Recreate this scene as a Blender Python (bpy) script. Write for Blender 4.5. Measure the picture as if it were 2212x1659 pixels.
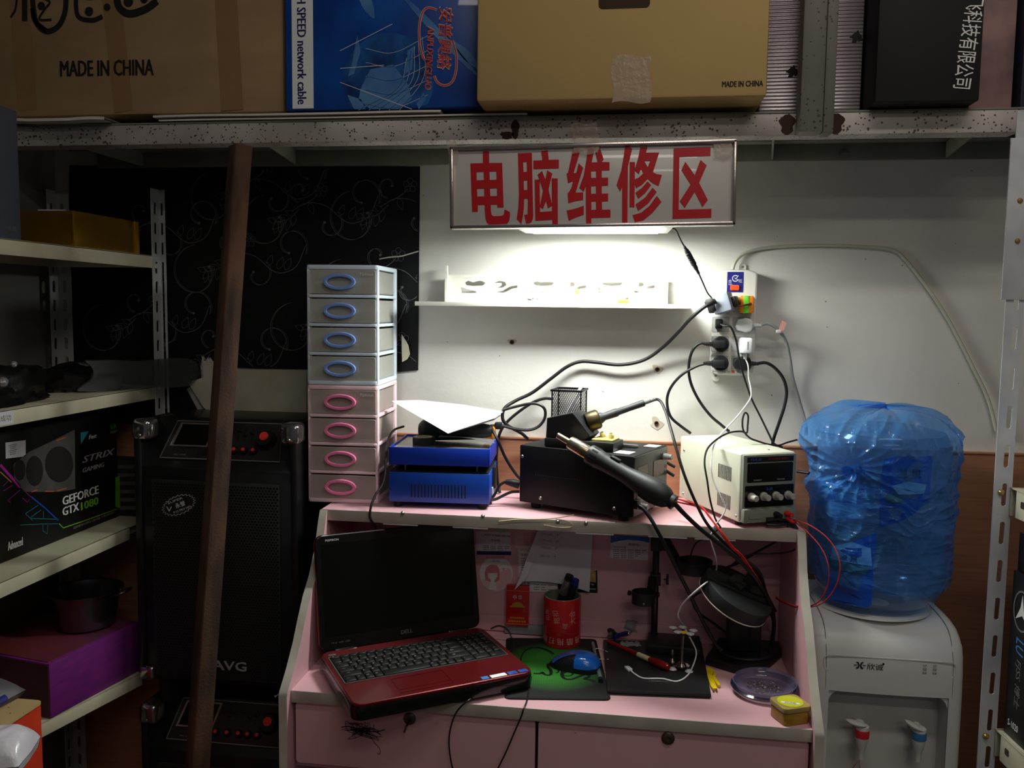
import bpy, bmesh, math, random
from mathutils import Vector, Matrix
from mathutils import noise as mnoise
for _o in list(bpy.data.objects):
    bpy.data.objects.remove(_o)
random.seed(7)
SC = bpy.context.scene
COL = SC.collection
PI = math.pi
rad = math.radians

# ------------------------------------------------------------------ camera
FPX = 1854.0                                   # focal length in pixels of the 2212 x 1659 frame
CAM = Vector((0.0, -2.1, 1.52))
RCAM = Matrix.Rotation(rad(7.757), 3, 'Z') @ Matrix.Rotation(rad(90 - 4.96), 3, 'X') @ Matrix.Rotation(rad(0.717), 3, 'Z')
cd = bpy.data.cameras.new('camera')
cd.sensor_fit = 'HORIZONTAL'; cd.sensor_width = 36.0; cd.lens = FPX / 2212 * 36.0
cd.clip_start = 0.02; cd.clip_end = 50
cam = bpy.data.objects.new('camera', cd); COL.objects.link(cam)
cam.matrix_world = Matrix.Translation(CAM) @ RCAM.to_4x4()
SC.camera = cam

# ------------------------------------------------------------------ world, ceiling lamps, exposure
w = bpy.data.worlds.new('world'); SC.world = w; w.use_nodes = True
w.node_tree.nodes['Background'].inputs[0].default_value = (0.80, 0.86, 1.0, 1)
w.node_tree.nodes['Background'].inputs[1].default_value = 0.052
def area(name, loc, rot, sx, sy, power, col):
    l = bpy.data.lights.new(name, 'AREA'); l.shape = 'RECTANGLE'; l.size = sx; l.size_y = sy; l.energy = power; l.color = col
    o = bpy.data.objects.new(name, l); COL.objects.link(o); o.location = loc; o.rotation_euler = rot
    return o
area('ceiling_tube_light', (0.55, -1.40, 2.95), (rad(8), 0, 0), 1.2, 0.10, 8.0, (1.0, 0.92, 0.82))
# fluorescent tubes on the shop ceiling, behind the photographer
area('ceiling_tube_light', (0.45, -2.75, 2.98), (rad(32), 0, 0), 1.2, 0.10, 6.0, (1.0, 0.90, 0.78))
area('ceiling_tube_light', (1.0, -4.2, 2.98), (rad(40), 0, rad(10)), 1.2, 0.10, 4.5, (1.0, 0.92, 0.82))
SC.view_settings.view_transform = 'Standard'
SC.view_settings.look = 'None'
SC.view_settings.exposure = 0.0
SC.view_settings.gamma = 1.0
SC.view_settings.use_curve_mapping = False

# ------------------------------------------------------------------ pixel -> point on a plane of the room
def _ray(px, py):
    return RCAM @ Vector(((px - 1106) / FPX, -(py - 829.5) / FPX, -1.0))
def _pl(px, py, ax, v):
    d = _ray(px, py); t = (v - CAM[ax]) / d[ax]
    return CAM + d * t
def PX(px, py, v): return _pl(px, py, 0, v)
def PY(px, py, v): return _pl(px, py, 1, v)
def PZ(px, py, v): return _pl(px, py, 2, v)

# ------------------------------------------------------------------ matrices
def T(x, y=None, z=None):
    return Matrix.Translation(Vector(x) if y is None else Vector((x, y, z)))
def RX(d): return Matrix.Rotation(rad(d), 4, 'X')
def RY(d): return Matrix.Rotation(rad(d), 4, 'Y')
def RZ(d): return Matrix.Rotation(rad(d), 4, 'Z')
FRONT = RX(90)                # a drawing in XY stood up to face the viewer (-Y)
RIGHT = RZ(90) @ RX(90)       # ... to face +X
LEFT = RZ(-90) @ RX(90)       # ... to face -X
def frame_to(d, origin=(0, 0, 0)):
    """local z along d"""
    d = Vector(d).normalized()
    return T(origin) @ d.to_track_quat('Z', 'Y').to_matrix().to_4x4()

# ------------------------------------------------------------------ materials
def lin(c):
    out = []
    for v in c:
        v = v / 255.0
        out.append(v / 12.92 if v <= 0.04045 else ((v + 0.055) / 1.055) ** 2.4)
    return out
MATS = {}
def mat(name, rgb, rough=0.5, metal=0.0, var=0.07, vs=14.0, bump=0.0, bs=220.0, alpha=1.0, trans=0.0, ior=1.45,
        spec=0.5, coat=0.0, spots=None, rgb2=None, wave=None, streak=None):
    """Principled material whose colour wanders a little with 3D noise.
    spots=(rgb, scale, radius): dark round specks; rgb2: second colour of the blotches; wave=(scale, depth, axis): ribs"""
    m = bpy.data.materials.new(name); m.use_nodes = True
    nt = m.node_tree; N = nt.nodes; L = nt.links
    bs_ = N['Principled BSDF']
    tc = N.new('ShaderNodeTexCoord')
    no = N.new('ShaderNodeTexNoise'); no.inputs['Scale'].default_value = vs; no.inputs['Detail'].default_value = 5
    src = tc.outputs['Object']
    if streak:
        mp = N.new('ShaderNodeMapping'); mp.inputs['Scale'].default_value = streak
        L.new(src, mp.inputs['Vector']); L.new(mp.outputs['Vector'], no.inputs['Vector'])
    else:
        L.new(src, no.inputs['Vector'])
    cr = N.new('ShaderNodeValToRGB')
    a = lin(rgb); b = lin(rgb2) if rgb2 else [min(1, x * (1 + var)) for x in a]
    if not rgb2: a = [x * (1 - var) for x in a]
    cr.color_ramp.elements[0].position = 0.35; cr.color_ramp.elements[1].position = 0.65
    cr.color_ramp.elements[0].color = (*a, 1); cr.color_ramp.elements[1].color = (*b, 1)
    L.new(no.outputs['Fac'], cr.inputs['Fac'])
    out = cr.outputs['Color']
    if spots:
        vo = N.new('ShaderNodeTexVoronoi'); vo.inputs['Scale'].default_value = spots[1]
        L.new(src, vo.inputs['Vector'])
        n2 = N.new('ShaderNodeTexNoise'); n2.inputs['Scale'].default_value = spots[1] * 0.17; L.new(src, n2.inputs['Vector'])
        mu = N.new('ShaderNodeMath'); mu.operation = 'MULTIPLY'; mu.inputs[1].default_value = spots[2] * 2
        L.new(n2.outputs['Fac'], mu.inputs[0])
        lt = N.new('ShaderNodeMath'); lt.operation = 'LESS_THAN'
        L.new(vo.outputs['Distance'], lt.inputs[0]); L.new(mu.outputs[0], lt.inputs[1])
        mx = N.new('ShaderNodeMix'); mx.data_type = 'RGBA'
        L.new(lt.outputs[0], mx.inputs['Factor']); L.new(out, mx.inputs['A']); mx.inputs['B'].default_value = (*lin(spots[0]), 1)
        out = mx.outputs['Result']
    L.new(out, bs_.inputs['Base Color'])
    bs_.inputs['Roughness'].default_value = rough
    bs_.inputs['Metallic'].default_value = metal
    bs_.inputs['Alpha'].default_value = alpha
    bs_.inputs['Transmission Weight'].default_value = trans
    bs_.inputs['IOR'].default_value = ior
    bs_.inputs['Specular IOR Level'].default_value = spec
    bs_.inputs['Coat Weight'].default_value = coat
    h = None
    if wave:
        wv = N.new('ShaderNodeTexWave'); wv.bands_direction = wave[2]; wv.inputs['Scale'].default_value = wave[0]
        wv.inputs['Distortion'].default_value = 0.3
        L.new(src, wv.inputs['Vector']); h = wv.outputs['Fac']; st = wave[1]
    elif bump:
        nb = N.new('ShaderNodeTexNoise'); nb.inputs['Scale'].default_value = bs; nb.inputs['Detail'].default_value = 4
        L.new(src, nb.inputs['Vector']); h = nb.outputs['Fac']; st = bump
    if h is not None:
        bu = N.new('ShaderNodeBump'); bu.inputs['Strength'].default_value = st; bu.inputs['Distance'].default_value = 0.004
        L.new(h, bu.inputs['Height']); L.new(bu.outputs['Normal'], bs_.inputs['Normal'])
    MATS[name] = m
    return m
def emat(name, rgb, strength):
    m = bpy.data.materials.new(name); m.use_nodes = True
    b = m.node_tree.nodes['Principled BSDF']
    b.inputs['Base Color'].default_value = (*lin(rgb), 1)
    b.inputs['Emission Color'].default_value = (*lin(rgb), 1)
    b.inputs['Emission Strength'].default_value = strength
    MATS[name] = m
    return m

# ------------------------------------------------------------------ mesh builder
def crom(pts, sub=6):
    """Catmull-Rom through points"""
    P = [Vector(p) for p in pts]
    if len(P) < 3: return P
    P = [P[0] * 2 - P[1]] + P + [P[-1] * 2 - P[-2]]
    out = []
    for i in range(1, len(P) - 2):
        p0, p1, p2, p3 = P[i - 1:i + 3]
        for k in range(sub):
            t = k / sub
            out.append(0.5 * ((2 * p1) + (p2 - p0) * t + (2 * p0 - 5 * p1 + 4 * p2 - p3) * t * t + (3 * p1 - p0 - 3 * p2 + p3) * t ** 3))
    out.append(P[-2])
    return out
def circ(r, n=24, cx=0, cy=0, ry=None, a0=0.0):
    ry = r if ry is None else ry
    return [(cx + r * math.cos(a0 + 2 * PI * i / n), cy + ry * math.sin(a0 + 2 * PI * i / n)) for i in range(n)]
def rrect(w, h, r, n=5, cx=0, cy=0):
    out = []
    for (sx, sy, a) in ((1, 1, 0), (-1, 1, 90), (-1, -1, 180), (1, -1, 270)):
        for i in range(n + 1):
            t = rad(a + 90 * i / n)
            out.append((cx + sx * (w / 2 - r) + r * math.cos(t), cy + sy * (h / 2 - r) + r * math.sin(t)))
    return out
def rect(w, h, cx=0, cy=0):
    return [(cx - w / 2, cy - h / 2), (cx + w / 2, cy - h / 2), (cx + w / 2, cy + h / 2), (cx - w / 2, cy + h / 2)]

class B:
    def __init__(s): s.v = []; s.f = []; s.m = []
    def add(s, V, F, mi=0, M=None):
        o = len(s.v)
        s.v += [(M @ Vector(p))[:] for p in V] if M is not None else [tuple(p) for p in V]
        s.f += [[i + o for i in f] for f in F]
        s.m += [mi] * len(F)
        return s
    def addbm(s, bm, mi=0, M=None):
        bm.verts.index_update()
        s.add([v.co for v in bm.verts], [[v.index for v in f.verts] for f in bm.faces], mi, M); bm.free(); return s
    def box(s, c, d, bev=0.0, seg=2, mi=0, M=None):
        bm = bmesh.new(); bmesh.ops.create_cube(bm, size=1)
        for v in bm.verts: v.co = Vector((v.co.x * d[0] + c[0], v.co.y * d[1] + c[1], v.co.z * d[2] + c[2]))
        if bev > 0:
            bmesh.ops.bevel(bm, geom=bm.edges[:], offset=min(bev, min(d) * 0.49), segments=seg, affect='EDGES', profile=0.5)
        return s.addbm(bm, mi, M)
    def cyl(s, p0, p1, r0, r1=None, n=20, mi=0, M=None, caps=True):
        p0 = Vector(p0); p1 = Vector(p1); r1 = r0 if r1 is None else r1
        F = frame_to(p1 - p0, p0); L = (p1 - p0).length
        V = [F @ Vector((r0 * math.cos(2 * PI * i / n), r0 * math.sin(2 * PI * i / n), 0)) for i in range(n)]
        V += [F @ Vector((r1 * math.cos(2 * PI * i / n), r1 * math.sin(2 * PI * i / n), L)) for i in range(n)]
        Fc = [[i, (i + 1) % n, n + (i + 1) % n, n + i] for i in range(n)]
        if caps: Fc += [list(range(n))[::-1], list(range(n, 2 * n))]
        return s.add(V, Fc, mi, M)
    def lathe(s, prof, n=32, mi=0, M=None, sx=1.0, sy=1.0):
        V = []; F = []; rows = []
        for (r, z) in prof:
            if r < 1e-6: rows.append([len(V)]); V.append((0, 0, z))
            else:
                rows.append(list(range(len(V), len(V) + n)))
                V += [(sx * r * math.cos(2 * PI * i / n), sy * r * math.sin(2 * PI * i / n), z) for i in range(n)]
        for a, b in zip(rows, rows[1:]):
            for i in range(n):
                j = (i + 1) % n
                if len(a) == 1 and len(b) == 1: continue
                if len(a) == 1: F.append([a[0], b[j], b[i]])
                elif len(b) == 1: F.append([a[i], a[j], b[0]])
                else: F.append([a[i], a[j], b[j], b[i]])
        return s.add(V, F, mi, M)
    def tube(s, pts, r, n=8, mi=0, sub=6, M=None, smooth=True, caps=True):
        P = crom(pts, sub) if smooth else [Vector(p) for p in pts]
        rs = r if isinstance(r, (list, tuple)) else None
        V = []; F = []
        up = None
        for i, p in enumerate(P):
            d = (P[min(i + 1, len(P) - 1)] - P[max(i - 1, 0)])
            if d.length < 1e-9: d = Vector((0, 0, 1))
            d.normalize()
            if up is None:
                up = Vector((0, 0, 1)) if abs(d.z) < 0.9 else Vector((1, 0, 0))
            x = d.cross(up)
            if x.length < 1e-5: x = d.orthogonal()
            x.normalize(); y = d.cross(x).normalized(); up = -y if False else x.cross(d)
            if rs:
                t = i / (len(P) - 1) * (len(rs) - 1); k = min(int(t), len(rs) - 2); rr = rs[k] + (rs[k + 1] - rs[k]) * (t - k)
            else: rr = r
            V += [p + x * rr * math.cos(2 * PI * k / n) + y * rr * math.sin(2 * PI * k / n) for k in range(n)]
        for i in range(len(P) - 1):
            for k in range(n):
                a = i * n + k; b = i * n + (k + 1) % n
                F.append([a, b, b + n, a + n])
        if caps: F += [list(range(n))[::-1], list(range((len(P) - 1) * n, len(P) * n))]
        return s.add(V, F, mi, M)
    def plate(s, loops, th, mi=0, M=None, bev=0.0):
        """filled 2D outline(s); later loops cut holes; z from 0 to th"""
        c = bpy.data.curves.new('c', 'CURVE'); c.dimensions = '2D'; c.fill_mode = 'BOTH'
        c.extrude = max(th / 2 - bev, 0); c.bevel_depth = bev; c.bevel_resolution = 1; c.offset = -bev
        if loops and not isinstance(loops[0][0], (list, tuple, Vector)): loops = [loops]
        for lp in loops:
            sp = c.splines.new('POLY'); sp.points.add(len(lp) - 1); sp.use_cyclic_u = True
            for q, p in zip(sp.points, lp): q.co = (p[0], p[1], 0, 1)
        return s._curve(c, mi, (M if M is not None else Matrix()) @ T(0, 0, th / 2))
    def _curve(s, c, mi, M, fit=None, ax=None):
        o = bpy.data.objects.new('c', c); COL.objects.link(o)
        dg = bpy.context.evaluated_depsgraph_get(); dg.update()
        me = bpy.data.meshes.new_from_object(o.evaluated_get(dg))
        V = [v.co.copy() for v in me.vertices]; F = [list(p.vertices) for p in me.polygons]
        bpy.data.objects.remove(o); bpy.data.curves.remove(c); bpy.data.meshes.remove(me)
        if fit and V:
            x0 = min(v.x for v in V); x1 = max(v.x for v in V); y0 = min(v.y for v in V); y1 = max(v.y for v in V)
            fx = fit[0] / (x1 - x0) if fit[0] else (fit[1] / (y1 - y0)); fy = fit[1] / (y1 - y0) if fit[1] else fx
            for v in V:
                v.x = (v.x - (x0 + x1) / 2) * fx; v.y = (v.y - (y0 + y1) / 2) * fy
        return s.add(V, F, mi, M)
    def btext(s, body, M=None, b=.004, **k):
        """heavier lettering: the same text printed twice, a hair apart"""
        for i, d in enumerate((-b, 0, b)): s.text(body, (M if M is not None else Matrix()) @ T(d, 0, .00012 * i), **k)
        return s
    def text(s, body, M=None, size=0.02, mi=0, ext=0.00015, off=0.0, fit=None, shear=0.0, sp=1.0, res=2, ax='CENTER', ls=1.0):
        c = bpy.data.curves.new('t', 'FONT'); c.body = body; c.size = size; c.extrude = ext; c.offset = off; c.shear = shear
        c.space_character = sp; c.align_x = ax; c.align_y = 'CENTER'; c.resolution_u = res; c.space_line = ls
        return s._curve(c, mi, (M if M is not None else Matrix()) @ T(0, 0, ext), fit)
    def grid(s, fn, nu, nv, mi=0, M=None, closed=False):
        V = [fn(i / (nu if closed else nu - 1), j / (nv - 1)) for j in range(nv) for i in range(nu)]
        F = []
        for j in range(nv - 1):
            for i in range(nu if closed else nu - 1):
                a = j * nu + i; b = j * nu + (i + 1) % nu
                F.append([a, b, b + nu, a + nu])
        return s.add(V, F, mi, M)
    def build(s, name, mats, parent=None, loc=None, rot=None, sharp=38, label=None, kind=None, fixn=True, M=None):
        me = bpy.data.meshes.new(name)
        me.from_pydata([tuple(v) for v in s.v], [], s.f); 
        if not isinstance(mats, (list, tuple)): mats = [mats]
        for m in mats: me.materials.append(m)
        me.polygons.foreach_set('material_index', s.m)
        if fixn:
            bm = bmesh.new(); bm.from_mesh(me); bmesh.ops.recalc_face_normals(bm, faces=bm.faces[:]); bm.to_mesh(me); bm.free()
        me.polygons.foreach_set('use_smooth', [True] * len(me.polygons))
        me.set_sharp_from_angle(angle=rad(sharp))
        me.update()
        o = bpy.data.objects.new(name, me); COL.objects.link(o)
        if parent is not None: o.parent = parent
        if loc is not None: o.location = loc
        if rot is not None: o.rotation_euler = [rad(a) for a in rot]
        if M is not None: o.matrix_local = M
        if label: o['label'] = label
        if kind: o['kind'] = kind
        return o
def tag(o, label, cat, group=None, kind=None):
    o['label'] = label; o['category'] = cat
    if group: o['group'] = group
    if kind: o['kind'] = kind
    return o
def thing(name, label, cat, loc=(0, 0, 0), rz=0.0, group=None, M=None):
    o = bpy.data.objects.new(name, None); COL.objects.link(o); o.empty_display_size = 0.02
    if M is not None: o.matrix_world = M
    else: o.location = loc; o.rotation_euler = (0, 0, rad(rz))
    return tag(o, label, cat, group)
def struct(b, name, mats, **k):
    o = b.build(name, mats, **k); o['kind'] = 'structure'; return o
def dup(o, parent=None, loc=None, rz=None, label=None, group=None, name=None):
    c = o.copy(); COL.objects.link(c)
    if name: c.name = name
    if parent is not None: c.parent = parent
    if loc is not None: c.location = loc
    if rz is not None: c.rotation_euler = (0, 0, rad(rz))
    if label: c['label'] = label
    if group: c['group'] = group
    for ch in list(o.children): dup(ch, c)
    return c
def shift(pts, o):
    return [Vector(p) - Vector(o) for p in pts]
def attach(o, par):
    """o becomes a part of par and stays where it is"""
    o.parent = par; o.matrix_parent_inverse = par.matrix_basis.inverted()
    for k in ('label', 'category', 'group'):
        if k in o: del o[k]
    return o
def cable(name, pts, r, m, label, cat, n=8, sub=6, group=None, parent=None, to=None):
    """one bent cable through points of the room; its origin is the first point"""
    b = B(); o = Vector(pts[0])
    b.tube(shift(pts, o) if parent is None else pts, r, n=n, sub=sub)
    ob = b.build(name, m, parent, loc=None if parent is not None else o)
    if to is not None: attach(ob, to)
    elif parent is None: tag(ob, label, cat, group)
    return ob
def pth(*a):
    """(px, py, Y) triples -> points"""
    return [PY(*p) for p in a]
# ================================================================== helpers for flat drawings
def _ribbon(s, pts, wd, mi=0, M=None, taper=False):
    P = [Vector((p[0], p[1])) for p in pts]; V = []; F = []
    n = len(P)
    for i, p in enumerate(P):
        d = P[min(i + 1, n - 1)] - P[max(i - 1, 0)]
        if d.length < 1e-9: d = Vector((1, 0))
        d.normalize(); q = Vector((-d.y, d.x))
        ww = wd * (math.sin(PI * min(max((i + .5) / n, .05), .95)) if taper else 1) / 2
        V += [(p.x + q.x * ww, p.y + q.y * ww, 0), (p.x - q.x * ww, p.y - q.y * ww, 0)]
    for i in range(n - 1): F.append([2 * i, 2 * i + 1, 2 * i + 3, 2 * i + 2])
    return s.add(V, F, mi, M)
B.ribbon = _ribbon
def c2(pts, sub=6):
    return [(p.x, p.y) for p in crom([(a, b, 0) for a, b in pts], sub)]

# ================================================================== materials
mat('wall_paint', (214, 212, 206), .75, var=.05, vs=3.5, bump=.15, bs=60, spots=((120, 116, 108), 26, .035))
mat('wood_wainscot', (176, 122, 92), .55, rgb2=(160, 108, 80), vs=5, streak=(1.2, 1, 26), bump=.05, bs=90)
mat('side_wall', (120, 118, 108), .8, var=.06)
mat('floor_dark', (70, 66, 62), .6, var=.15, vs=6)
mat('wallpaper_black', (15, 15, 17), .55, var=.1, vs=8, spec=.3)
mat('silver_print', (112, 113, 118), .4, metal=.3, var=.1)
mat('torn_paper', (206, 204, 190), .9, rgb2=(186, 178, 150), vs=9)
mat('steel_spotted', (206, 200, 196), .5, rgb2=(160, 152, 148), vs=5, spots=((88, 78, 70), 120, .24), metal=.15)
mat('steel_green', (122, 124, 112), .55, var=.12, vs=7)
mat('steel_post', (112, 110, 104), .5, var=.1, vs=9, spots=((78, 70, 64), 85, .17), metal=.2)
mat('rust_dark', (62, 40, 33), .85, rgb2=(40, 26, 23), vs=22)
mat('rust', (92, 62, 48), .85, rgb2=(118, 82, 52), vs=16, bump=.3, bs=150, spots=((58, 42, 38), 60, .2))
mat('carton_brown', (164, 136, 100), .8, rgb2=(150, 122, 88), vs=4, streak=(1, 1, 3), bump=.06, bs=30)
mat('carton_tan', (190, 160, 104), .8, rgb2=(178, 150, 98), vs=2.2, bump=.05, bs=40)
mat('carton_inside', (60, 44, 28), .9)
mat('pack_tape', (144, 112, 76), .18, var=.05, bump=.25, bs=25, coat=.6)
mat('clear_tape', (205, 190, 170), .12, alpha=.42, bump=.5, bs=90, coat=.5)
mat('ink_black', (22, 20, 20), .7)
mat('ink_blue', (22, 26, 92), .6)
mat('print_blue', (12, 84, 178), .35, rgb2=(6, 52, 132), vs=7, coat=.2)
mat('print_deep', (14, 44, 104), .35, rgb2=(30, 96, 168), vs=16)
mat('print_light', (96, 142, 190), .35, rgb2=(50, 104, 172), vs=12)
mat('print_red', (198, 62, 52), .4)
mat('paper_white', (236, 236, 238), .8, var=.02)
mat('paper_grey', (214, 214, 220), .8, var=.03)
mat('board_white', (214, 208, 200), .75, var=.06, vs=30)
mat('foil_silver', (200, 194, 198), .3, metal=.5, rgb2=(156, 140, 150), vs=5, wave=(44, .5, 'Z'))
mat('box_black', (28, 30, 31), .65, var=.12, vs=6, spec=.3)
mat('ink_white', (222, 222, 220), .6)
mat('box_pinkish', (160, 124, 120), .6, rgb2=(96, 76, 86), vs=9)
mat('box_navy', (30, 34, 62), .6, rgb2=(38, 36, 38), vs=5)
mat('chrome_trim', (196, 186, 182), .22, metal=.9, var=.08, vs=30)
mat('sign_face', (206, 202, 198), .25, var=.03, vs=3, coat=.25)
mat('sign_red', (192, 28, 34), .3, var=.04)
mat('lamp_housing', (206, 206, 200), .5)
emat('lamp_glow', (248, 253, 246), 85.0)
mat('shelf_white', (226, 224, 214), .5, var=.03)
mat('cable_black', (20, 20, 21), .42, var=.1)
mat('plastic_black', (24, 25, 27), .45, var=.1)
mat('yellow_plastic', (230, 190, 30), .4)
mat('metal_grey', (150, 150, 150), .35, metal=.8)

# ================================================================== the room
X0, X1 = -1.5, 1.35
FZ = -.058          # floor level
struct(B().box(((X0 + X1) / 2, .05, 1.45), (X1 - X0 + .2, .1, 3.1)), 'wall_back', MATS['wall_paint'])
struct(B().box((X0 - .05, -1.6, 1.45), (.1, 3.2, 3.1)), 'wall_left', MATS['side_wall'])
struct(B().box((X1 + .05, -1.6, 1.45), (.1, 3.2, 3.1)), 'wall_right', MATS['side_wall'])
struct(B().box(((X0 + X1) / 2, -1.6, FZ - .05), (X1 - X0 + .2, 3.3, .1)), 'floor', MATS['floor_dark'])
b = B().box(((X0 + X1) / 2, -.006, .5735), (X1 - X0 - .004, .012, 1.263)).box(((X0 + X1) / 2, -.007, 1.2035), (X1 - X0 - .004, .014, .004))
struct(b, 'trim_1', MATS['wood_wainscot'])

# --- black wallpaper with silver vines
WP0 = Vector((-1.44, -.0025, 1.36))
def wl(px, py): 
    p = PY(px, py, 0); return (p.x - WP0.x, p.z - WP0.z)
outline = [wl(152, 358), wl(908, 360), wl(906, 560), wl(904, 800), wl(866, 803), wl(660, 797), wl(560, 796), wl(500, 793), wl(470, 796), wl(466, 776), wl(459, 783), wl(452, 768), wl(447, 776), wl(440, 764), wl(434, 790), wl(436, 818), wl(404, 840), wl(452, 930), wl(300, 945), wl(150, 930)]
wp = B().plate([outline], .0015).build('floral_wallpaper', MATS['wallpaper_black'], loc=WP0, M=T(WP0) @ FRONT)
tag(wp, 'black wallpaper sheet with silver flowering vines, torn along its lower edge', 'wallpaper')
v = B()
def spiral(cx, cy, r, a0, turns, grow=.25, flip=1, wd=.0013):
    pts = []
    n = 26
    for i in range(n + 1):
        t = i / n; a = rad(a0) + flip * turns * 2 * PI * t; rr = r * (1 - (1 - grow) * t)
        pts.append((cx + rr * math.cos(a), cy + rr * math.sin(a)))
    v.ribbon(pts, wd); v.ribbon([(x + .0038, y + .001) for x, y in pts], wd * .6)
    v.plate([circ(.0034, 10, *pts[-1])], .0002)
def leaf(x, y, a, l, wd=.0009):
    p = []
    for s in (1, -1):
        q = []
        for i in range(9):
            t = i / 8; xx = l * t; yy = s * l * .24 * math.sin(PI * t ** .8)
            q.append((x + xx * math.cos(a) - yy * math.sin(a), y + xx * math.sin(a) + yy * math.cos(a)))
        v.ribbon(q, wd)
def flower(x, y, r):
    for k in range(5):
        a = k * 2 * PI / 5 + .3
        v.ribbon([(x + r * .62 * math.cos(a) + r * .42 * math.cos(t * PI / 5), y + r * .62 * math.sin(a) + r * .42 * math.sin(t * PI / 5)) for t in range(11)], .0010)
    v.ribbon([(x + r * .22 * math.cos(t * PI / 4), y + r * .22 * math.sin(t * PI / 4)) for t in range(9)], .0012)
def sprig(x, y, a, l):
    pts = c2([(x, y), (x + l * .5 * math.cos(a + .25), y + l * .5 * math.sin(a + .25)), (x + l * math.cos(a), y + l * math.sin(a))])
    v.ribbon(pts, .0013)
    for i in (3, 6, 9, 11):
        q = pts[min(i, len(pts) - 1)]; leaf(q[0], q[1], a + .9, .03); leaf(q[0], q[1], a - .8, .026)
def motif(ox, oy):
    v.ribbon(c2([(ox, oy), (ox + .04, oy + .02), (ox + .09, oy + .012), (ox + .13, oy - .02), (ox + .16, oy - .03), (ox + .20, oy - .012), (ox + .225, oy + .04)]), .0016)
    spiral(ox + .185, oy + .04, .045, -30, .8, .45, 1); spiral(ox + .095, oy - .035, .04, 55, -.75, .3, 1)
    spiral(ox + .02, oy + .05, .03, -100, -.7, .3, 1); spiral(ox - .07, oy - .03, .07, 95, .8, .55, 1)
    flower(ox + .075, oy + .052, .017); v.ribbon(c2([(ox + .03, oy + .015), (ox + .055, oy + .03), (ox + .068, oy + .043)]), .0018)
    sprig(ox + .02, oy + .005, 3.6, .075); leaf(ox + .15, oy - .02, 1.1, .034); leaf(ox + .17, oy - .022, 1.1, .034); leaf(ox + .125, oy - .012, 1.2, .03)
    leaf(ox - .02, oy - .015, 3.9, .045); leaf(ox + .045, oy + .02, -1.2, .03)
for (mx_, my_) in ((.66, .13), (.59, .40), (.40, .275), (.345, .03), (.82, .41), (.79, .24), (.80, .03), (.14, .12), (.16, .35), (.45, .46)):
    motif(mx_, my_)
V2 = []
keep = []
def inside(p): return .004 < p[0] < .915 and (.0 if p[0] > .45 else -.13) + .004 < p[1] < .508
fl = [(f, m) for f, m in zip(v.f, v.m) if all(inside(v.v[i]) for i in f)]
v.f = [f for f, m in fl]; v.m = [m for f, m in fl]
v.build('silver_vine_print', MATS['silver_print'], wp, M=T(0, 0, .0019), fixn=False)

tl = [wl(*p) for p in ((820, 560), (842, 556), (866, 554), (888, 548), (905, 543))]
B().ribbon(c2(tl), .0030, M=T(0, 0, .0021)).build('torn_edge', MATS['torn_paper'], wp, fixn=False)
# torn cream wallpaper backing curling under the black sheet
o = PY(440, 830, -.02)
tp = B()
P = [(406, 826), (440, 815), (436, 768), (446, 790), (455, 772), (470, 798), (560, 800), (662, 800), (662, 892), (600, 893), (520, 893), (470, 905), (440, 880)]
tp.plate([[((PY(a, c, -.02) - o).x, (PY(a, c, -.02) - o).z) for a, c in P]], .001, M=FRONT)
tag(tp.build('torn_wall_paper', MATS['torn_paper'], loc=o), 'torn cream paper peeling from the wall below the black floral wallpaper', 'paper')
yl = B(); o = PY(876, 750, -.012)
yl.plate([[((PY(a, c, -.012) - o).x, (PY(a, c, -.012) - o).z) for a, c in ((868, 722), (876, 735), (882, 745), (886, 765), (880, 776), (869, 782))]], .003, M=FRONT)
tag(yl.build('torn_paper_scrap', MATS['torn_paper'], loc=o), 'yellowed torn paper scrap on the wall right of the blue drawers', 'paper')

# three screw plugs left in the wall
mat('plug_hole', (60, 48, 40), .8); mat('plug_stain', (176, 160, 136), .8, rgb2=(196, 188, 174), vs=40)
for i, (px, py, lb, rs) in enumerate(((1106, 739, 'small grey patched screw hole in the wall left of centre', .010), (1420, 798, 'wall screw plug with yellow chip below the socket strip cables', .012), (1418, 914, 'rust-stained screw hole in the white wall just above the black station', .014))):
    p = PY(px, py, 0); q = B()
    q.plate([[(rs * (1 + .35 * math.sin(3 * a + i)) * math.cos(a), rs * (1 + .3 * math.cos(2 * a + i)) * math.sin(a)) for a in [k * PI / 9 for k in range(18)]]], .0008, mi=1, M=FRONT)
    q.lathe([(.0055, -.001), (.0055, .003), (.0038, .004), (.0030, .001), (0, .001)], 14, 0, FRONT)
    tag(q.build('wall_plug', [MATS['plug_hole'], MATS['plug_stain']], loc=p), lb, 'wall plug')

# ================================================================== loft frame of steel angle
ZD = 1.918       # top of the loft deck
t = thing('loft_frame', 'white steel angle loft frame with rust stains carrying the cartons', 'shelf frame', (-.3, -.15, 1.872))
def inv(o): return o.matrix_basis.inverted()
iv = T(.3, .15, -1.872)
q = B().box((-.37, -.297, 1.894), (1.9 + .32, .006, .044), .001, M=iv).box((-.37, -.275, 1.8735), (2.2, .046, .004), .001, M=iv)
q.build('front_beam', MATS['steel_spotted'], t)
q = B().box((-.1, -.004, 1.892), (2.55, .006, .042), .001, M=iv).box((-.1, -.022, 1.911), (2.55, .04, .004), .001, M=iv)
q.build('wall_beam', MATS['steel_green'], t)
for (xa, xb) in ((.276, .318), (-.80, -.84), (-1.25, -1.25), (.66, .70)):
    q = B().box((0, 0, 0), (.004, .292, .036), .0008, M=iv @ T((xa + xb) / 2, -.15, 1.892) @ RZ(math.degrees(math.atan2(xa - xb, .29))))
    q.build('cross_bar', MATS['steel_green'], t)
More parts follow.
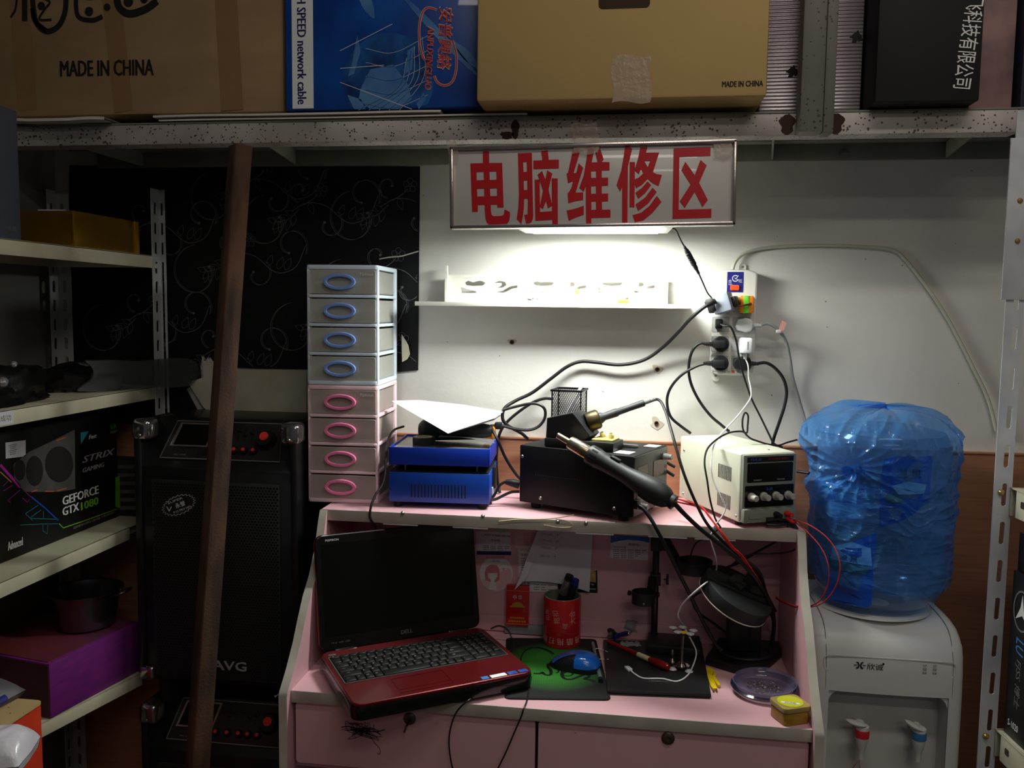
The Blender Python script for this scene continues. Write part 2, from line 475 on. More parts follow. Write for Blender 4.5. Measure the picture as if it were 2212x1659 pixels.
q = B().box((-.15, -.152, 1.9165), (2.6, .30, .003), M=iv); q.build('deck', MATS['steel_green'], t)
q = B().box((.338, -.318, 2.30), (.044, .044, .86), .003, M=iv).box((.372, -.306, 2.30), (.020, .05, .86), .002, M=iv)
q.build('upright', MATS['steel_post'], t, label='dark grey speckled square upright')
for (x, z, wd, h) in ((.300, 1.894, .028, .040), (.392, 1.894, .030, .041), (-.245, 1.893, .016, .040), (-.262, 1.880, .026, .016)):
    q = B(); q.plate([[(wd / 2 * (1 + .25 * math.sin(5 * a)) * math.cos(a), h / 2 * (1 + .1 * math.sin(3 * a)) * math.sin(a)) for a in [k * PI / 12 for k in range(24)]]], .0006, M=iv @ T(x, -.3004, z) @ FRONT); q.build('rust_stain', MATS['rust_dark'], t)
# eye bolt in the wall beam
p = PY(1825, 333, -.012)
eb = B().lathe([(.0, .0), (.011, 0), (.011, .003), (.006, .004), (.006, .009), (0, .010)], 16, 0, FRONT)
tag(eb.build('anchor_bolt', MATS['steel_post'], loc=p), 'grey anchor bolt head in the wall beam right of the sign', 'bolt')

# paper and board sheets lying on the deck under the cartons
def sheet(name, xa, xb, z, yfront, depth, th, m, label, wav=.002, cat='sheet'):
    s = B()
    n = 26
    def fn(u, w_): return ((u - .5) * (xb - xa), w_ * depth, th / 2 + wav * max(0, math.sin(u * 9 + w_)) )
    s.grid(fn, n, 4); s.grid(lambda u, w_: Vector(fn(u, w_)) - Vector((0, 0, th)), n, 4)
    s.grid(lambda u, w_: Vector(fn(u, 0)) - Vector((0, 0, th * w_)), n, 2)
    o = s.build(name, m, loc=((xa + xb) / 2, yfront, z)); tag(o, label, cat); return o
sheet('cardboard_sheet', -1.42, -1.14, 1.9215, -.335, .28, .006, MATS['board_white'], 'torn white corrugated sheet under the left end of the large brown carton', .002)
sheet('paper_sheet', -1.03, -.22, 1.9215, -.307, .28, .003, MATS['board_white'], 'long pale board edge lowest under the brown carton and blue box', .0006)
sheet('paper_sheet', -1.04, -.40, 1.929, -.312, .28, .004, MATS['board_white'], 'upper white board edge directly below the blue network cable box', .001)

# ================================================================== cartons on the loft
def carton(name, label, x0, x1, yf, yb, z0, z1, m, bev=.004, rz=0, cat='box'):
    o = thing(name, label, cat, ((x0 + x1) / 2, yf, z0), rz)
    B().box((0, (yb - yf) / 2, (z1 - z0) / 2), (x1 - x0, yb - yf, z1 - z0), bev).build('box_body', m, o)
    return o
# large brown carton
c = carton('cardboard_carton', 'large brown carton with black lettering at the top left', -1.46, -.746, -.30, -.03, 1.936, 2.44, MATS['carton_brown'], .008)
cx = -1.103; cz = 1.936
def cpt(px, py, Y=-.30): 
    p = PY(px, py, Y); return (p.x - cx, p.z - cz)
def on(cx_, cz_, Y, oy=-.0012):
    """drawing plane on the front of a carton whose base centre is at (cx_, Y, cz_)"""
    return T(0, oy, 0) @ FRONT
q = B(); fr = on(0, 0, 0)
a0 = cpt(131, 145); a1 = cpt(332, 145); h0 = cpt(200, 128)[1] - cpt(200, 162)[1]
q.btext('MADE IN CHINA', fr @ T((a0[0] + a1[0]) / 2, (a0[1] + a1[1]) / 2 - .002, 0) @ RZ(-.6), b=.0011, size=1, fit=(a1[0] - a0[0], h0))
def st(pts, wd): q.ribbon(c2([cpt(*p) for p in pts]), wd, M=fr)
st([(55, -40), (54, 0), (54, 46)], .013); st([(38, -10), (34, 20), (24, 38)], .005)
st([(70, -40), (72, 10), (80, 50), (102, 68), (128, 55), (142, 20), (143, -40)], .012)
st([(70, 18), (76, 45), (100, 66)], .010)
st([(92, -5), (108, 5), (96, 22), (86, 42), (112, 43)], .005); q.plate([circ(.009, 10, *cpt(90, 13))], .0003, M=fr)
st([(166, -20), (165, 15), (172, 38), (200, 44), (222, 36)], .010); st([(165, -8), (200, -4), (235, -14)], .008)
q.plate([circ(.010, 12, *cpt(193, 25))], .0003, M=fr); q.plate([circ(.008, 12, *cpt(232, 16))], .0003, M=fr)
st([(252, -10), (258, 16), (280, 30), (315, 20), (340, 2)], .016); q.plate([circ(.011, 12, *cpt(278, 4))], .0003, M=fr); q.plate([circ(.009, 12, *cpt(312, -2))], .0003, M=fr)
q.build('printed_lettering', MATS['ink_black'], c)
for (xa, ya, xb, yb, wd) in ((30, 0, 60, 240, .046), (225, 0, 268, 243, .044), (480, 0, 502, 240, .050)):
    q = B(); pa = cpt(xa, ya - 150); pb = cpt(xb, yb - 2)
    q.ribbon([(pa[0] + (pb[0] - pa[0]) * k / 8, pa[1] + (pb[1] - pa[1]) * k / 8) for k in range(9)], wd, M=T(0, -.0006, 0) @ FRONT)
    q.build('packing_tape', MATS['pack_tape'], c)
# blue network cable box
NX0, NX1, NZ = -.737, -.316, 1.9365
c = carton('network_cable_box', 'blue printed network cable box between the two big cartons', NX0, NX1, -.312, -.03, NZ, 2.36, MATS['print_blue'], .003)
cx = (NX0 + NX1) / 2; cz = NZ
def npt(px, py): 
    p = PY(px, py, -.312); return (p.x - cx, p.z - cz)
q = B(); a = npt(630, 0)[0]; a2 = npt(676, 0)[0]
q.plate([rect(a2 - a, .40, (a + a2) / 2, .203)], .0004, M=T(0, -.0004, 0) @ FRONT); q.build('white_stripe', MATS['paper_white'], c)
q = B(); t1 = npt(652, -48); t2 = npt(652, 225)
q.btext('HIGH SPEED network cable', T(0, -.0010, 0) @ FRONT @ T((t1[0] + t2[0]) / 2, (t1[1] + t2[1]) / 2, 0) @ RZ(-90), b=.0006, size=1, fit=(t1[1] - t2[1], .0195))
q.build('printed_lettering', MATS['ink_blue'], c)
q = B(); g = npt(838, 165); gr = .098
q.plate([[(x, max(y, .004)) for x, y in circ(gr, 60, g[0], g[1] - .01)]], .0003, mi=0, M=T(0, -.0003, 0) @ FRONT)
for (pts) in (((760, 140), (772, 75), (779, 110), (765, 160), (752, 165)), ((780, 190), (800, 150), (850, 140), (880, 180), (890, 215), (860, 236), (800, 236), (775, 215)), ((880, 110), (895, 100), (890, 150), (876, 160)), ((750, 205), (780, 215), (790, 236), (765, 236)), ((900, 225), (915, 200), (920, 215), (905, 237))):
    q.plate([[npt(*p) for p in pts]], .0003, mi=1, M=T(0, -.0006, 0) @ FRONT)
for k in range(5):
    q.ribbon(c2([npt(775 + 22 * k, 238), npt(860 + 14 * k, 190 - 6 * k), npt(880 + 8 * k, 120 - 10 * k)]), .0007, 2, T(0, -.0009, 0) @ FRONT)
    q.ribbon(c2([npt(790, 225 - 30 * k), npt(850, 234 - 30 * k), npt(925, 205 - 32 * k)]), .0007, 2, T(0, -.0009, 0) @ FRONT)
for (p1, p2) in (((735, 110), (848, 52)), ((735, 148), (830, 141)), ((735, 178), (890, 236))):
    q.ribbon([npt(*p1), npt(*p2)], .0012, 2, T(0, -.0010, 0) @ FRONT)
q.build('printed_globe', [MATS['print_deep'], MATS['print_light'], MATS['paper_grey']], c)
q = B()
for (p1, p2, wd) in (((775, -30), (808, 40), .024), ((860, -20), (1036, 168), .016), ((980, 90), (1036, 150), .018)):
    q.ribbon([npt(p1[0] + (p2[0] - p1[0]) * k / 10, p1[1] + (p2[1] - p1[1]) * k / 10) for k in range(11)], wd, 0, T(0, -.0005, 0) @ FRONT, taper=True)
q.build('printed_light_streak', MATS['print_light'], c)
q = B(); fr = T(0, -.0012, 0) @ FRONT
for mi, off, dz in ((1, .035, 0), (0, .012, .0005)):
    fz = T(0, -dz, 0) @ fr
    a = npt(962, 83); q.btext('安普興絡', fz @ T(a[0], a[1], 0) @ RZ(-92), b=.0004 + off * .02, size=1, shear=.15, fit=((npt(0, 22)[1] - npt(0, 143)[1]) * (1 + off), .028 * (1 + off * 2)), mi=mi)
    a = npt(928, 126); q.btext('ANPUXINGLUO', fz @ T(a[0], a[1], 0) @ RZ(-93), b=.0003 + off * .012, size=1, shear=.15, fit=((npt(0, 63)[1] - npt(0, 188)[1]) * (1 + off * .5), .0135 * (1 + off)), mi=mi)
    wd = .0050 if mi else .0034
    q.ribbon(c2([npt(*p) for p in ((944, 22), (928, 17), (915, 24), (907, 50), (906, 85), (912, 118), (918, 130))]), wd, mi, fz)
    q.ribbon(c2([npt(*p) for p in ((978, 88), (986, 120), (985, 155), (976, 178), (960, 185), (945, 178), (938, 164))]), wd, mi, fz)
q.build('red_logo', [MATS['print_red'], MATS['paper_grey']], c)
# tan carton that overhangs the beam
c = carton('cardboard_carton', 'tan carton with hand slot overhanging the beam above the sign', -.312, .246, -.385, -.03, 1.929, 2.42, MATS['carton_tan'], .006)
cx = (-.312 + .246) / 2; cz = 1.929
def tpt(px, py):
    p = PY(px, py, -.385); return (p.x - cx, p.z - cz)
a = tpt(1293, 20); a2 = tpt(1405, -30)
q = B(); q.plate([rrect(a2[0] - a[0], a2[1] - a[1], .008, cx=(a[0] + a2[0]) / 2, cy=(a[1] + a2[1]) / 2)], .0006, M=T(0, -.0003, 0) @ FRONT); q.build('hand_slot', MATS['carton_inside'], c)
a = tpt(1560, 182); a2 = tpt(1648, 180)
q = B().btext('MADE IN CHINA', T(0, -.0005, 0) @ FRONT @ T((a[0] + a2[0]) / 2, a[1], 0), b=.0004, size=1, fit=(a2[0] - a[0], .0105)); q.build('printed_lettering', MATS['ink_black'], c)
q = B(); a = tpt(1322, 222); a2 = tpt(1407, 120)
q.grid(lambda u, w_: (a[0] + (a2[0] - a[0]) * u + .003 * math.sin(7 * w_), -.001 - .001 * mnoise.noise((u * 6, w_ * 6, 1)), a[1] + (a2[1] - a[1]) * w_ + .003 * math.sin(6 * u)), 12, 12)
q.build('clear_tape', MATS['clear_tape'], c)
# foil wrapped box, black box, pinkish and dark boxes at the right end
c = carton('foil_wrapped_box', 'box in ribbed silver foil wrap behind the steel upright',   .250, .449, -.255, -.03, 1.9215, 2.34, MATS['foil_silver'], .006)
q = B()
for (px, py) in ((1712, 155), (1850, 80)):
    q = B(); p = PY(px, py, -.255); q.plate([[(.010 * (1 + .4 * math.sin(3 * k)) * math.cos(k * PI / 7) + p.x - .3495, .010 * (1 + .4 * math.cos(2 * k)) * math.sin(k * PI / 7) + p.z - 1.9215) for k in range(14)]], .0004, M=T(0, -.0006, 0) @ FRONT); q.build('torn_hole', MATS['box_black'], c)
c = carton('black_box', 'black box with white vertical company lettering on the loft', .452, .640, -.345, -.05, 1.9215, 2.34, MATS['box_black'], .004, rz=0)
cx = .546; cz = 1.9215
def bpt(px, py):
    p = PY(px, py, -.345); return (p.x - cx, p.z - cz)
a = bpt(2106, -35); a2 = bpt(2084, 192)
q = B().text('腾飞科技有限公司', T(0, -.0005, 0) @ FRONT @ T((a[0] + a2[0]) / 2, (a[1] + a2[1]) / 2, 0) @ RZ(-95.5), size=1, off=.004, fit=(a[1] - a2[1], .0335)); q.build('printed_lettering', MATS['ink_white'], c)
carton('printed_box', 'mottled pinkish brown box right of the black lettered box', .655, .735, -.25, -.03, 1.9215, 2.35, MATS['box_pinkish'], .003)
carton('navy_box', 'dark navy box at the far right end of the loft', .742, 1.05, -.27, -.03, 1.9215, 2.35, MATS['box_navy'], .003)

# ================================================================== hanging sign
SX, SZ = -.0875, 1.7735
SM = T(SX, -.318, SZ) @ RY(-.75)
sg = thing('hanging_sign', 'white sign with red Chinese characters hanging below the beam', 'sign', M=SM)
B().box((0, .012, 0), (.572, .022, .160), .001).build('sign_panel', MATS['sign_face'], sg)
q = B()
for sx in (-1, 1): q.box((sx * .2865, .008, 0), (.007, .032, .168), .002)
for sz in (-1, 1): q.box((0, .008, sz * .0805), (.580, .032, .007), .002)
q.build('metal_rim', MATS['chrome_trim'], sg)
siv = SM.inverted()
GL = (
 (1000, [[(376,190),(478,190),(492,205),(495,410),(740,408),(767,1248),(650,1250),(645,1195),(524,1197),(528,1320),(540,1385),(570,1412),(720,1408),(760,1395),(775,1360),(785,1285),(888,1335),(885,1430),(870,1510),(830,1560),(490,1570),(450,1530),(425,1450),(412,1300),(410,1200),(280,1205),(280,1330),(174,1332),(140,418),(378,412)],
   [(255,582),(390,577),(395,732),(260,737)],[(500,573),(630,570),(636,725),(506,730)],[(265,898),(400,892),(403,1038),(271,1043)],[(511,890),(640,886),(645,1032),(516,1037)]]),
 (1000, [[(1038,228),(1300,218),(1325,1400),(1318,1470),(1290,1530),(1250,1550),(1192,1555),(1157,1385),(1200,1385),(1220,1370),(1225,1100),(1210,1082),(1155,1082),(1150,1250),(1130,1430),(1102,1565),(1015,1465),(1045,1250),(1057,1000)],
   [(1136,393),(1204,390),(1208,575),(1142,580)],[(1145,742),(1213,740),(1216,915),(1152,922)]],
  [[(1475,185),(1600,168),(1618,350),(1810,347),(1810,512),(1330,525),(1328,365),(1500,357)]],
  [[(1353,725),(1447,720),(1455,1335),(1680,1318),(1675,700),(1787,703),(1790,1562),(1690,1562),(1685,1480),(1367,1502)]],
  [[(1408,630),(1492,560),(1555,725),(1590,548),(1685,610),(1615,915),(1685,1215),(1605,1265),(1568,1128),(1508,1280),(1450,1235),(1510,930)]]),
 (1215, [[(205,130),(245,135),(330,208),(210,602),(262,597),(305,415),(392,500),(248,970),(390,963),(390,1108),(240,1130),(113,1170),(97,985),(135,940),(170,870),(200,755),(150,772),(107,792),(78,610),(105,595)]],
  [[(80,1307),(230,1275),(402,1215),(402,1385),(250,1440),(120,1500)]],
  [[(470,130),(600,150),(553,400),(663,395),(620,215),(712,135),(778,345),(735,390),(888,393),(888,547),(742,552),(742,688),(862,685),(862,835),(742,843),(742,988),(862,985),(862,1130),(745,1137),(748,1292),(905,1288),(905,1438),(545,1447),(545,1550),(447,1552),(440,850),(402,952),(318,880),(400,650),(455,330)],
   [(540,567),(632,562),(636,688),(543,692)],[(540,850),(630,845),(633,988),(543,992)],[(545,1140),(632,1137),(636,1290),(546,1295)]]),
 (1215, [[(1180,95),(1260,98),(1316,145),(1235,480),(1225,1530),(1127,1530),(1127,865),(1090,950),(1020,828),(1110,550),(1160,250)]],
  [[(1268,390),(1368,393),(1358,1245),(1266,1243)]],
  [[(1470,110),(1605,110),(1578,215),(1825,212),(1708,585),(1780,620),(1878,635),(1813,845),(1700,790),(1607,710),(1500,820),(1392,885),(1365,820),(1365,718),(1440,685),(1525,603),(1480,530),(1443,620),(1367,560),(1367,510),(1420,350)],[(1545,375),(1655,372),(1608,488)]],
  [[(1603,757),(1675,828),(1560,980),(1430,1085),(1378,970),(1500,880)]],[[(1700,875),(1778,958),(1620,1170),(1430,1315),(1378,1193),(1560,1060)]],
  [[(1780,1030),(1868,1145),(1700,1350),(1530,1490),(1368,1525),(1322,1395),(1480,1350),(1640,1220)]]),
 (1400, [[(483,132),(1180,105),(1177,275),(590,297),(577,1292),(1195,1275),(1192,1442),(460,1465)]],
  [[(703,387),(880,640),(990,350),(1106,457),(963,785),(1128,1110),(1028,1243),(880,957),(693,1258),(597,1133),(802,815),(628,542)]]))
for gl in GL:
    q = B()
    for loops in gl[1:]:
        q.plate([[((siv @ PY(gl[0] + x / 8.732, 305 + y / 8.732, -.318)).x, (siv @ PY(gl[0] + x / 8.732, 305 + y / 8.732, -.318)).z) for x, y in lp_] for lp_ in loops], .0005, M=T(0, .0006, 0) @ FRONT)
    q.build('red_character', MATS['sign_red'], sg)
for (x, z, w_, h) in ((-.01, .093, .052, .060), (.262, .068, .035, .04), (-.284, .072, .02, .05)):
    q = B().grid(lambda u, k: (x + w_ * (u - .5) + .003 * math.sin(5 * k), -.0045 - .0022 * abs(mnoise.noise((u * 5 + x * 9, k * 6, 2))), z + h * (k - .5) + .002 * math.sin(8 * u)), 14, 14)
    q.build('sticky_tape', MATS['clear_tape'], sg)

# ================================================================== lamp behind the sign
lp = thing('led_panel_lamp', 'lit flat white lamp panel fixed behind the lower edge of the sign', 'lamp', (-.082, -.21, 1.694))
q = B().plate([[(-.168, -.085), (.168, -.085), (.160, .085), (-.160, .085)], ], .010, bev=.001); q.build('lamp_housing', MATS['lamp_housing'], lp)
q = B().box((.0, .0, -.0015), (.276, .125, .002)); q.build('lamp_diffuser', MATS['lamp_glow'], lp)

# ================================================================== white ledge, carved panel, bits on it
lg = B().box((0, -.049, 0), (.646, .098, .010), .001)
tag(lg.build('wall_ledge', MATS['shelf_white'], loc=(-.186, 0, 1.5315)), 'thin white ledge on the wall below the lamp', 'shelf')
fp = thing('carved_panel', 'white fretwork board with scroll cut-outs standing on the ledge', 'panel', (-.181, -.022, 1.5366))
def fpt(px, py):
    p = PY(px, py, -.022); return (p.x + .181, p.z - 1.5366)
loops = [[(-.262, .0), (.262, 0), (.262, .066), (-.262, .066)]]
def fill(*pts): loops.append([(max(-.25, min(.25, fpt(*p)[0])), max(.006, min(.06, fpt(*p)[1]))) for p in pts])
for k in range(3):
    fill(*[(1000 + 148 * k, 597), (1082 + 148 * k, 597), (1082 + 148 * k, 602), (1000 + 148 * k, 602)])
for k in (0, 1, 2):
    ox = 148 * k
    fill(*[(x + ox, y) for x, y in ((995, 620), (998, 633), (1030, 633), (1029, 629), (1010, 624))])
    fill(*[(x + ox, y) for x, y in ((1004, 611), (1012, 606), (1022, 610), (1038, 606), (1050, 611), (1044, 617), (1022, 618), (1008, 616))])
    fill(*[(x + ox, y) for x, y in ((1072, 628), (1086, 628), (1104, 618), (1118, 616), (1119, 622), (1106, 624), (1090, 633), (1076, 633))])
    fill(*[(x + ox, y) for x, y in ((1068, 611), (1080, 606), (1092, 609), (1095, 616), (1086, 622), (1074, 622), (1083, 617), (1084, 612))])
B().plate(loops, .004, M=FRONT).build('fret_board', MATS['shelf_white'], fp)
for sx in (-1, 1):
    q = B().plate([[(0, 0), (.020, 0), (.020, .05), (.013, .056), (.014, .068), (.018, .074), (.016, .088), (.004, .088), (.002, .06), (0, .05)]], .005, M=T(sx * .265 + .0025, -.022, 0) @ LEFT @ T(-.022, 0, 0))
    q.build('end_board', MATS['shelf_white'], fp)
q = B()
for k in range(9): q.cyl((random.uniform(-.016, .016), random.uniform(-.006, .006), .003 + .0005 * k), (random.uniform(-.016, .016), random.uniform(-.006, .006), .004 + .0008 * k), .0018, n=8)
tag(q.build('screw_heap', MATS['metal_grey'], loc=PY(1149, 652, -.07) * 1 + Vector((0, 0, -.0005))), 'small dark heap of screws on the white ledge', 'screws', kind='stuff')
q = thing('small_screwdriver', 'small yellow and black tool lying on the white ledge', 'tool', (.0 - .018, -.066, 1.5366))
B().cyl((-.012, 0, .006), (.012, .004, .006), .005, .006, 12).build('handle', MATS['yellow_plastic'], q)
B().cyl((.003, .001, .0065), (.012, .0045, .0125), .0036, n=10).build('tip', MATS['plastic_black'], q)
q = thing('glue_bottle', 'little white bottle with yellow cap on the ledge', 'bottle', (-.125, -.06, 1.5366))
B().lathe([(0, 0), (.006, 0), (.006, .018), (.004, .022), (.004, .024), (0, .024)], 14).build('bottle_body', MATS['shelf_white'], q)
B().lathe([(.0045, .022), (.0045, .028), (.002, .034), (0, .034)], 12).build('cap', MATS['yellow_plastic'], q)
# ================================================================== desk
mat('pink_laminate', (216, 168, 176), .42, var=.05, vs=5, spots=((188, 132, 134), 14, .03))
mat('edge_white', (184, 180, 168), .5, rgb2=(164, 159, 146), vs=12)
mat('brass_old', (92, 80, 66), .4, metal=.7, var=.2)
mat('key_dark', (48, 42, 40), .4, metal=.7)
mat('drawer_ink', (38, 20, 40), .7)
mat('screw_steel', (170, 168, 160), .3, metal=.9)
DX0, DX1 = -.675, .370
dk = thing('computer_desk', 'pink laminate desk with raised rear shelf and two drawers', 'desk', ((DX0 + DX1) / 2, -.26, 0))
di = T(-(DX0 + DX1) / 2, .26, 0)
prof = [(-.006, FZ), (-.006, 1.069), (-.289, 1.069), (-.300, 1.05), (-.322, .995), (-.360, .94), (-.395, .908), (-.425, .868), (-.452, .828), (-.49, .785), (-.523, .755), (-.527, .745), (-.527, FZ)]
for i, x in enumerate((DX0, DX1 - .016)):
    # local x of the drawing -> +Y, y -> Z, thickness along +X
    q = B().plate([prof], .016, M=di @ T(x, 0, 0) @ RIGHT)
    q.build('side_panel', MATS['pink_laminate'], dk)
    q = B(); fr = prof[2:]
    V = []
    for (y, z) in fr: V += [(x - .0005, y - .0012, z + .0004), (x + .0165, y - .0012, z + .0004)]
    q.add(V, [[2 * k, 2 * k + 1, 2 * k + 3, 2 * k + 2] for k in range(len(fr) - 1)], M=di)
    q.build('edge_band', MATS['edge_white'], dk)
xa, xb = DX0 + .0165, DX1 - .0165; xm = (xa + xb) / 2; xw = xb - xa
q = B().box((xm, -.307, .738), (xw, .394, .024), M=di); q.build('worktop', MATS['pink_laminate'], dk)
q = B().box((xm, -.5055, .738), (xw, .003, .0246), .0006, M=di); q.build('edge_band', MATS['edge_white'], dk)
q = B().box((xm, -.146, 1.058), (xw, .280, .024), M=di); q.build('rear_shelf', MATS['pink_laminate'], dk)
q = B().box((xm, -.2875, 1.058), (xw + .03, .003, .0246), .0006, M=di); q.build('edge_band', MATS['edge_white'], dk)
q = B().box((xm, -.113, .898), (xw, .012, .296), M=di); q.build('back_panel', MATS['pink_laminate'], dk)
q = B().box((xm, -.1215, .772), (xw, .005, .038), .001, M=di); q.build('skirting_strip', MATS['pink_laminate'], dk)
q = B().box((xm, -.10, .332), (xw, .012, .78), M=di).box((xm, -.29, .585), (xw, .38, .012), M=di); q.build('carcass', MATS['pink_laminate'], dk)
for k, (x0, x1) in enumerate(((-.652, -.164), (-.158, .350))):
    q = B().plate([rrect(x1 - x0, .128, .008, cx=(x0 + x1) / 2, cy=.660)], .016, M=di @ T(0, -.484, 0) @ FRONT, bev=.001)
    d = q.build('drawer_front', MATS['pink_laminate'], dk)
    lc = PY(885, 1552, -.5) if k == 0 else PY(1443, 1594, -.5)
    L = di @ T(lc.x, -.5002, lc.z) @ FRONT
    q = B().lathe([(0, 0), (.0125, 0), (.0125, .002), (.010, .004), (.0045, .0045), (.004, .003), (0, .003)], 24, M=L); q.build('lock', MATS['brass_old'], d)
    if k == 0:
        q = B().box((0, -.004, .010), (.002, .006, .016), M=L).plate([circ(.007, 16, 0, -.012, .0085), circ(.002, 8, 0, -.016)], .0018, M=L @ T(-.001, 0, .017) @ RY(90) @ RZ(-10) @ RX(15))
        q.build('key', MATS['key_dark'], d)
        q = B(); random.seed(3); o = PY(785, 1578, -.5005)
        pts = []
        for i in range(70):
            pts.append((random.gauss(0, .017), random.gauss(0, .006) - .12 * random.gauss(0, .02)))
        q.ribbon(c2(pts, 4), .0011, M=di @ T(o.x, -.5006, o.z) @ FRONT)
        for i in range(16):
            a = random.uniform(0, 6.28); q.ribbon(c2([(random.gauss(0, .01), random.gauss(0, .004)), (.03 * math.cos(a), .012 * math.sin(a)), (.047 * math.cos(a + .3), .017 * math.sin(a + .3))], 4), .0010, M=di @ T(o.x, -.5007, o.z) @ FRONT)
        q.ribbon(c2([(.01, -.005), (.022, -.022), (.034, -.036), (.033, -.047), (.028, -.044)]), .0011, M=di @ T(o.x, -.5007, o.z) @ FRONT)
        q.build('ink_scribble', MATS['drawer_ink'], d)
for (px, py) in ((870, 1108), (1043, 1115), (1205, 1127), (1266, 1130)):
    p = PY(px, py, -.289)
    q = B().lathe([(0, .0045), (.0025, .004), (.0042, .002), (.0046, 0)], 14, M=di @ T(p.x, -.2892, p.z) @ FRONT); q.build('screw', MATS['screw_steel'], dk)
for (x0, x1, py) in ((830, 905, 1115), (980, 1056, 1125), (1244, 1326, 1139), (1400, 1484, 1149), (1500, 1588, 1158)):
    p = PY(x0, py, -.276); p2 = PY(x1, py, -.276)
    q = B().box(((p.x + p2.x) / 2, -.276, 1.0435), (p2.x - p.x, .022, .004), .0006, M=di); q.build('edge_strip', MATS['paper_grey'], dk)
q = thing('steel_nail', 'steel nail sticking out of the left desk panel', 'nail', (DX0 - .0005, -.49, .745))
B().cyl((0, 0, 0), (-.018, -.012, -.012), .0013, n=8).cyl((-.017, -.0115, -.0115), (-.019, -.0126, -.0126), .0032, n=12).build('shank', MATS['screw_steel'], q)

# thin cream wires along the shelf edge
mat('wire_cream', (204, 192, 150), .5)
cable('loose_wire', pth((1078, 1126, -.294), (1120, 1122, -.294), (1180, 1121, -.294), (1215, 1117, -.295), (1240, 1112, -.296)), .0011, MATS['wire_cream'], 'thin cream wire stuck along the white shelf edge', 'wire', n=6)
cable('loose_wire', pth((1175, 1134, -.294), (1205, 1139, -.294), (1235, 1138, -.293), (1230, 1127, -.294), (1200, 1121, -.296)), .0010, MATS['wire_cream'], 'short cream wire drooping below the shelf edge', 'wire', n=6)
cable('loose_wire', pth((1328, 1140, -.286), (1345, 1149, -.286), (1365, 1152, -.286), (1395, 1144, -.286)), .0010, MATS['wire_cream'], 'cream wire loop under the shelf above the business card', 'wire', n=6)

# ================================================================== two drawer towers
mat('frame_blue', (214, 228, 242), .45, var=.03); mat('handle_blue', (122, 156, 226), .4, var=.05)
mat('frame_pink', (242, 212, 220), .45, var=.03); mat('handle_pink', (232, 128, 172), .4, var=.05)
mat('drawer_clear', (206, 206, 198), .35, var=.06, vs=9, alpha=.42)
mat('drawer_clear_warm', (208, 192, 186), .35, var=.06, vs=9, alpha=.42)
mat('drawer_dark', (52, 54, 54), .7, rgb2=(128, 106, 70), vs=22); mat('drawer_back', (120, 124, 122), .6)
W, D, H = .166, .192, .272
def tower(name, label, z, mf, mh, md, gr):
    o = thing(name, label, 'drawers', (-.730, -.222, z), 2.2, group=gr)
    q = B()
    n = 4; sl = .0085
    for k in range(n + 1):
        zz = k * (H - .010) / n
        th = .010 if k in (0, n) else .007
        q.plate([rrect(W, D, .008, cx=W / 2, cy=D / 2), rect(W - .03, D - .03, W / 2, D / 2 + .004)] if k < n else [rrect(W, D, .008, cx=W / 2, cy=D / 2)], th, M=T(0, 0, zz + (.0 if k in (0, n) else .002)), bev=.0012)
    for (x, y, wx, wy) in ((.004, .010, .006, .016), (W - .004, .010, .006, .016), (.004, D - .011, .006, .020), (W - .004, D - .011, .006, .020)):
        q.box((x, y, H / 2), (wx, wy, H - .008), .001)
    q.build('tower_frame', mf, o)
    B().box((W / 2, D - .0015, H / 2), (W - .02, .002, H - .012)).build('back_panel', MATS['drawer_back'], o)
    dh = (H - .010) / n
    d0 = None
    for k in range(n):
        z0 = k * dh + .0105
        if d0 is None:
            q = B()
            w2, h2 = W - .010, dh - .0115
            q.plate([rrect(w2, h2, .005, cx=w2 / 2, cy=h2 / 2)], .004, M=T(0, .002, 0) @ FRONT, bev=.0012)
            q.box((.0015, .09, h2 / 2), (.002, .172, h2 - .004)).box((w2 - .0015, .09, h2 / 2), (.002, .172, h2 - .004)).box((w2 / 2, .09, .001), (w2 - .006, .172, .002)).box((w2 / 2, .176, h2 / 2), (w2, .002, h2 - .004))
            d0 = q.build('drawer', md, o, loc=(.005, 0, z0))
            q = B()
            ring = [(w2 / 2 - .004 + .0372 * math.cos(a), h2 / 2 + .0182 * math.sin(a)) for a in [i * 2 * PI / 36 for i in range(36)]]
            ring2 = [(w2 / 2 - .004 + .0290 * math.cos(a), h2 / 2 + .0112 * math.sin(a)) for a in [i * 2 * PI / 36 for i in range(36)]]
            q.plate([ring, ring2], .008, M=T(0, -.0018, 0) @ FRONT, bev=.0014)
            q.build('drawer_handle', mh, d0)
            q = B().box((w2 / 2, .10, .014), (w2 - .02, .13, .024), .006); q.build('drawer_content', MATS['drawer_dark'], d0)
        elif k:
            dup(d0, o, loc=(.005, 0, z0))
    top = [c for c in o.children if c.name.startswith('drawer') and c.location.z > H - dh - .005][0]
    q = B().text('Famous', T(W - .030, -.0030, dh / 2 + .012) @ FRONT, size=1, fit=(.030, .0078), ext=.0001); q.build('printed_lettering', MATS['paper_grey'], top)
    return o
tower('drawer_tower', 'pink framed drawer tower standing on the desk shelf, lower of the two', 1.0705, MATS['frame_pink'], MATS['handle_pink'], MATS['drawer_clear_warm'], 'desktop drawer towers')
tw = tower('drawer_tower', 'pale blue framed drawer tower stacked on the pink one', 1.0705 + H + .001, MATS['frame_blue'], MATS['handle_blue'], MATS['drawer_clear'], 'desktop drawer towers')

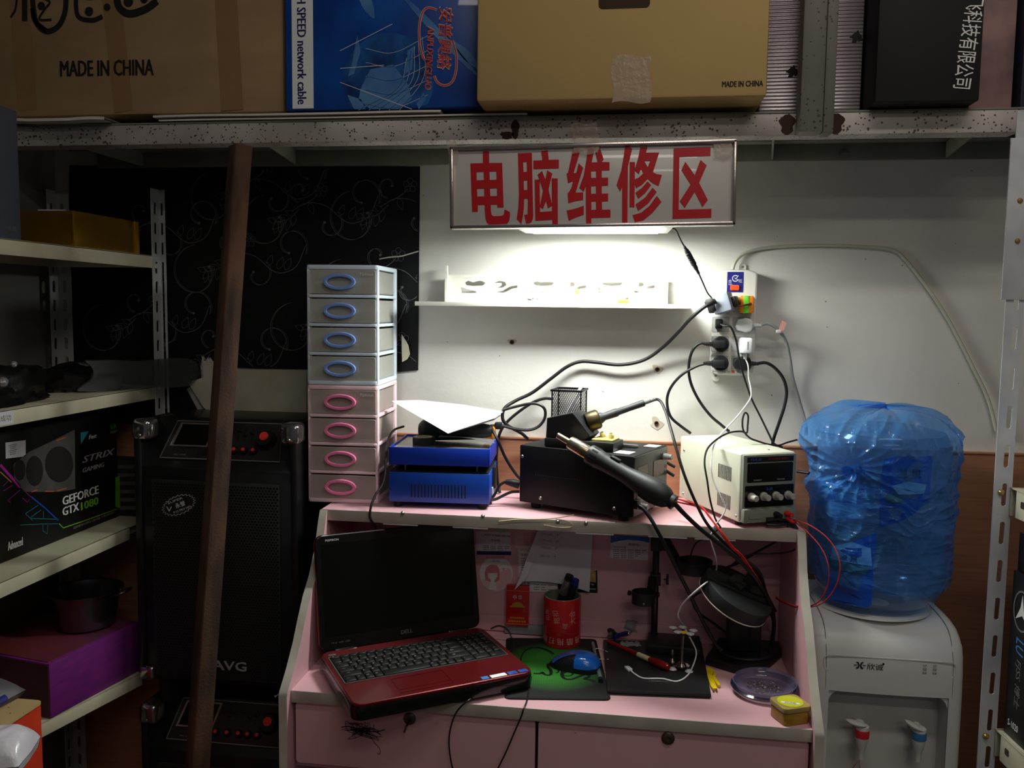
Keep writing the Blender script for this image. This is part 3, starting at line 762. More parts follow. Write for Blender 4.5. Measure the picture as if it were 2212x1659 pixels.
# ================================================================== blue preheating plate
mat('hot_blue', (6, 60, 156), .38, var=.06, vs=9, coat=.15); mat('hot_blue_tray', (14, 54, 172), .38, var=.06)
mat('dark_gap', (10, 10, 12), .8); mat('plate_glass', (150, 146, 134), .22, metal=.5, rgb2=(112, 112, 108), vs=14)
mat('rubber', (18, 18, 18), .75)
HM = T(-.531, -.242, 1.07) @ RZ(3.5)
hp = thing('heating_plate', 'blue metal heating plate with slotted front on the shelf', 'heating plate', M=HM)
w_, d_ = .228, .200
for x in (.018, w_ - .018):
    for y in (.018, d_ - .018):
        B().cyl((x, y, 0), (x, y, .0135), .009, .011, 16).build('foot', MATS['rubber'], hp)
q = B().box((w_ / 2, d_ / 2, .0475), (w_, d_, .068), .0015)
bo = q.build('lower_body', MATS['hot_blue'], hp)
q = B()
for k in range(17):
    q.plate([rrect(.0026, .030, .0012, cx=.052 + .0076 * k, cy=.040)], .0006, M=T(0, -.0001, 0) @ FRONT)
q.build('vent_slots', MATS['dark_gap'], bo)
B().box((w_ / 2, d_ / 2, .0825), (w_ - .004, d_ - .004, .002)).box((w_ / 2, d_ / 2 + .02, .09), (w_ - .05, d_ - .07, .014)).build('gap_plate', MATS['dark_gap'], hp)
for x in (.034, w_ - .03):
    for y in (.02, d_ - .02):
        B().cyl((x, y, .083), (x, y, .099), .002, n=10).build('standoff', MATS['screw_steel'], hp)
q = B().box((w_ / 2, .0015, .1185), (w_, .003, .040), .0008).box((w_ / 2, d_ - .0015, .1185), (w_, .003, .040), .0008).box((.0015, d_ / 2, .1185), (.003, d_, .040), .0008).box((w_ - .0015, d_ / 2, .1185), (.003, d_, .040), .0008).box((w_ / 2, d_ / 2, .100), (w_ - .004, d_ - .004, .002))
q.build('upper_tray', MATS['hot_blue_tray'], hp)
B().box((w_ / 2, d_ / 2, .1325), (w_ - .010, d_ - .010, .004)).build('heating_surface', MATS['plate_glass'], hp)
q = B().box((w_ + .0035, .085, .06), (.008, .03, .05), .002); q.build('power_switch', MATS['plastic_black'], hp)
q = B().box((w_ + .0012, .075, .024), (.002, .03, .03)); q.build('rating_label', MATS['paper_grey'], hp)
HT = 1.07 + .1347
# roll of black tape
mat('tape_core', (206, 200, 160), .8)
tr = thing('tape_roll', 'roll of black electrical tape lying on the blue heating plate', 'tape', (PY(916, 945, -.165).x, -.165, HT))
B().lathe([(.018, 0), (.0255, 0), (.0265, .001), (.0265, .017), (.0255, .018), (.019, .018)], 32).build('tape', MATS['plastic_black'], tr)
B().lathe([(.0195, 0), (.0195, .0182), (.017, .0182), (.017, 0)], 32).build('core', MATS['tape_core'], tr)
# grey film
p = [PY(946, 945, -.185), PY(1070, 958, -.195), PY(1062, 948, -.14), PY(950, 940, -.14)]
p[1].z = max(p[1].z, HT + .004); p[2].z = max(p[2].z, HT + .003); p[3].z = max(p[3].z, HT + .003)
q = B(); o = p[0]
q.grid(lambda u, v_: (p[0].lerp(p[1], u)).lerp(p[3].lerp(p[2], u), v_) - o + Vector((0, 0, .006 * math.sin(PI * u) * (1 - v_))), 12, 6)
mat('grey_film', (96, 98, 98), .35, var=.1)
tag(q.build('plastic_film', MATS['grey_film'], loc=o), 'small grey plastic film sheet on the heating plate in front of black tool', 'film')
# black power tool with orange ends
mat('tool_dark', (30, 35, 36), .5, var=.08); mat('tool_orange', (232, 132, 28), .45)
pt = thing('heat_tool', 'black hand tool with orange ends lying under the white paper', 'tool', (-.405, -.102, HT + .0262), 4)
L2 = frame_to((1, 0, 0))
B().lathe([(0, -.092), (.014, -.090), (.022, -.083), (.0255, -.07), (.0255, -.05), (.0235, .0), (.021, .045), (.017, .07), (.014, .085), (0, .087)], 24, M=L2 @ Matrix.Scale(1, 4)).build('tool_body', MATS['tool_dark'], pt)
B().box((-.072, .018, .02), (.022, .02, .022), .004).build('orange_tab', MATS['tool_orange'], pt)
B().box((.078, .008, -.004), (.030, .030, .030), .005).build('orange_grip', MATS['tool_orange'], pt)
B().box((.100, .01, .012), (.018, .020, .016), .003).build('cord_socket', MATS['plastic_black'], pt)
# folded white paper
pa = [PY(846, 866, -.150), PY(905, 864, -.075), PY(1000, 874, -.050), PY(1087, 889, -.060), PY(1070, 903, -.120), PY(967, 936, -.235), PY(905, 900, -.195)]
q = B(); o = sum(pa, Vector()) / 7 ; o.z = pa[5].z
pp = shift(pa, o)
cen = Vector((pa[0] + pa[3] + pa[5]) / 3) - o + Vector((0, 0, .008))
V = pp + [cen]
q.add(V, [[i, (i + 1) % 7, 7] for i in range(7)])
lo = [pp[5] + Vector((.001, 0, -.0005)), pp[4] + Vector((-.004, .006, -.006)), pp[3] + Vector((-.006, .004, -.010)), pp[1] + Vector((.03, 0, -.022)), pp[6] + Vector((.02, .02, -.006))]
q.add(lo, [[0, 1, 2], [0, 2, 3], [0, 3, 4]])
mid = [pp[5] + Vector((.006, .004, .001)), (pp[5] * .55 + pp[4] * .45) + Vector((0, 0, .010)), pp[4] + Vector((.004, .004, -.001))]
q.add([pp[5], mid[1], pp[4], (pp[5] + pp[4]) / 2 + Vector((0, .004, -.002))], [[0, 1, 2], [0, 2, 3]])
fo = q.build('folded_paper', MATS['paper_white'], loc=o, fixn=False)
sm = fo.modifiers.new('s', 'SUBSURF'); sm.levels = 1; sm.render_levels = 2; sm.subdivision_type = 'SIMPLE'
tag(fo, 'folded white sheet of paper lying over the black tool on the heating plate', 'paper')

# ================================================================== black rework station
mat('station_black', (14, 14, 15), .55, var=.15, vs=30, bump=.08, bs=420, spec=.3)
mat('panel_dark', (34, 33, 32), .35, var=.1); mat('panel_grey', (96, 94, 90), .4)
mat('knob_grey', (128, 128, 124), .45, var=.08); mat('dark_red_window', (64, 14, 12), .2)
SW, SD, SHH = .277, .190, .130
STM = T(-.240, -.190, 1.0705) @ RZ(-23.4)
stn = thing('rework_station', 'black box-shaped soldering station turned sideways on the desk shelf', 'soldering station', M=STM)
SB = .0145
for x in (.03, SW - .03):
    for y in (.025, SD - .025): B().cyl((x, y, 0), (x, y, SB + .001), .011, .013, 14).build('foot', MATS['rubber'], stn)
cas = B().box((SW / 2, SD / 2, SB + SHH / 2), (SW, SD, SHH), .0015).build('casing', MATS['station_black'], stn)
q = B()
for k in range(22): q.box((.042 + .0052 * k, -.0003, SB + .066), (.0012, .0008, .0012))
q.build('vent_holes', MATS['panel_grey'], cas)
for (x, z) in ((.006, .104), (.055, .014), (.235, .014)):
    B().lathe([(0, .0022), (.003, .0018), (.0042, 0)], 14, M=T(x, -.0003, SB + z) @ FRONT).build('screw', MATS['screw_steel'], stn)
q = B().box((SW + .001, SD / 2, SB + SHH / 2), (.004, SD - .002, SHH - .003), .001); fpn = q.build('front_panel', MATS['panel_dark'], stn)
q = B()
for (y, z, w2, h2, mi) in ((.045, .088, .055, .034, 1), (.135, .088, .060, .034, 1), (.045, .04, .06, .028, 0), (.135, .04, .06, .028, 0)):
    q.plate([rrect(w2, h2, .002, cx=y, cy=SB + z)], .0008, mi=mi, M=T(SW + .0030, 0, 0) @ RIGHT)
q.build('display_window', [MATS['panel_grey'], MATS['dark_red_window']], fpn)
for (y, z) in ((.165, .108), (.165, .03), (.03, .02)):
    B().lathe([(.008, 0), (.008, .010), (.0065, .012), (.0065, .020), (0, .020)], 18, M=T(SW + .003, y, SB + z) @ RIGHT).build('knob', MATS['knob_grey'], stn)
q = B().box((.238, .040, SB + SHH + .0004), (.038, .036, .0008), M=RZ(0)); q.build('paper_label', MATS['paper_grey'], stn)
q = B().box((.255, .160, SB + SHH + .0004), (.030, .034, .0008)); q.build('paper_label', MATS['paper_grey'], stn)
q = B().box((SW + .004, .012, SB + .028), (.012, .02, .02), .002); q.build('cord_outlet', MATS['plastic_black'], stn)
TOPZ = 1.0705 + SB + SHH + .0002
# --- soldering iron stand on top of the station
p0 = PZ(1175, 965, TOPZ); p1 = PZ(1325, 978, TOPZ)
ang = math.degrees(math.atan2(p1.y - p0.y, p1.x - p0.x)); ln = (p1 - p0).length
ist = thing('soldering_iron_stand', 'black soldering iron stand with sponge tray on top of the station', 'stand', (p0.x, p0.y, TOPZ + .0005), ang)
k_ = ln / .170
q = B().box((.085 * k_, .035, .010), (.170 * k_, .070, .020), .003)
q.build('stand_base', MATS['plastic_black'], ist)
q = B().plate([[(.002, .020), (.100 * k_, .020), (.112 * k_, .032), (.075 * k_, .074), (.068 * k_, .080), (.004, .064)]], .062, M=T(0, .066, 0) @ FRONT, bev=.002)
q.build('holder_block', MATS['plastic_black'], ist)
mat('sponge', (206, 186, 96), .9, bump=.6, bs=300); mat('old_brass', (74, 64, 42), .4, metal=.7, var=.2)
q = B().box((.137 * k_, .038, .0215), (.050 * k_, .048, .005), .001); q.build('sponge', MATS['sponge'], ist)
for (x, y) in ((.125 * k_, .052), (.150 * k_, .042)):
    B().lathe([(.0052, 0), (.0062, .002), (.0052, .010), (.0034, .012), (.0034, .004), (0, .004)], 14, M=T(x, y, .0245) @ RX(25)).build('spare_tip', MATS['tape_core'], ist)
hb = ist.matrix_basis.inverted() if False else (T(p0.x, p0.y, TOPZ + .0005) @ RZ(ang)).inverted()
ia = PY(1262, 915, -.195); ib = PY(1418, 861, -.165)
ax = (ib - ia).normalized()
ca = hb @ (ia + ax * .006); cb = hb @ (ia + ax * .034)
B().lathe([(.0, 0), (.021, 0), (.022, .002), (.022, .026), (.019, .030), (.013, .031)], 26, M=frame_to(cb - ca, ca)).build('iron_holder', MATS['old_brass'], ist)
# --- soldering iron resting in the stand
mat('iron_grip', (46, 48, 50), .55, var=.08)
ir = thing('soldering_iron', 'dark grey soldering iron resting in the black stand', 'soldering iron', M=frame_to(ax, ia + ax * .028))
Ltot = (ib - ia).length - .028
B().lathe([(0, 0), (.0125, 0), (.0135, .002), (.0125, .012), (.0085, .020), (.0095, .046), (.0092, .050), (.0078, .052), (.0072, .08), (.0078, Ltot - .03), (.0050, Ltot - .028), (0, Ltot - .027)], 22).build('iron_handle', MATS['iron_grip'], ir)
q = B()
for k in range(9): q.lathe([(.0040, Ltot - .029 + .003 * k), (.0050, Ltot - .028 + .003 * k), (.0050, Ltot - .027 + .003 * k), (.0040, Ltot - .0262 + .003 * k)], 14)
q.build('strain_relief', MATS['knob_grey'], ir)
cpts = [Vector((0, 0, Ltot - .03))]
Mi = frame_to(ax, ia + ax * .028).inverted()
cpts += [Mi @ p for p in pth((1421, 863, -.168), (1436, 884, -.19), (1446, 916, -.22), (1458, 958, -.262), (1478, 1025, -.30), (1505, 1090, -.315), (1530, 1135, -.322), (1570, 1178, -.318), (1602, 1204, -.31), (1640, 1235, -.29), (1655, 1280, -.25), (1675, 1320, -.22))]
B().tube(cpts, .0032, n=8).build('cord', MATS['cable_black'], ir)
# --- wire mesh pen basket with pencil
pb = PZ(1193, 925, TOPZ)
bs0 = PY(1193, 900, -.060); bs1 = PY(1266, 900, -.075)
bx = thing('mesh_pen_basket', 'square black wire mesh pen basket behind the soldering iron stand', 'pen holder', (-.184 + .045, -.062, TOPZ), -8)
hw = .0345; bh = PY(1230, 843, -.10).z - TOPZ
mat('mesh_black', (20, 20, 22), .4, metal=.4)
q = B()
for s in range(4):
    Ms = RZ(90 * s) @ T(0, -hw, 0) @ FRONT
    for k in range(-13, 14):
        for sg_ in (1, -1):
            pts = []
            for zz in (0, bh):
                pts.append((k * .0052 + sg_ * (zz - bh / 2) * .55, zz))
            (x0, z0), (x1, z1) = pts
            # clip the strand to the face
            def cl(x0, z0, x1, z1):
                t0, t1 = 0.0, 1.0; dx = x1 - x0
                for lo_, hi_ in ((-hw, hw),):
                    if abs(dx) < 1e-9: return None
                    ta, tb = (lo_ - x0) / dx, (hi_ - x0) / dx
                    if ta > tb: ta, tb = tb, ta
                    t0 = max(t0, ta); t1 = min(t1, tb)
                if t0 >= t1: return None
                return [(x0 + dx * t0, z0 + (z1 - z0) * t0), (x0 + dx * t1, z0 + (z1 - z0) * t1)]
            r_ = cl(x0, z0, x1, z1)
            if r_: q.ribbon(r_, .0011, M=Ms)
q.box((0, 0, .001), (2 * hw, 2 * hw, .002))
q.build('wire_mesh', MATS['mesh_black'], bx, fixn=False)
q = B()
for s in range(4):
    q.box((0, -hw - .001, bh - .002), (2 * hw + .008, .004, .005), .001, M=RZ(90 * s)); q.cyl((-hw, -hw, 0), (-hw, -hw, bh), .0018, n=8, M=RZ(90 * s))
q.build('basket_rim', MATS['mesh_black'], bx)
mat('pencil_grey', (120, 120, 126), .5)
pc0 = PY(1226, 888, -.065); pc1 = PY(1258, 832, -.050)
dd = (pc1 - pc0).normalized()
pn = thing('pen', 'grey pen standing in the black mesh basket', 'pen', M=frame_to(dd, pc1 - dd * .128))
B().lathe([(0, 0), (.0015, .004), (.0042, .014), (.0042, .108), (.0036, .109)], 12).build('barrel', MATS['pencil_grey'], pn)
B().lathe([(.0036, .109), (.0042, .110), (.0042, .126), (.003, .128), (0, .128)], 12).build('end_cap', MATS['paper_grey'], pn)
# --- flat steel bar on the station
p = PZ(1356, 962, TOPZ + .004)
tag(B().box((0, 0, .003), (.046, .012, .006), .001).build('steel_bar', MATS['metal_grey'], loc=(p.x, p.y, TOPZ + .0003), rot=(0, 0, -17)), 'short flat steel bar on top of the black station', 'bar')

# ================================================================== hot air gun clipped on the station's long side
mat('gun_black', (30, 32, 35), .5, var=.06); mat('nozzle_steel', (176, 170, 158), .25, metal=.95, rgb2=(150, 130, 84), vs=30)
g0 = PY(1205, 941, -.262); g1 = PY(1453, 1084, -.365)
ax = (g1 - g0).normalized(); GL_ = (g1 - g0).length
gm = frame_to(ax, g0)
gun = thing('hot_air_gun', 'black hot air gun with steel nozzle hanging across the station front', 'hot air gun', M=gm)
s_ = GL_ / .275
B().lathe([(.0045, 0), (.0070, 0), (.0072, .028), (.0075, .030), (.0140, .031), (.0148, .036), (.0148, .084), (.012, .088)], 26, M=Matrix.Scale(s_, 4)).build('nozzle', MATS['nozzle_steel'], gun)
B().lathe([(.015, .078), (.0195, .079), (.0205, .083), (.0205, .100), (.0185, .112), (.0175, .124), (.0170, .150), (.0175, .170), (.0200, .190), (.0235, .215), (.0250, .232), (.0240, .248), (.0200, .262), (.0140, .270), (.0150, .274), (.0150, .279), (.008, .281), (0, .281)], 30, M=Matrix.Scale(s_, 4)).build('gun_body', MATS['gun_black'], gun)
q = B()
for k in range(14):
    a = 2 * PI * k / 14
    q.box((.0206 * math.cos(a), .0206 * math.sin(a), .094), (.002, .0035, .014), M=Matrix.Scale(s_, 4) @ T(0, 0, 0), mi=0) if False else q.add(*(lambda bb: (bb.v, bb.f))(B().box((.0204, 0, .093), (.0016, .0034, .013), M=Matrix.Scale(s_, 4) @ RZ(math.degrees(a)))))
for k in range(5):
    for j in range(-2, 3):
        bb = B().box((.0232 + .0008 * (k > 0) + .0006 * (k > 1), 0, .212 + .006 * k), (.0022, .0016, .0042), M=Matrix.Scale(s_, 4) @ RZ(250 + 14 * j)); q.add(bb.v, bb.f)
q.build('vent_slots', MATS['dark_gap'], gun)
q = B().box((.0, .0185, .135), (.012, .006, .022), .002, M=Matrix.Scale(s_, 4)); q.build('hook_magnet', MATS['gun_black'], gun)
gi = gm.inverted()
cp = [Vector((0, 0, .276 * s_))] + [gi @ p for p in pth((1462, 1093, -.362), (1478, 1110, -.36), (1510, 1140, -.352), (1560, 1180, -.34), (1605, 1218, -.325), (1640, 1262, -.30), (1665, 1310, -.26), (1672, 1345, -.22), (1668, 1390, -.19))]
B().tube(cp, [.0055, .0052, .0048, .0045, .0045, .0045, .0045, .0045, .0045, .0045], n=10).build('hose_cord', MATS['cable_black'], gun)

# ================================================================== bench power supply
mat('psu_cream', (206, 208, 188), .45, var=.03, bump=.05, bs=500); mat('psu_front', (128, 134, 122), .5, var=.04)
mat('psu_black', (12, 12, 13), .25, var=.1); mat('psu_blue', (40, 90, 190), .4); mat('psu_ink_red', (150, 40, 40), .4); mat('knob_light', (176, 176, 164), .45)
mat('lead_red', (206, 44, 36), .45); mat('lead_dark_red', (150, 30, 26), .45); 
PW, PD, PH = .132, .262, .146
PM = T(.2375, -.287, 1.0705) @ RZ(25)
ps = thing('bench_power_supply', 'cream metal bench power supply with four knobs at shelf right end', 'power supply', M=PM)
PB = .010
for x in (.016, PW - .016):
    for y in (.03, PD - .03): B().cyl((x, y, 0), (x, y, PB + .001), .007, .008, 12).build('foot', MATS['rubber'], ps)
cv = B().box((PW / 2, PD / 2 + .004, PB + PH / 2), (PW, PD, PH), .004, 3).build('cover', MATS['psu_cream'], ps)
q = B()
for z in (.096, .034):
    q = B()
    for k in range(10): q.box((-.0002, .040 + .0055 * k, PB + z), (.0012, .0018, .030))
    q.build('vent_slots', MATS['dark_gap'], cv)
for (x, y) in ((PW / 2 + .02, .035), (PW / 2, .2)):
    B().lathe([(0, .002), (.0024, .0018), (.0034, 0)], 12, M=T(x, y, PB + PH)).build('screw', MATS['screw_steel'], ps)
for (y, z) in ((.015, .012), (.245, .115), (.245, .012)):
    B().lathe([(0, .002), (.0024, .0018), (.0034, 0)], 12, M=T(0, y, PB + z) @ LEFT).build('screw', MATS['screw_steel'], ps)
fb = B().box((PW / 2, .001, PB + PH / 2), (PW - .004, .010, PH - .004), .003).box((PW / 2, -.003, PB + .016), (PW - .004, .018, .030), .003).build('front_bezel', MATS['psu_front'], ps)
q = B().plate([rrect(PW - .020, .011, .001, cx=PW / 2, cy=PB + .134)], .001, M=T(0, -.0038, 0) @ FRONT); st_ = q.build('name_strip', MATS['psu_black'], ps)
B().text('YIHUA', T(.030, -.0050, PB + .134) @ FRONT, size=1, fit=(.026, .006)).build('printed_lettering', MATS['psu_blue'], st_)
B().text('DC POWER SUPPLY', T(.085, -.0050, PB + .134) @ FRONT, size=1, fit=(.05, .0045)).build('printed_lettering', MATS['psu_ink_red'], st_)
q = B().plate([rrect(PW - .022, .040, .003, cx=PW / 2, cy=PB + .106)], .001, M=T(0, -.0038, 0) @ FRONT); ds = q.build('display', MATS['psu_black'], ps)
for (x, tx) in ((.036, 'CURRENT'), (.092, 'VOLTAGE')):
    B().text(tx, T(x, -.0050, PB + .0905) @ FRONT, size=1, fit=(.019, .0026)).build('printed_lettering', MATS['knob_light'], ds)
q = B().plate([rrect(PW - .014, .046, .003, cx=PW / 2, cy=PB + .056)], .001, M=T(0, -.0038, 0) @ FRONT); kp = q.build('knob_panel', MATS['psu_black'], ps)
B().text('0-3A', T(.066, -.0050, PB + .071) @ FRONT, size=1, fit=(.015, .007)).build('printed_lettering', MATS['psu_blue'], kp)
for k in range(4):
    B().lathe([(.0092, 0), (.0092, .004), (.0070, .006), (.0066, .019), (.0056, .0205), (0, .0205)], 20, M=T(.022 + .0295 * k, -.0048, PB + .0555) @ FRONT).build('knob', MATS['knob_light'], ps)
q = B().plate([rrect(.034, .013, .005, cx=.030, cy=PB + .0165)], .0014, M=T(0, -.0118, 0) @ FRONT, bev=.0004); q.build('power_button', MATS['psu_front'], ps)
for x, m_ in ((.078, 'plastic_black'), (.104, 'lead_red')):
    B().lathe([(.006, 0), (.006, .010), (.0045, .012), (.0045, .020), (0, .020)], 14, M=T(x, -.012, PB + .018) @ FRONT).build('terminal', MATS[m_], ps)
# crocodile clips with red and black leads
cl = thing('test_lead', 'black crocodile clip and lead hanging at the power supply terminals', 'test lead', PY(1690, 1125, -.275))
o = PY(1690, 1125, -.275)
def rel(*a): return [PY(*p) - o for p in a]
q = B(); a, c_ = rel((1655, 1124, -.275), (1708, 1128, -.25))
q.tube([a, a.lerp(c_, .5) + Vector((0, 0, .003)), c_], [.0065, .0052, .0036], n=8).tube(rel((1656, 1133, -.279), (1680, 1134, -.276), (1700, 1132, -.262)), [.0028, .0040, .0035], n=8)
q.build('clip_jaws', MATS['plastic_black'], cl)
B().tube(rel((1710, 1130, -.262), (1722, 1148, -.268), (1727, 1163, -.272)), [.0062, .0052, .0038], n=10).build('clip_sleeve', MATS['plastic_black'], cl)
B().tube(rel((1727, 1163, -.272), (1725, 1180, -.275), (1705, 1192, -.272), (1670, 1196, -.262), (1630, 1197, -.255), (1600, 1206, -.25), (1575, 1226, -.245)), .0020, n=8).build('lead', MATS['cable_black'], cl)
B().tube(rel((1706, 1132, -.26), (1692, 1152, -.262), (1672, 1172, -.255), (1632, 1194, -.24), (1598, 1215, -.235), (1568, 1226, -.225)), .0026, n=8).build('lead', MATS['cable_black'], cl)
rl = thing('test_lead', 'long red lead looping from the power supply past the water bottle', 'test lead', PY(1712, 1126, -.27)); o = PY(1712, 1126, -.27)
B().tube(rel((1700, 1119, -.262), (1712, 1126, -.27), (1722, 1128, -.272)), [.004, .0052, .0035], n=8).build('clip_sleeve', MATS['lead_red'], rl)
B().tube(rel((1712, 1122, -.27), (1750, 1135, -.32), (1790, 1165, -.37), (1812, 1205, -.40), (1813, 1245, -.41), (1795, 1285, -.40), (1765, 1308, -.37), (1725, 1310, -.33), (1690, 1298, -.285), (1675, 1288, -.26)), .0013, n=8).build('lead', MATS['lead_dark_red'], rl)
B().tube(rel((1715, 1126, -.27), (1745, 1150, -.31), (1775, 1185, -.35), (1790, 1225, -.375), (1788, 1265, -.375), (1768, 1300, -.36), (1730, 1313, -.33), (1693, 1302, -.285), (1676, 1292, -.26)), .0013, n=8).build('lead', MATS['lead_dark_red'], rl)
rw = thing('red_wire_pair', 'pair of red wires running from behind the station over the shelf edge', 'wire', PY(1452, 1077, -.30)); o = PY(1452, 1077, -.30)
for dx, dy in ((0, 0), (4, 7)):
    B().tube(rel((1450 + dx, 1075 + dy, -.24), (1480 + dx, 1082 + dy, -.27), (1512 + dx, 1093 + dy * .5, -.285), (1530 + dx * .5, 1112 + dy * .6, -.305), (1555 + dx, 1148 + dy * .3, -.325), (1580 + dx, 1183, -.325), (1602 + dx, 1204, -.318), (1640 + dx, 1262, -.29)), .0019, n=8).build('wire', MATS['lead_red'], rw)
# ================================================================== laptop
mat('laptop_red', (98, 14, 20), .34, metal=.35, var=.08, vs=10, coat=.35)
mat('laptop_black', (12, 12, 13), .22, var=.1, coat=.3)
mat('screen_black', (7, 8, 9), .12, var=.1, coat=.2)
mat('key_black', (17, 17, 18), .5, var=.1)
mat('key_tray', (132, 132, 132), .35, metal=.7)
mat('lid_red', (196, 52, 44), .3, coat=.4)
mat('sticker_blue', (60, 130, 205), .35); mat('sticker_navy', (24, 50, 140), .3, rgb2=(60, 110, 190), vs=60)
mat('legend_white', (196, 196, 196), .6)
LM = T(-.487, -.633, .757) @ RZ(33.44)
lw, ld, lh = .376, .272, .033
lap = thing('laptop', 'open red laptop with black screen overhanging the desk front', 'laptop', M=LM)
q = B().plate([rrect(lw, ld, .022, 6, lw / 2, ld / 2)], lh - .006, bev=.004); q.build('base_underside', MATS['laptop_black'], lap)
for (x, y) in ((.03, .16), (lw - .03, .05), (.05, ld - .03), (lw - .03, ld - .03)):
    B().cyl((x, y, -.0068), (x, y, .001), .008, n=12).build('rubber_foot', MATS['rubber'], lap)
q = B().plate([rrect(lw - .003, ld - .003, .021, 6, lw / 2, ld / 2)], .008, M=T(0, 0, lh - .008), bev=.003); q.build('palm_rest', MATS['laptop_red'], lap)
KX0, KX1, KY0, KY1 = .010, .362, .098, .236
q = B().plate([rrect(KX1 - KX0, KY1 - KY0, .003, 3, (KX0 + KX1) / 2, (KY0 + KY1) / 2), rrect(KX1 - KX0 - .004, KY1 - KY0 - .004, .002, 3, (KX0 + KX1) / 2, (KY0 + KY1) / 2)], .0014, M=T(0, 0, lh - .0002)); 
kb = q.build('keyboard', MATS['key_tray'], lap)
B().box(((KX0 + KX1) / 2, (KY0 + KY1) / 2, lh + .0003), (KX1 - KX0 - .003, KY1 - KY0 - .003, .0006)).build('key_bed', MATS['plastic_black'], kb)
rows = ['` 1 2 3 4 5 6 7 8 9 0 - = Bksp:2'.split(), 'Tab:1.5 Q W E R T Y U I O P [ ] \\:1.5'.split(), 'Caps:1.8 A S D F G H J K L ; \' Enter:2.2'.split(), 'Shift:2.3 Z X C V B N M , . / Shift:2.7'.split(), 'Ctrl:1.3 Fn Win Alt :5.5 Alt Ctrl < ^ >:1.2'.split()]
num = ['Nm / * -'.split(), '7 8 9 +'.split(), '4 5 6'.split(), '1 2 3 Ent'.split(), '0:2 .'.split()]
keym = {}
leg = B()
uy = (KY1 - KY0 - .006 - .012) / 5
ux = (KX1 - KX0 - .006) * .785 / 15; nx = (KX1 - KX0 - .006) * .205 / 4
def key(x, y, w_, h_, s):
    kk = (round(w_, 4), round(h_, 4))
    if kk not in keym:
        bb = B(); bm = bmesh.new(); bmesh.ops.create_cube(bm, size=1)
        for v in bm.verts:
            t_ = .9 if v.co.z > 0 else 1.0
            v.co = Vector((v.co.x * (w_ - .0022) * (1 - (1 - t_) * .018 / w_), v.co.y * (h_ - .0022) * t_, (v.co.z + .5) * .0030))
        bmesh.ops.bevel(bm, geom=bm.edges[:], offset=.0006, segments=1, affect='EDGES'); bb.addbm(bm)
        o = bb.build('key', MATS['key_black'], kb, loc=(x, y, lh + .0006)); keym[kk] = o
    else:
        o = keym[kk].copy(); COL.objects.link(o); o.parent = kb; o.location = (x, y, lh + .0006)
    if s: leg.text(s, T(x - w_ * .2 if len(s) == 1 else x - w_ * .12, y + h_ * .12, lh + .0038), size=.0052 if len(s) == 1 else .0036, ext=.00003, res=1)
y0 = KY1 - .003
for k in range(18):
    key(KX0 + .003 + (KX1 - KX0 - .006) / 18 * (k + .5), y0 - .0055, (KX1 - KX0 - .006) / 18, .011, '' if k else 'Esc')
for r_, (a, bq) in enumerate(zip(rows, num)):
    y = y0 - .012 - uy * (r_ + .5)
    for src, xs, u_ in ((a, KX0 + .003, ux), (bq, KX1 - .003 - 4 * nx, nx)):
        x = xs
        for tok in src:
            s, _, wd = tok.rpartition(':') if (':' in tok and len(tok) > 1) else (tok, '', '1')
            wd = float(wd); key(x + u_ * wd / 2, y, u_ * wd, uy, s); x += u_ * wd
leg.build('key_legend', MATS['legend_white'], kb)
q = B().plate([rrect(.108, .066, .004, 3, .152, .050), rrect(.1065, .0645, .0035, 3, .152, .050)], .0006, M=T(0, 0, lh)).box((.152, .031, lh + .0002), (.107, .0006, .0005))
q.build('touchpad', MATS['laptop_red'], lap, label='outlined red touchpad')
for (x, w_, m_) in ((.271, .015, 'sticker_blue'), (.300, .034, 'paper_white'), (.331, .020, 'sticker_navy'), (.355, .018, 'sticker_navy')):
    q = B().plate([rrect(w_, .013, .001, 2, x, .0135)], .0003, M=T(0, 0, lh + .0001) @ T(x, .0135, 0) @ RZ(1) @ T(-x, -.0135, 0)); q.build('sticker', MATS[m_], lap)
q = B().plate([rrect(.016, .008, .002, 2, .022, .2475)], .0004, M=T(0, 0, lh + .0001)); q.build('power_button', MATS['chrome_trim'], lap)
# lid
LL = T(lw / 2, ld - .001, lh - .001) @ RX(-11.4)
q = B().plate([rrect(.370, .246, .018, 6, 0, .123)], .011, M=LL @ T(0, .011, 0) @ FRONT, bev=.003).box((-.13, .002, -.003), (.05, .012, .012), .003, M=LL).box((.13, .002, -.003), (.05, .012, .012), .003, M=LL)
lid = q.build('screen_lid', MATS['laptop_black'], lap)
q = B().plate([rrect(.366, .244, .018, 6, -.0024, .1230)], .006, M=LL @ T(0, .0145, 0) @ FRONT, bev=.002); q.build('back_cover', MATS['lid_red'], lid)
q = B().plate([rect(.344, .196, 0, .128)], .0008, M=LL @ T(0, .0002, 0) @ FRONT); q.build('screen', MATS['screen_black'], lid)
q = B().btext('DELL', LL @ T(.008, -.0004, .0165) @ FRONT, b=.0005, size=1, fit=(.026, .0082), ext=.0003); q.build('maker_mark', MATS['key_tray'], lid)
q = B().text('INSPIRON', LL @ T(-.148, -.0004, .2335) @ FRONT, size=1, fit=(.029, .0045), ext=.0001); q.build('printed_lettering', MATS['legend_white'], lid)
q = B().text('15.6" HD LED', LL @ T(-.14, -.0004, .016) @ FRONT, size=1, fit=(.04, .0036), ext=.0001); q.build('printed_lettering', MATS['metal_grey'], lid)
q = B().plate([rrect(.05, .007, .003, 3, 0, .2365)], .0006, M=LL @ T(0, .0001, 0) @ FRONT); q.build('webcam', MATS['screen_black'], lid)
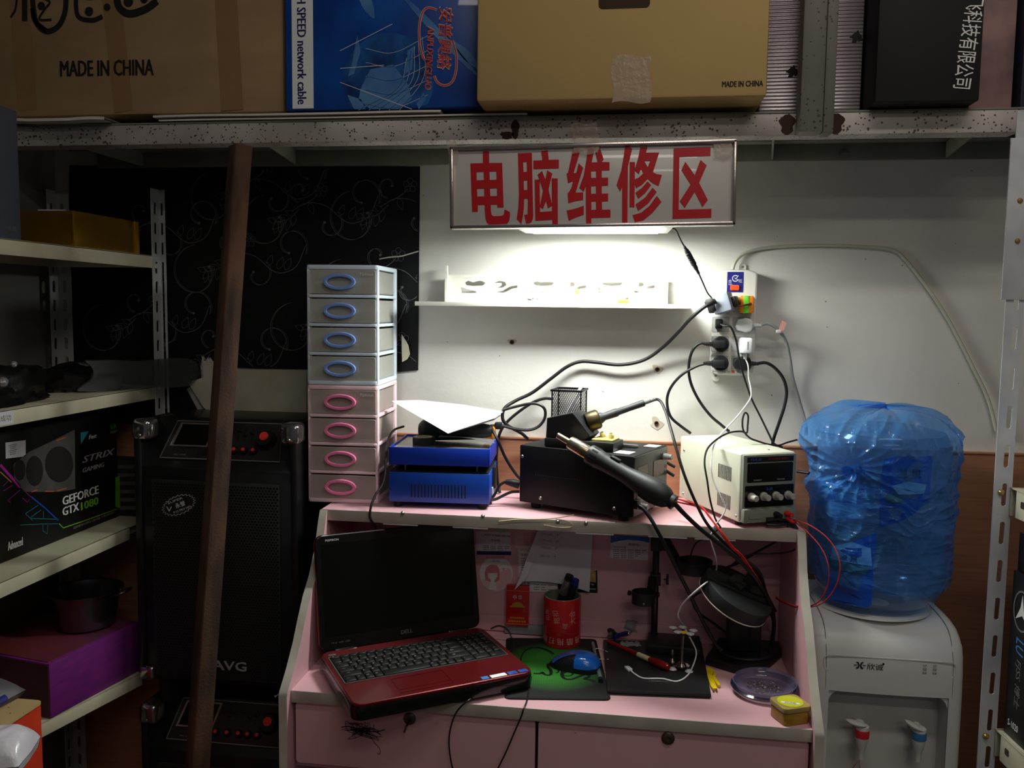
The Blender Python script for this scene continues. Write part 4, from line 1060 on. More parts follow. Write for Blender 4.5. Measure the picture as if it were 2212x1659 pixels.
cable('charger_cable', [PY(1060, 1358, -.205), PY(1078, 1352, -.195), PY(1096, 1360, -.190), PY(1106, 1382, -.200), PZ(1105, 1402, .757), PZ(1097, 1415, .757)], .0020, MATS['cable_black'], 'short black cable curving out of the laptop right rear corner', 'cable', to=lap)

# ================================================================== mouse pad, mouse, pen
DT = .7503
mat('pad_black', (13, 13, 14), .85, var=.1); 
mp = bpy.data.materials.new('pad_green_print'); mp.use_nodes = True; MATS['pad_green_print'] = mp
nt = mp.node_tree; N = nt.nodes; L = nt.links
tc = N.new('ShaderNodeTexCoord'); mpn = N.new('ShaderNodeMapping'); mpn.inputs['Location'].default_value = (-.104 * 8.2, -.16 * 7.6, 0); mpn.inputs['Scale'].default_value = (8.2, 7.6, 0)
gr = N.new('ShaderNodeTexGradient'); gr.gradient_type = 'SPHERICAL'; cr = N.new('ShaderNodeValToRGB')
cr.color_ramp.elements[0].position = .02; cr.color_ramp.elements[0].color = (.004, .005, .004, 1)
cr.color_ramp.elements[1].position = .55; cr.color_ramp.elements[1].color = (.035, .30, .022, 1)
wv = N.new('ShaderNodeTexWave'); wv.bands_direction = 'X'; wv.inputs['Scale'].default_value = 95; wv.inputs['Distortion'].default_value = .2
mu = N.new('ShaderNodeMix'); mu.data_type = 'RGBA'; mu.blend_type = 'MULTIPLY'; mu.inputs['Factor'].default_value = .4
L.new(tc.outputs['Object'], mpn.inputs['Vector']); L.new(mpn.outputs['Vector'], gr.inputs['Vector']); L.new(gr.outputs['Fac'], cr.inputs['Fac'])
L.new(tc.outputs['Object'], wv.inputs['Vector']); L.new(cr.outputs['Color'], mu.inputs['A']); L.new(wv.outputs['Color'], mu.inputs['B'])
L.new(mu.outputs['Result'], N['Principled BSDF'].inputs['Base Color']); N['Principled BSDF'].inputs['Roughness'].default_value = .8
PA = PZ(1090, 1511, DT); PB_ = PZ(1320, 1514, DT)
pang = math.degrees(math.atan2(PB_.y - PA.y, PB_.x - PA.x))
MPM = T(PA.x, PA.y, DT) @ RZ(pang)
pad = thing('mouse_pad', 'black mouse pad with a green glowing three-snake print', 'mouse pad', M=MPM)
pw, ph_ = (PB_ - PA).length, .315
B().plate([rrect(pw, ph_, .012, 5, pw / 2, ph_ / 2)], .0026, bev=.0006).build('pad_base', MATS['pad_black'], pad)
B().plate([rrect(pw - .008, ph_ - .008, .010, 5, pw / 2, ph_ / 2)], .0002, M=T(0, 0, .0026)).build('green_print', mp, pad)
pim = MPM.inverted()
def pd(px, py):
    p = pim @ PZ(px, py, DT + .003); return (p.x, p.y)
q = B()
z_ = lambda pts: [pd(1160 + x / 7.9, 1270 + y / 7.9) for x, y in pts]
for pts, wd in ((((-60, 1460), (60, 1460), (90, 1440), (130, 1475), (200, 1490), (240, 1460), (230, 1400), (190, 1350), (200, 1300), (270, 1285), (350, 1310), (400, 1360), (430, 1420), (430, 1500), (480, 1550), (580, 1560), (700, 1520), (800, 1480), (870, 1480), (890, 1520), (820, 1545), (840, 1560), (920, 1570), (990, 1610)), .0072),
                (((320, 1320), (290, 1350), (310, 1380), (360, 1400), (360, 1440), (310, 1450)), .0040), (((440, 1480), (480, 1500), (560, 1500), (610, 1470), (600, 1440)), .0042), (((430, 1400), (500, 1400), (500, 1430), (450, 1460)), .0042)):
    q.ribbon(c2(z_(pts), 5), wd, M=T(0, 0, .00295))
q.build('snake_emblem', MATS['pad_black'], pad, fixn=False)
# mouse
mat('mouse_blue', (20, 104, 205), .22, var=.04, coat=.6); mat('mouse_dark', (24, 26, 30), .4)
mc = PZ(1242, 1440, DT + .003)
MSM = T(mc.x, mc.y, DT + .003) @ RZ(pang - 21)
ms = thing('computer_mouse', 'blue and black computer mouse on the green print pad', 'mouse', M=MSM)
ma, mb, mh_ = .0560, .0345, .038
def mshape(u, v_):
    a = 2 * PI * u; t = v_ * PI / 2
    cx_ = math.cos(a); sy_ = math.sin(a)
    ex = .75
    x = ma * math.copysign(abs(cx_) ** ex, cx_) * math.cos(t) ** .55
    y = mb * math.copysign(abs(sy_) ** ex, sy_) * math.cos(t) ** .55 * (1 + .08 * cx_)
    z = mh_ * math.sin(t) ** .9 * (.82 + .25 * (x / ma) - .25 * (x / ma) ** 2)
    return Vector((x, y, max(z, 0)))
for nm, mm, lo_ in (('lower_shell', 'mouse_dark', True), ('blue_shell', 'mouse_blue', False)):
    bb = B().grid(mshape, 200, 80, closed=True)
    if lo_: bb.f.append(list(range(200))[::-1]); bb.m.append(0)
    else:
        f2 = []
        for f in bb.f:
            c_ = sum((Vector(bb.v[i]) for i in f), Vector()) / len(f)
            lim = .010 + .010 * max(0, -c_.x / ma)
            front = c_.x < .006 and c_.y < .3 * c_.x - .011
            if c_.z > .010 and not front: f2.append(f)
        bb.f = f2; bb.m = [0] * len(f2)
        bb.v = [tuple(Vector(v) * 1.012 + Vector((0, 0, .0003))) for v in bb.v]
    bb.build(nm, MATS[mm], ms, sharp=60)
cable('mouse_cable', [PZ(1196, 1412, DT + .008), PZ(1180, 1403, DT + .005), PZ(1155, 1398, DT + .0045), PZ(1136, 1404, DT + .0045), PZ(1126, 1420, DT + .0045), PZ(1124, 1445, DT + .0045)], .0013, MATS['cable_black'], 'thin black mouse cable arching across the pad behind the mouse', 'cable', to=ms)
hg = [PZ(1108, 1482, DT + .0017), PZ(1075, 1490, DT + .0017), PZ(1040, 1499, DT + .002), PY(1012, 1513, -.511), PY(985, 1540, -.515), PY(971, 1585, -.516), PY(972, 1630, -.517), PY(985, 1675, -.518), PY(1025, 1705, -.518), PY(1062, 1680, -.518), PY(1088, 1635, -.517), PY(1112, 1580, -.516), PY(1127, 1545, -.513), PY(1131, 1531, -.5105), PZ(1136, 1520, DT + .0035), PZ(1140, 1505, DT + .0045), PZ(1143, 1485, DT + .0045), PZ(1148, 1462, DT + .0045)]
cable('hanging_cable', hg, .0016, MATS['cable_black'], 'thin black cable hanging in a long loop over the drawer fronts', 'cable')
# clear pen on the pad edge
mat('clear_plastic', (210, 214, 220), .08, alpha=.32, coat=.6)
a = PZ(1280, 1386, DT + .006); c_ = PZ(1298, 1472, DT + .006); dd = (c_ - a).normalized()
pn = thing('pen', 'clear plastic pen with black end lying on the mouse pad edge', 'pen', M=frame_to(dd, a)); pl = (c_ - a).length
B().lathe([(0, 0), (.0022, .002), (.0040, .012), (.0042, pl * .62), (.0045, pl * .64), (.0050, pl * .94), (0, pl * .94)], 14).build('barrel', MATS['clear_plastic'], pn)
B().lathe([(0, .008), (.0016, .010), (.0016, pl * .9), (0, pl * .9)], 10).build('ink_refill', MATS['plastic_black'], pn)
B().lathe([(.0046, pl * .92), (.0052, pl * .94), (.0050, pl), (0, pl)], 14).build('end_cap', MATS['plastic_black'], pn)
# white elastic loops between pad and slab
cable('white_loop', [PZ(1281, 1404, DT + .004), PZ(1290, 1401, DT + .006), PZ(1300, 1403, DT + .005), PZ(1312, 1408, DT + .012)], .0009, MATS['paper_grey'], 'thin white cord loop behind the pen on pad edge', 'cord', n=6)
cable('white_loop', [PZ(1286, 1424, DT + .004), PZ(1295, 1424, DT + .004), PZ(1305, 1424, DT + .005), PZ(1314, 1424, DT + .012)], .0009, MATS['paper_grey'], 'short white cord nearer the front beside the clear pen', 'cord', n=6)

# ================================================================== red tape-core cup with markers
mat('faded_print', (206, 146, 142), .5); mat('cup_red', (176, 22, 30), .3, rgb2=(150, 18, 26), vs=12, coat=.4); mat('cup_inside', (134, 138, 118), .8, rgb2=(116, 122, 104), vs=30)
cc = Vector((-.139, -.170, DT + .0029)); cr_ = .0432; chh = .112
cu = thing('tape_core_cup', 'red tape core with white characters used as a pen cup', 'pen cup', cc)
B().lathe([(0, 0), (cr_ - .001, 0), (cr_, .001), (cr_, chh - .001), (cr_ - .0006, chh)], 48).build('red_wrap', MATS['cup_red'], cu)
B().lathe([(0, .003), (cr_ - .0045, .003), (cr_ - .0045, chh), (cr_ - .0006, chh)], 48).build('cardboard_core', MATS['cup_inside'], cu)
def wrap(bb, r, a0):
    out = []
    for v in bb.v:
        a = a0 + v[0] / r; out.append(((r + v[2]) * math.sin(a), -(r + v[2]) * math.cos(a), v[1]))
    bb.v = out; return bb
q = B()
for body, x, z, rz, sz in (('扣拖', -.034, .074, 100, .013), ('拖扣', -.010, .074, 100, .016), ('品', .010, .055, 170, .013), ('大合', .029, .072, 95, .016), ('拖 酷 拖 打 酷', 0, .018, 180, .017)):
    q.text(body, T(x, z, .0002) @ RZ(rz), size=sz, ext=.0001, off=.0)
wrap(q, cr_ + .0002, 0).build('printed_lettering', MATS['faded_print'], cu)
q = B().box((0, .034, 0), (.15, .0008, .0004)); 
bb = B(); bb.ribbon([(x / 40 * .1 - .05, .036 + .004 * math.sin(x / 9)) for x in range(41)], .0007)
wrap(bb, cr_ + .0003, 0).build('printed_line', MATS['print_red'], cu)
def marker(name, label, px0, py0, px1, py1, Y0, Y1, r, body_m, cap_m):
    a = PY(px0, py0, Y0); c_ = PY(px1, py1, Y1); d_ = (c_ - a).normalized(); l_ = .135
    o = thing(name, label, 'marker', M=frame_to(d_, c_ - d_ * l_))
    B().lathe([(0, 0), (r * .5, 0), (r, .01), (r, l_ - .05), (r * .96, l_ - .049)], 20).build('barrel', MATS['plastic_black'], o)
    B().lathe([(r * .96, l_ - .050), (r * 1.08, l_ - .049), (r * 1.08, l_ - .012)], 20).build('cap', MATS[body_m], o)
    B().lathe([(r * 1.08, l_ - .012), (r * 1.1, l_ - .011), (r * 1.04, l_), (0, l_)], 20).build('cap_end', MATS[cap_m], o)
    B().box((r * .75, -r * .75, l_ - .032), (.0032, .0032, .044), .001).build('pocket_clip', MATS['plastic_black'] if body_m != 'plastic_black' else MATS['metal_grey'], o)
    return o
mat('marker_blue', (30, 34, 140), .35); mat('marker_silver', (150, 150, 152), .25, metal=.7)
marker('marker_pen', 'silver capped marker pen standing in the red cup', 1207, 1310, 1231, 1243, -.158, -.170, .0092, 'marker_silver', 'plastic_black')
marker('marker_pen', 'black marker pen with blue cap end in the red cup', 1226, 1310, 1244, 1252, -.166, -.180, .0080, 'plastic_black', 'marker_blue')

# ================================================================== red cigarette box and grey strip at the back panel
mat('pack_red', (186, 20, 24), .28, coat=.4, var=.04); mat('gold_print', (206, 168, 60), .35, metal=.5); mat('strip_grey', (152, 156, 160), .5, rgb2=(120, 126, 132), vs=20)
a = PY(1095, 1346, -.135); c_ = PY(1176, 1367, -.135)
gs = B().box((0, 0, 0), (c_.x - a.x + .03, .010, .022), .001)
tag(gs.build('grey_strip', MATS['strip_grey'], loc=((a.x + c_.x) / 2 + .01, -.131, DT + .0135)), 'grey worn strip lying against the back panel left of the red cup', 'strip')
cb = PY(1118, 1349, -.134)
ck = thing('cigarette_box', 'red cigarette box with gold bands leaning on the back panel', 'box', M=T(cb.x, -.137, DT + .0250) @ RX(-4) @ RZ(2))
B().box((0, .0, .0475), (.0535, .018, .095), .001).build('box_body', MATS['pack_red'], ck)
q = B().box((0, -.0092, .083), (.0535, .0004, .0012)).box((0, -.0092, .0045), (.0535, .0004, .0014)); 
q.build('gold_band', MATS['gold_print'], ck)
q = B().text('中 华', T(0, -.0094, .068) @ FRONT, size=1, fit=(.021, .011)); q.build('printed_lettering', MATS['paper_grey'], ck)
q = B().plate([[(-.018, 0), (.018, 0), (.018, .002), (.014, .003), (.011, .010), (.004, .013), (-.005, .012), (-.012, .008), (-.014, .003), (-.018, .003)]], .0003, M=T(0, -.0092, .044) @ FRONT)
for z, w_ in ((.019, .034), (.011, .042)):
    for k in range(7): q.box((-w_ / 2 + w_ * (k + .5) / 7, -.0093, z), (w_ / 9, .0003, .004))
q.build('gold_gate_print', MATS['gold_print'], ck)

# ================================================================== cards and papers on the back panel
CY = -.1194
class Card:
    """a thin sheet on the back panel; points given where they are seen"""
    def __init__(s, name, label, corners, m, cat='card', y=CY, th=.0004):
        s.y = y; P = [PY(a, c_, y) for a, c_ in corners]; s.o = sum(P, Vector()) / len(P)
        s.t = thing(name, label, cat, s.o); s.n = .0003
        B().plate([[(p.x - s.o.x, p.z - s.o.z) for p in P]], th, M=FRONT).build('sheet', MATS[m], s.t); s.th = th
    def p(s, a, c_):
        q = PY(a, c_, s.y); return (q.x - s.o.x, q.z - s.o.z)
    def M(s): return T(0, -s.th - .0002, 0) @ FRONT
    def text(s, body, x0, y0, x1, y1, m='ink_black', name='printed_lettering', rz=0):
        a = s.p(x0, y0); c_ = s.p(x1, y1)
        B().text(body, s.M() @ T((a[0] + c_[0]) / 2, (a[1] + c_[1]) / 2, 0) @ RZ(rz - 1.2), size=1, fit=(abs(c_[0] - a[0]), abs(c_[1] - a[1])), ext=.00005).build(name, MATS[m], s.t)
    def poly(s, pts, m, name, lift=0.0):
        B().plate([[s.p(*q) for q in pts]], .0002, M=T(0, -lift, 0) @ s.M()).build(name, MATS[m], s.t)
    def lines(s, rws, m='ink_grey', name='small_print'):
        q = B()
        for (x0, y0, x1) in rws:
            a = s.p(x0, y0); c_ = s.p(x1, y0 + (x1 - x0) * .03); n = max(3, int((x1 - x0) / 3))
            for k in range(n):
                if (k * 7) % 5 == 3: continue
                t = (k + .5) / n; x = a[0] + (c_[0] - a[0]) * t; z = a[1] + (c_[1] - a[1]) * t
                q.box((x, -s.th - .0002, z), (abs(c_[0] - a[0]) / n * .75, .0002, .0018))
        q.build(name, MATS[m], s.t)
mat('ink_grey', (96, 94, 98), .7); mat('ink_navy', (30, 26, 96), .5); mat('card_white', (224, 220, 222), .6, var=.02); mat('card_pink', (226, 186, 190), .6); mat('ink_pink', (206, 120, 132), .6); mat('ink_orange', (206, 112, 50), .6)
mat('card_green', (150, 176, 150), .6, rgb2=(168, 190, 176), vs=40); mat('card_blue', (20, 104, 178), .5); mat('photo_gold', (188, 164, 80), .5, rgb2=(150, 134, 70), vs=60)
c1 = Card('business_card', 'white business card with dark blue foot band behind the laptop screen', ((1027, 1147), (1103, 1150), (1104, 1199), (1030, 1198)), 'card_white')
c1.text('合肥中泽电脑科技公司', 1046, 1153, 1102, 1160); c1.text('沈永福', 1060, 1164, 1080, 1170)
c1.lines(((1044, 1179, 1101), (1044, 1183, 1099), (1044, 1187, 1094)))
c1.poly(((1030, 1190), (1104, 1191), (1104, 1199), (1030, 1198)), 'ink_navy', 'blue_band')
c1.text('品质卓越不凡 智慧创造奇迹', 1033, 1192, 1100, 1197, 'paper_grey')
cx_, cy_ = 1072, 1239
c2_ = Card('round_card', 'round pink tag with a drawn girl below the business card', [(cx_ + 36 * math.cos(a), cy_ + 37.5 * math.sin(a)) if math.sin(a) > -.83 else (cx_ + 36 * math.cos(a), cy_ - 32) for a in [k * PI / 20 for k in range(40)]], 'card_white', cat='tag')
c2_.poly([(cx_ + 33 * math.cos(a), cy_ + 4 + 31 * math.sin(a)) for a in [-.5 + k * PI / 18 for k in range(20)]] + [(1070, 1239)], 'card_pink', 'pink_half')
c2_.poly([(1049, 1253), (1047, 1238), (1050, 1226), (1058, 1220), (1066, 1219), (1074, 1221), (1079, 1230), (1079, 1253), (1071, 1257), (1056, 1256)], 'ink_pink', 'drawn_hair', .0002)
c2_.poly([(1053, 1238), (1075, 1238), (1074, 1246), (1069, 1252), (1068, 1258), (1061, 1258), (1060, 1252), (1055, 1247)], 'card_white', 'drawn_face', .0004)
c2_.poly([(1058, 1258), (1070, 1258), (1074, 1276), (1055, 1273)], 'card_white', 'drawn_dress', .0004)
q = B()
for (x, y) in ((1055.5, 1241), (1071, 1241)): q.plate([circ(.0009, 10, *c2_.p(x, y))], .0002, M=T(0, -.0007, 0) @ c2_.M())
q.build('drawn_eyes', MATS['ink_black'], c2_.t)
c2_.text('学习', 1084, 1226, 1099, 1233, 'ink_orange'); c2_.text('便签', 1062, 1210, 1081, 1215, 'ink_grey')
c2_.poly(((1050, 1202), (1090, 1202), (1090, 1206), (1050, 1206)), 'ink_pink', 'top_slot')
c3 = Card('paper_slip', 'pink paper slip with faint print high behind the white sheet', ((1113, 1131), (1162, 1131), (1162, 1184), (1113, 1184)), 'card_pink', cat='paper')
c3.lines([(1130, 1152 + 4 * k, 1158) for k in range(7)], 'ink_pink')
c4 = Card('business_card', 'upright white card with orange and red lettering left of white sheet', ((1120, 1179), (1168, 1179), (1168, 1246), (1120, 1246)), 'card_white')
c4.text('HONG', 1125, 1184, 1146, 1191, 'ink_orange'); c4.text('合肥', 1125, 1195, 1138, 1201, 'ink_grey'); c4.lines([(1126, 1206 + 5 * k, 1134) for k in range(6)])
c5 = Card('green_tag', 'round pale green tag tucked under the shelf edge', [(1084 + 23 * math.cos(a), 1130 + 20 * math.sin(a)) for a in [k * PI / 16 for k in range(32)]], 'card_green', cat='tag')
c6 = Card('black_picture_card', 'black card with gold picture behind the right edge of white sheet', ((1205, 1258), (1290, 1232), (1291, 1281), (1206, 1278)), 'box_black', y=CY)
c6.poly(((1270, 1236), (1287, 1234), (1287, 1258), (1270, 1256)), 'photo_gold', 'gold_picture'); c6.text('一藏之', 1275, 1260, 1283, 1264, 'paper_grey'); c6.lines(((1273, 1272, 1287),), 'paper_grey')
c7 = Card('paper_note', 'white printed note below the large curling sheet', ((1123, 1256), (1205, 1252), (1204, 1279), (1145, 1278)), 'card_white', cat='paper', y=CY - .0012)
c7.text('O R', 1127, 1257, 1146, 1262); c7.lines(((1153, 1263, 1202), (1153, 1268, 1178), (1153, 1273, 1202)))
c8 = Card('business_card', 'white business card with blue arched top on the back panel right', ((1320, 1155), (1402, 1160), (1400, 1211), (1318, 1205)), 'card_white')
c8.poly([(1320, 1155), (1402, 1160), (1402, 1173), (1390, 1169), (1375, 1167), (1355, 1166), (1337, 1168), (1319, 1173)], 'card_blue', 'blue_arch')
c8.poly([(1327, 1157), (1334, 1157), (1331, 1163)], 'print_red', 'red_mark', .0002)
c8.text('袁健连', 1357, 1173, 1380, 1179); c8.text('业务经理', 1325, 1179, 1352, 1184, 'ink_grey'); c8.lines([(1325, 1187 + 4.2 * k, 1396 - 6 * k) for k in range(5)])
# large white sheet with dates, its left edge curled forward
so = PY(1200, 1200, -.128)
sh = thing('curled_sheet', 'large white sheet of handwritten dates with its left edge curled', 'paper', so)
def rowp(t):    # left and right borders
    l = Vector((1166 + (1120 - 1166) * t, 1138 + (1256 - 1138) * t)); r = Vector((1281 - 8 * t, 1142 + 137 * t)); return l, r
q = B()
def sfn(u, v_):
    l, r = rowp(v_); x = l.x + (r.x - l.x) * u; y = l.y + (r.y - l.y) * u
    y += -14 * math.sin(PI * u) * v_ ** 2 * .6 
    return PY(x, y, -.124 - .020 * (1 - u) ** 2 * v_ - .010 * v_ * u) - so
q.grid(sfn, 16, 16)
pts = [PY(1162, 1145, -.126), PY(1150, 1175, -.134), PY(1138, 1205, -.142), PY(1126, 1240, -.150), PY(1111, 1275, -.156)]
pts2 = [PY(1168, 1142, -.124), PY(1160, 1180, -.130), PY(1150, 1215, -.140), PY(1138, 1248, -.148), PY(1112, 1274, -.156)]
q.grid(lambda u, v_: pts[int(v_ * 4 + .01)].lerp(pts2[int(v_ * 4 + .01)], u) - so, 2, 5)
q.build('sheet', MATS['paper_grey'], sh, fixn=False)
for k, (s_, x, y) in enumerate((('1月17日', 1184, 1140), ('1月18日', 1182, 1154), ('1月19日', 1181, 1168), ('1月20日', 1179, 1183), ('1月21日', 1176, 1201))):
    p = PY(x, y, -.1335 - .0012 * k) - so
    B().text(s_, T(p) @ FRONT @ RZ(-2), size=1, fit=(.024, .0052), shear=.2, ext=.00004).build('handwritten_date', MATS['ink_grey'], sh)
    p = PY(x + 22, y + .5, -.1335 - .0012 * k) - so
    q = B().text('6', T(p) @ FRONT, size=.008, shear=.3, ext=.00004)
    if k < 4: q.ribbon([(-.004, .001), (-.001, -.005), (.012, .009)], .0005, M=T(p) @ FRONT)
    q.build('handwritten_tick', MATS['ink_grey'], sh, fixn=False)

# ================================================================== black slab, tools, stand
mat('slab_black', (32, 32, 34), .42, var=.08)
sa = PZ(1312, 1492, DT + .008); sb = PZ(1536, 1501, DT + .008); sc = PZ(1303, 1383, DT + .008); sd_ = PZ(1515, 1387, DT + .008)
so = Vector((sa.x, sa.y, DT))
sl = thing('black_slab', 'flat black closed notebook slab under the tools on the desk', 'slab', so)
q = B(); pts = [(p.x - so.x, p.y - so.y) for p in (sa, sb, sd_, sc)]
q.plate([pts], .0075, M=T(0, 0, .002), bev=.0015); q.build('slab_body', MATS['slab_black'], sl)
q = B().plate([[(pts[0][0] + .004, pts[0][1] - .002), (pts[1][0] - .002, pts[1][1] - .002), (pts[2][0] - .004, pts[2][1]), (pts[3][0] + .004, pts[3][1])]], .0022); q.build('underside', MATS['tool_dark'], sl)
p = PZ(1423, 1471, DT + .010) - so
B().text('LENRUE', T(p.x, p.y, .0097) @ RZ(4), size=1, fit=(.040, .006), ext=.0001).build('embossed_lettering', MATS['knob_grey'], sl)
ST = DT + .0098
# rod stand
RXY = Vector((.072, -.150))
stn2 = thing('microscope_stand', 'black rod stand with two ring clamps behind the black slab', 'stand', (RXY.x, RXY.y, ST))
bb0 = PZ(1388, 1432, ST + .018) ; 
q = B().box((.045, -.030, .010), (.118, .082, .020), .004, M=RZ(-3)); q.build('base_block', MATS['plastic_black'], stn2)
mat('rod_steel', (70, 68, 68), .22, metal=.9)
B().cyl((0, 0, .018), (0, 0, 1.028 - ST), .0078, n=20).build('rod', MATS['rod_steel'], stn2)
# upper arm + ring
uz = PY(1410, 1172, -.15).z - ST
rc = PY(1500, 1222, -.20); rc = Vector((rc.x - RXY.x, -.052, rc.z - ST))
q = B().box((0, 0, uz), (.026, .026, .034), .003)
d_ = Vector((rc.x, rc.y, 0)); a_ = math.degrees(math.atan2(d_.y, d_.x))
q.plate([[(0, .012), (.03, .013), (.055, rc.z - uz + .014), (.055, rc.z - uz - .010), (.03, -.012), (0, -.014)]], .018, M=T(0, 0, uz) @ RZ(a_) @ T(0, .009, 0) @ FRONT, bev=.001)
q.build('upper_arm', MATS['plastic_black'], stn2)
def ringm(c_, r, h, th): 
    return B().lathe([(r - th, -h / 2), (r, -h / 2), (r, h / 2), (r - th, h / 2), (r - th, -h / 2)], 36, M=T(c_))
ringm(rc, .039, .026, .0035).build('upper_ring', MATS['plastic_black'], stn2)
lc = PY(1390, 1290, -.195); lc = Vector((lc.x - RXY.x, -.045, lc.z - ST)); lz = PY(1410, 1250, -.15).z - ST
q = B().box((0, 0, lz), (.024, .022, .026), .002).plate([[(0, .010), (.02, .008), (.026, lc.z - lz + .010), (.026, lc.z - lz - .008), (.01, -.012), (0, -.012)]], .014, M=T(0, 0, lz) @ RZ(math.degrees(math.atan2(lc.y, lc.x))) @ T(0, .007, 0) @ FRONT)
q.build('lower_arm', MATS['plastic_black'], stn2)
ringm(lc, .0265, .026, .003).build('lower_ring', MATS['plastic_black'], stn2)
for (a, r0) in ((160, .0265), (20, .0265)):
    d_ = Vector((math.cos(rad(a)), math.sin(rad(a)), 0)); p = lc + d_ * r0 + Vector((0, 0, .004))
    B().cyl(p - d_ * .004, p + d_ * .004, .0014, n=8).cyl(p + d_ * .004, p + d_ * .010, .0055, n=14).build('clamp_screw', MATS['plastic_black'], stn2)
B().lathe([(0, .003), (.0022, .002), (.0026, 0)], 10, M=T(lc + Vector((0, -.0268, -.006))) @ FRONT).build('set_screw', MATS['screw_steel'], stn2)
p = Vector((.018, 0, lz))
B().cyl(p, p + Vector((.006, 0, 0)), .002, n=8).box((p.x + .009, 0, p.z), (.006, .008, .024), .002).build('wing_knob', MATS['plastic_black'], stn2)
# suction cup tool
mat('suction_clear', (214, 214, 220), .15, alpha=.75, coat=.3); mat('tool_chrome', (150, 140, 130), .18, metal=.95)
uz = ST
ub = PZ(1472, 1437, uz + .008); utop = PY(1476, 1370, ub.y + .010)
su = thing('suction_clamp', 'chrome suction cup clamp with five clear cups standing on slab', 'suction tool', (ub.x, ub.y, uz))
top = Vector((utop.x - ub.x, .010, utop.z - uz))
B().cyl((0, 0, .012), top, .0030, n=12).build('shaft', MATS['tool_chrome'], su)
B().lathe([(0, .002), (.009, .003), (.011, .008), (.007, .014), (0, .016)], 16).build('hub', MATS['tool_chrome'], su)
def cup(c_, up):
    return B().lathe([(0, 0), (.004, .001), (.0085, .0045), (.0088, .0052), (.0035, .003), (.002, .006), (0, .006)], 20, M=T(c_) @ (Matrix() if up else RX(180)))
for (px, py) in ((1454, 1355), (1475, 1351), (1498, 1361), (1464, 1370), (1491, 1374)):
    p = PY(px, py, ub.y + .010 + (1362 - py) * .0016); c_ = Vector((p.x - ub.x, p.y - ub.y, top.z + .004))
    cup(c_, True).build('suction_cup', MATS['suction_clear'], su)
    d_ = (c_ - top); B().tube([top, top + d_ * .5, c_ + Vector((0, 0, .0005))], .0022, n=8).build('cup_arm', MATS['plastic_black'], su)
for a in (200, 320, 60):
    c_ = Vector((.020 * math.cos(rad(a)), .020 * math.sin(rad(a)), .0062))
    cup(c_, False).build('lower_cup', MATS['suction_clear'], su); B().cyl((0, 0, .009), c_ + Vector((0, 0, .001)), .002, n=8).build('cup_arm', MATS['tool_chrome'], su)
q = B().box((top.x, top.y, top.z + .004), (.014, .010, .004), .001); mat('yellow_tag', (216, 200, 30), .5); q.build('yellow_label', MATS['yellow_tag'], su)
# small steel screw standing with a cone
p = PZ(1452, 1432, uz + .002)
sp = thing('tapered_bit', 'small chrome tapered bit standing beside the suction clamp', 'bit', (p.x, p.y, uz + .0002))
B().lathe([(0, 0), (.006, 0), (.0072, .004), (.005, .009), (.0022, .012), (.0022, .020)], 16).build('foot', MATS['tool_chrome'], sp)
B().lathe([(.0022, .019), (.003, .021), (.002, .030), (0, .033)], 12).build('tip', MATS['screw_steel'], sp)
# red screwdriver
mat('handle_red', (140, 22, 20), .22, coat=.5, alpha=.9)
a = PZ(1312, 1385, ST + .006); c_ = PZ(1444, 1442, ST + .009); dd = (c_ - a).normalized(); L_ = (c_ - a).length
sw = thing('screwdriver', 'red handled screwdriver with cream collar lying across the black slab', 'screwdriver', M=frame_to(dd, a))
B().lathe([(0, 0), (.0046, .002), (.0050, L_ * .5), (.0048, L_ * .52)], 14).build('sleeve', MATS['handle_red'], sw)
B().lathe([(.0050, L_ * .52), (.0058, L_ * .525), (.0058, L_ * .70), (.0050, L_ * .705)], 14).build('collar', MATS['tape_core'], sw)
B().lathe([(.0050, L_ * .70), (.0062, L_ * .72), (.0084, L_ * .82), (.0080, L_ * .97), (.006, L_), (0, L_)], 16).build('handle', MATS['handle_red'], sw)
# key bunch, tweezers, crumpled bits behind
kp_ = PZ(1350, 1383, ST + .012)
ks = thing('key_ring', 'steel carabiner and key bunch beside the rod stand', 'keys', (kp_.x, kp_.y, ST + .0003))
def K(px, py, h=.012): 
    p = PZ(px, py, ST + h) - Vector((kp_.x, kp_.y, ST)); return p
q = B().tube([K(1316, 1346, .02), K(1313, 1338, .024), K(1320, 1334, .024), K(1329, 1340, .02), K(1326, 1350, .018), K(1318, 1350, .018), K(1316, 1346, .02)], .0022, n=8).cyl(K(1328, 1346, .016), K(1350, 1352, .014), .0042, n=10)
q.build('carabiner', MATS['tool_chrome'], ks)
q = B()
sp_ = [K(1343 + 1.25 * k, 1352 + .35 * k + 2.6 * math.sin(k * 2.2), .014 + .004 * math.cos(k * 2.2)) for k in range(22)]
q.tube(sp_, .0010, n=6, sub=3); q.build('spring', MATS['tool_chrome'], ks)
for (cxp, cyp) in ((1358, 1362), (1366, 1358)):
    pts = [K(cxp + 8 * math.cos(a), cyp + 6 * math.sin(a), .012) for a in [k * 2 * PI / 14 for k in range(15)]]
    B().tube(pts, .0012, n=6, sub=2).build('split_ring', MATS['tool_chrome'], ks)
mat('blue_plastic', (30, 36, 110), .4); mat('strap_grey', (84, 78, 70), .6); mat('crumple_grey', (150, 146, 146), .7)
B().tube([K(1316, 1376, .006), K(1326, 1360, .010), K(1340, 1348, .010)], .005, n=8).build('strap', MATS['strap_grey'], ks)
B().tube([K(1326, 1378, .006), K(1338, 1372, .008), K(1355, 1368, .007)], .0055, n=8).build('blue_tab', MATS['blue_plastic'], ks)
pl_ = thing('pliers', 'dark pliers lying at the left rear corner of the black slab', 'pliers', (kp_.x, kp_.y, ST + .0003))
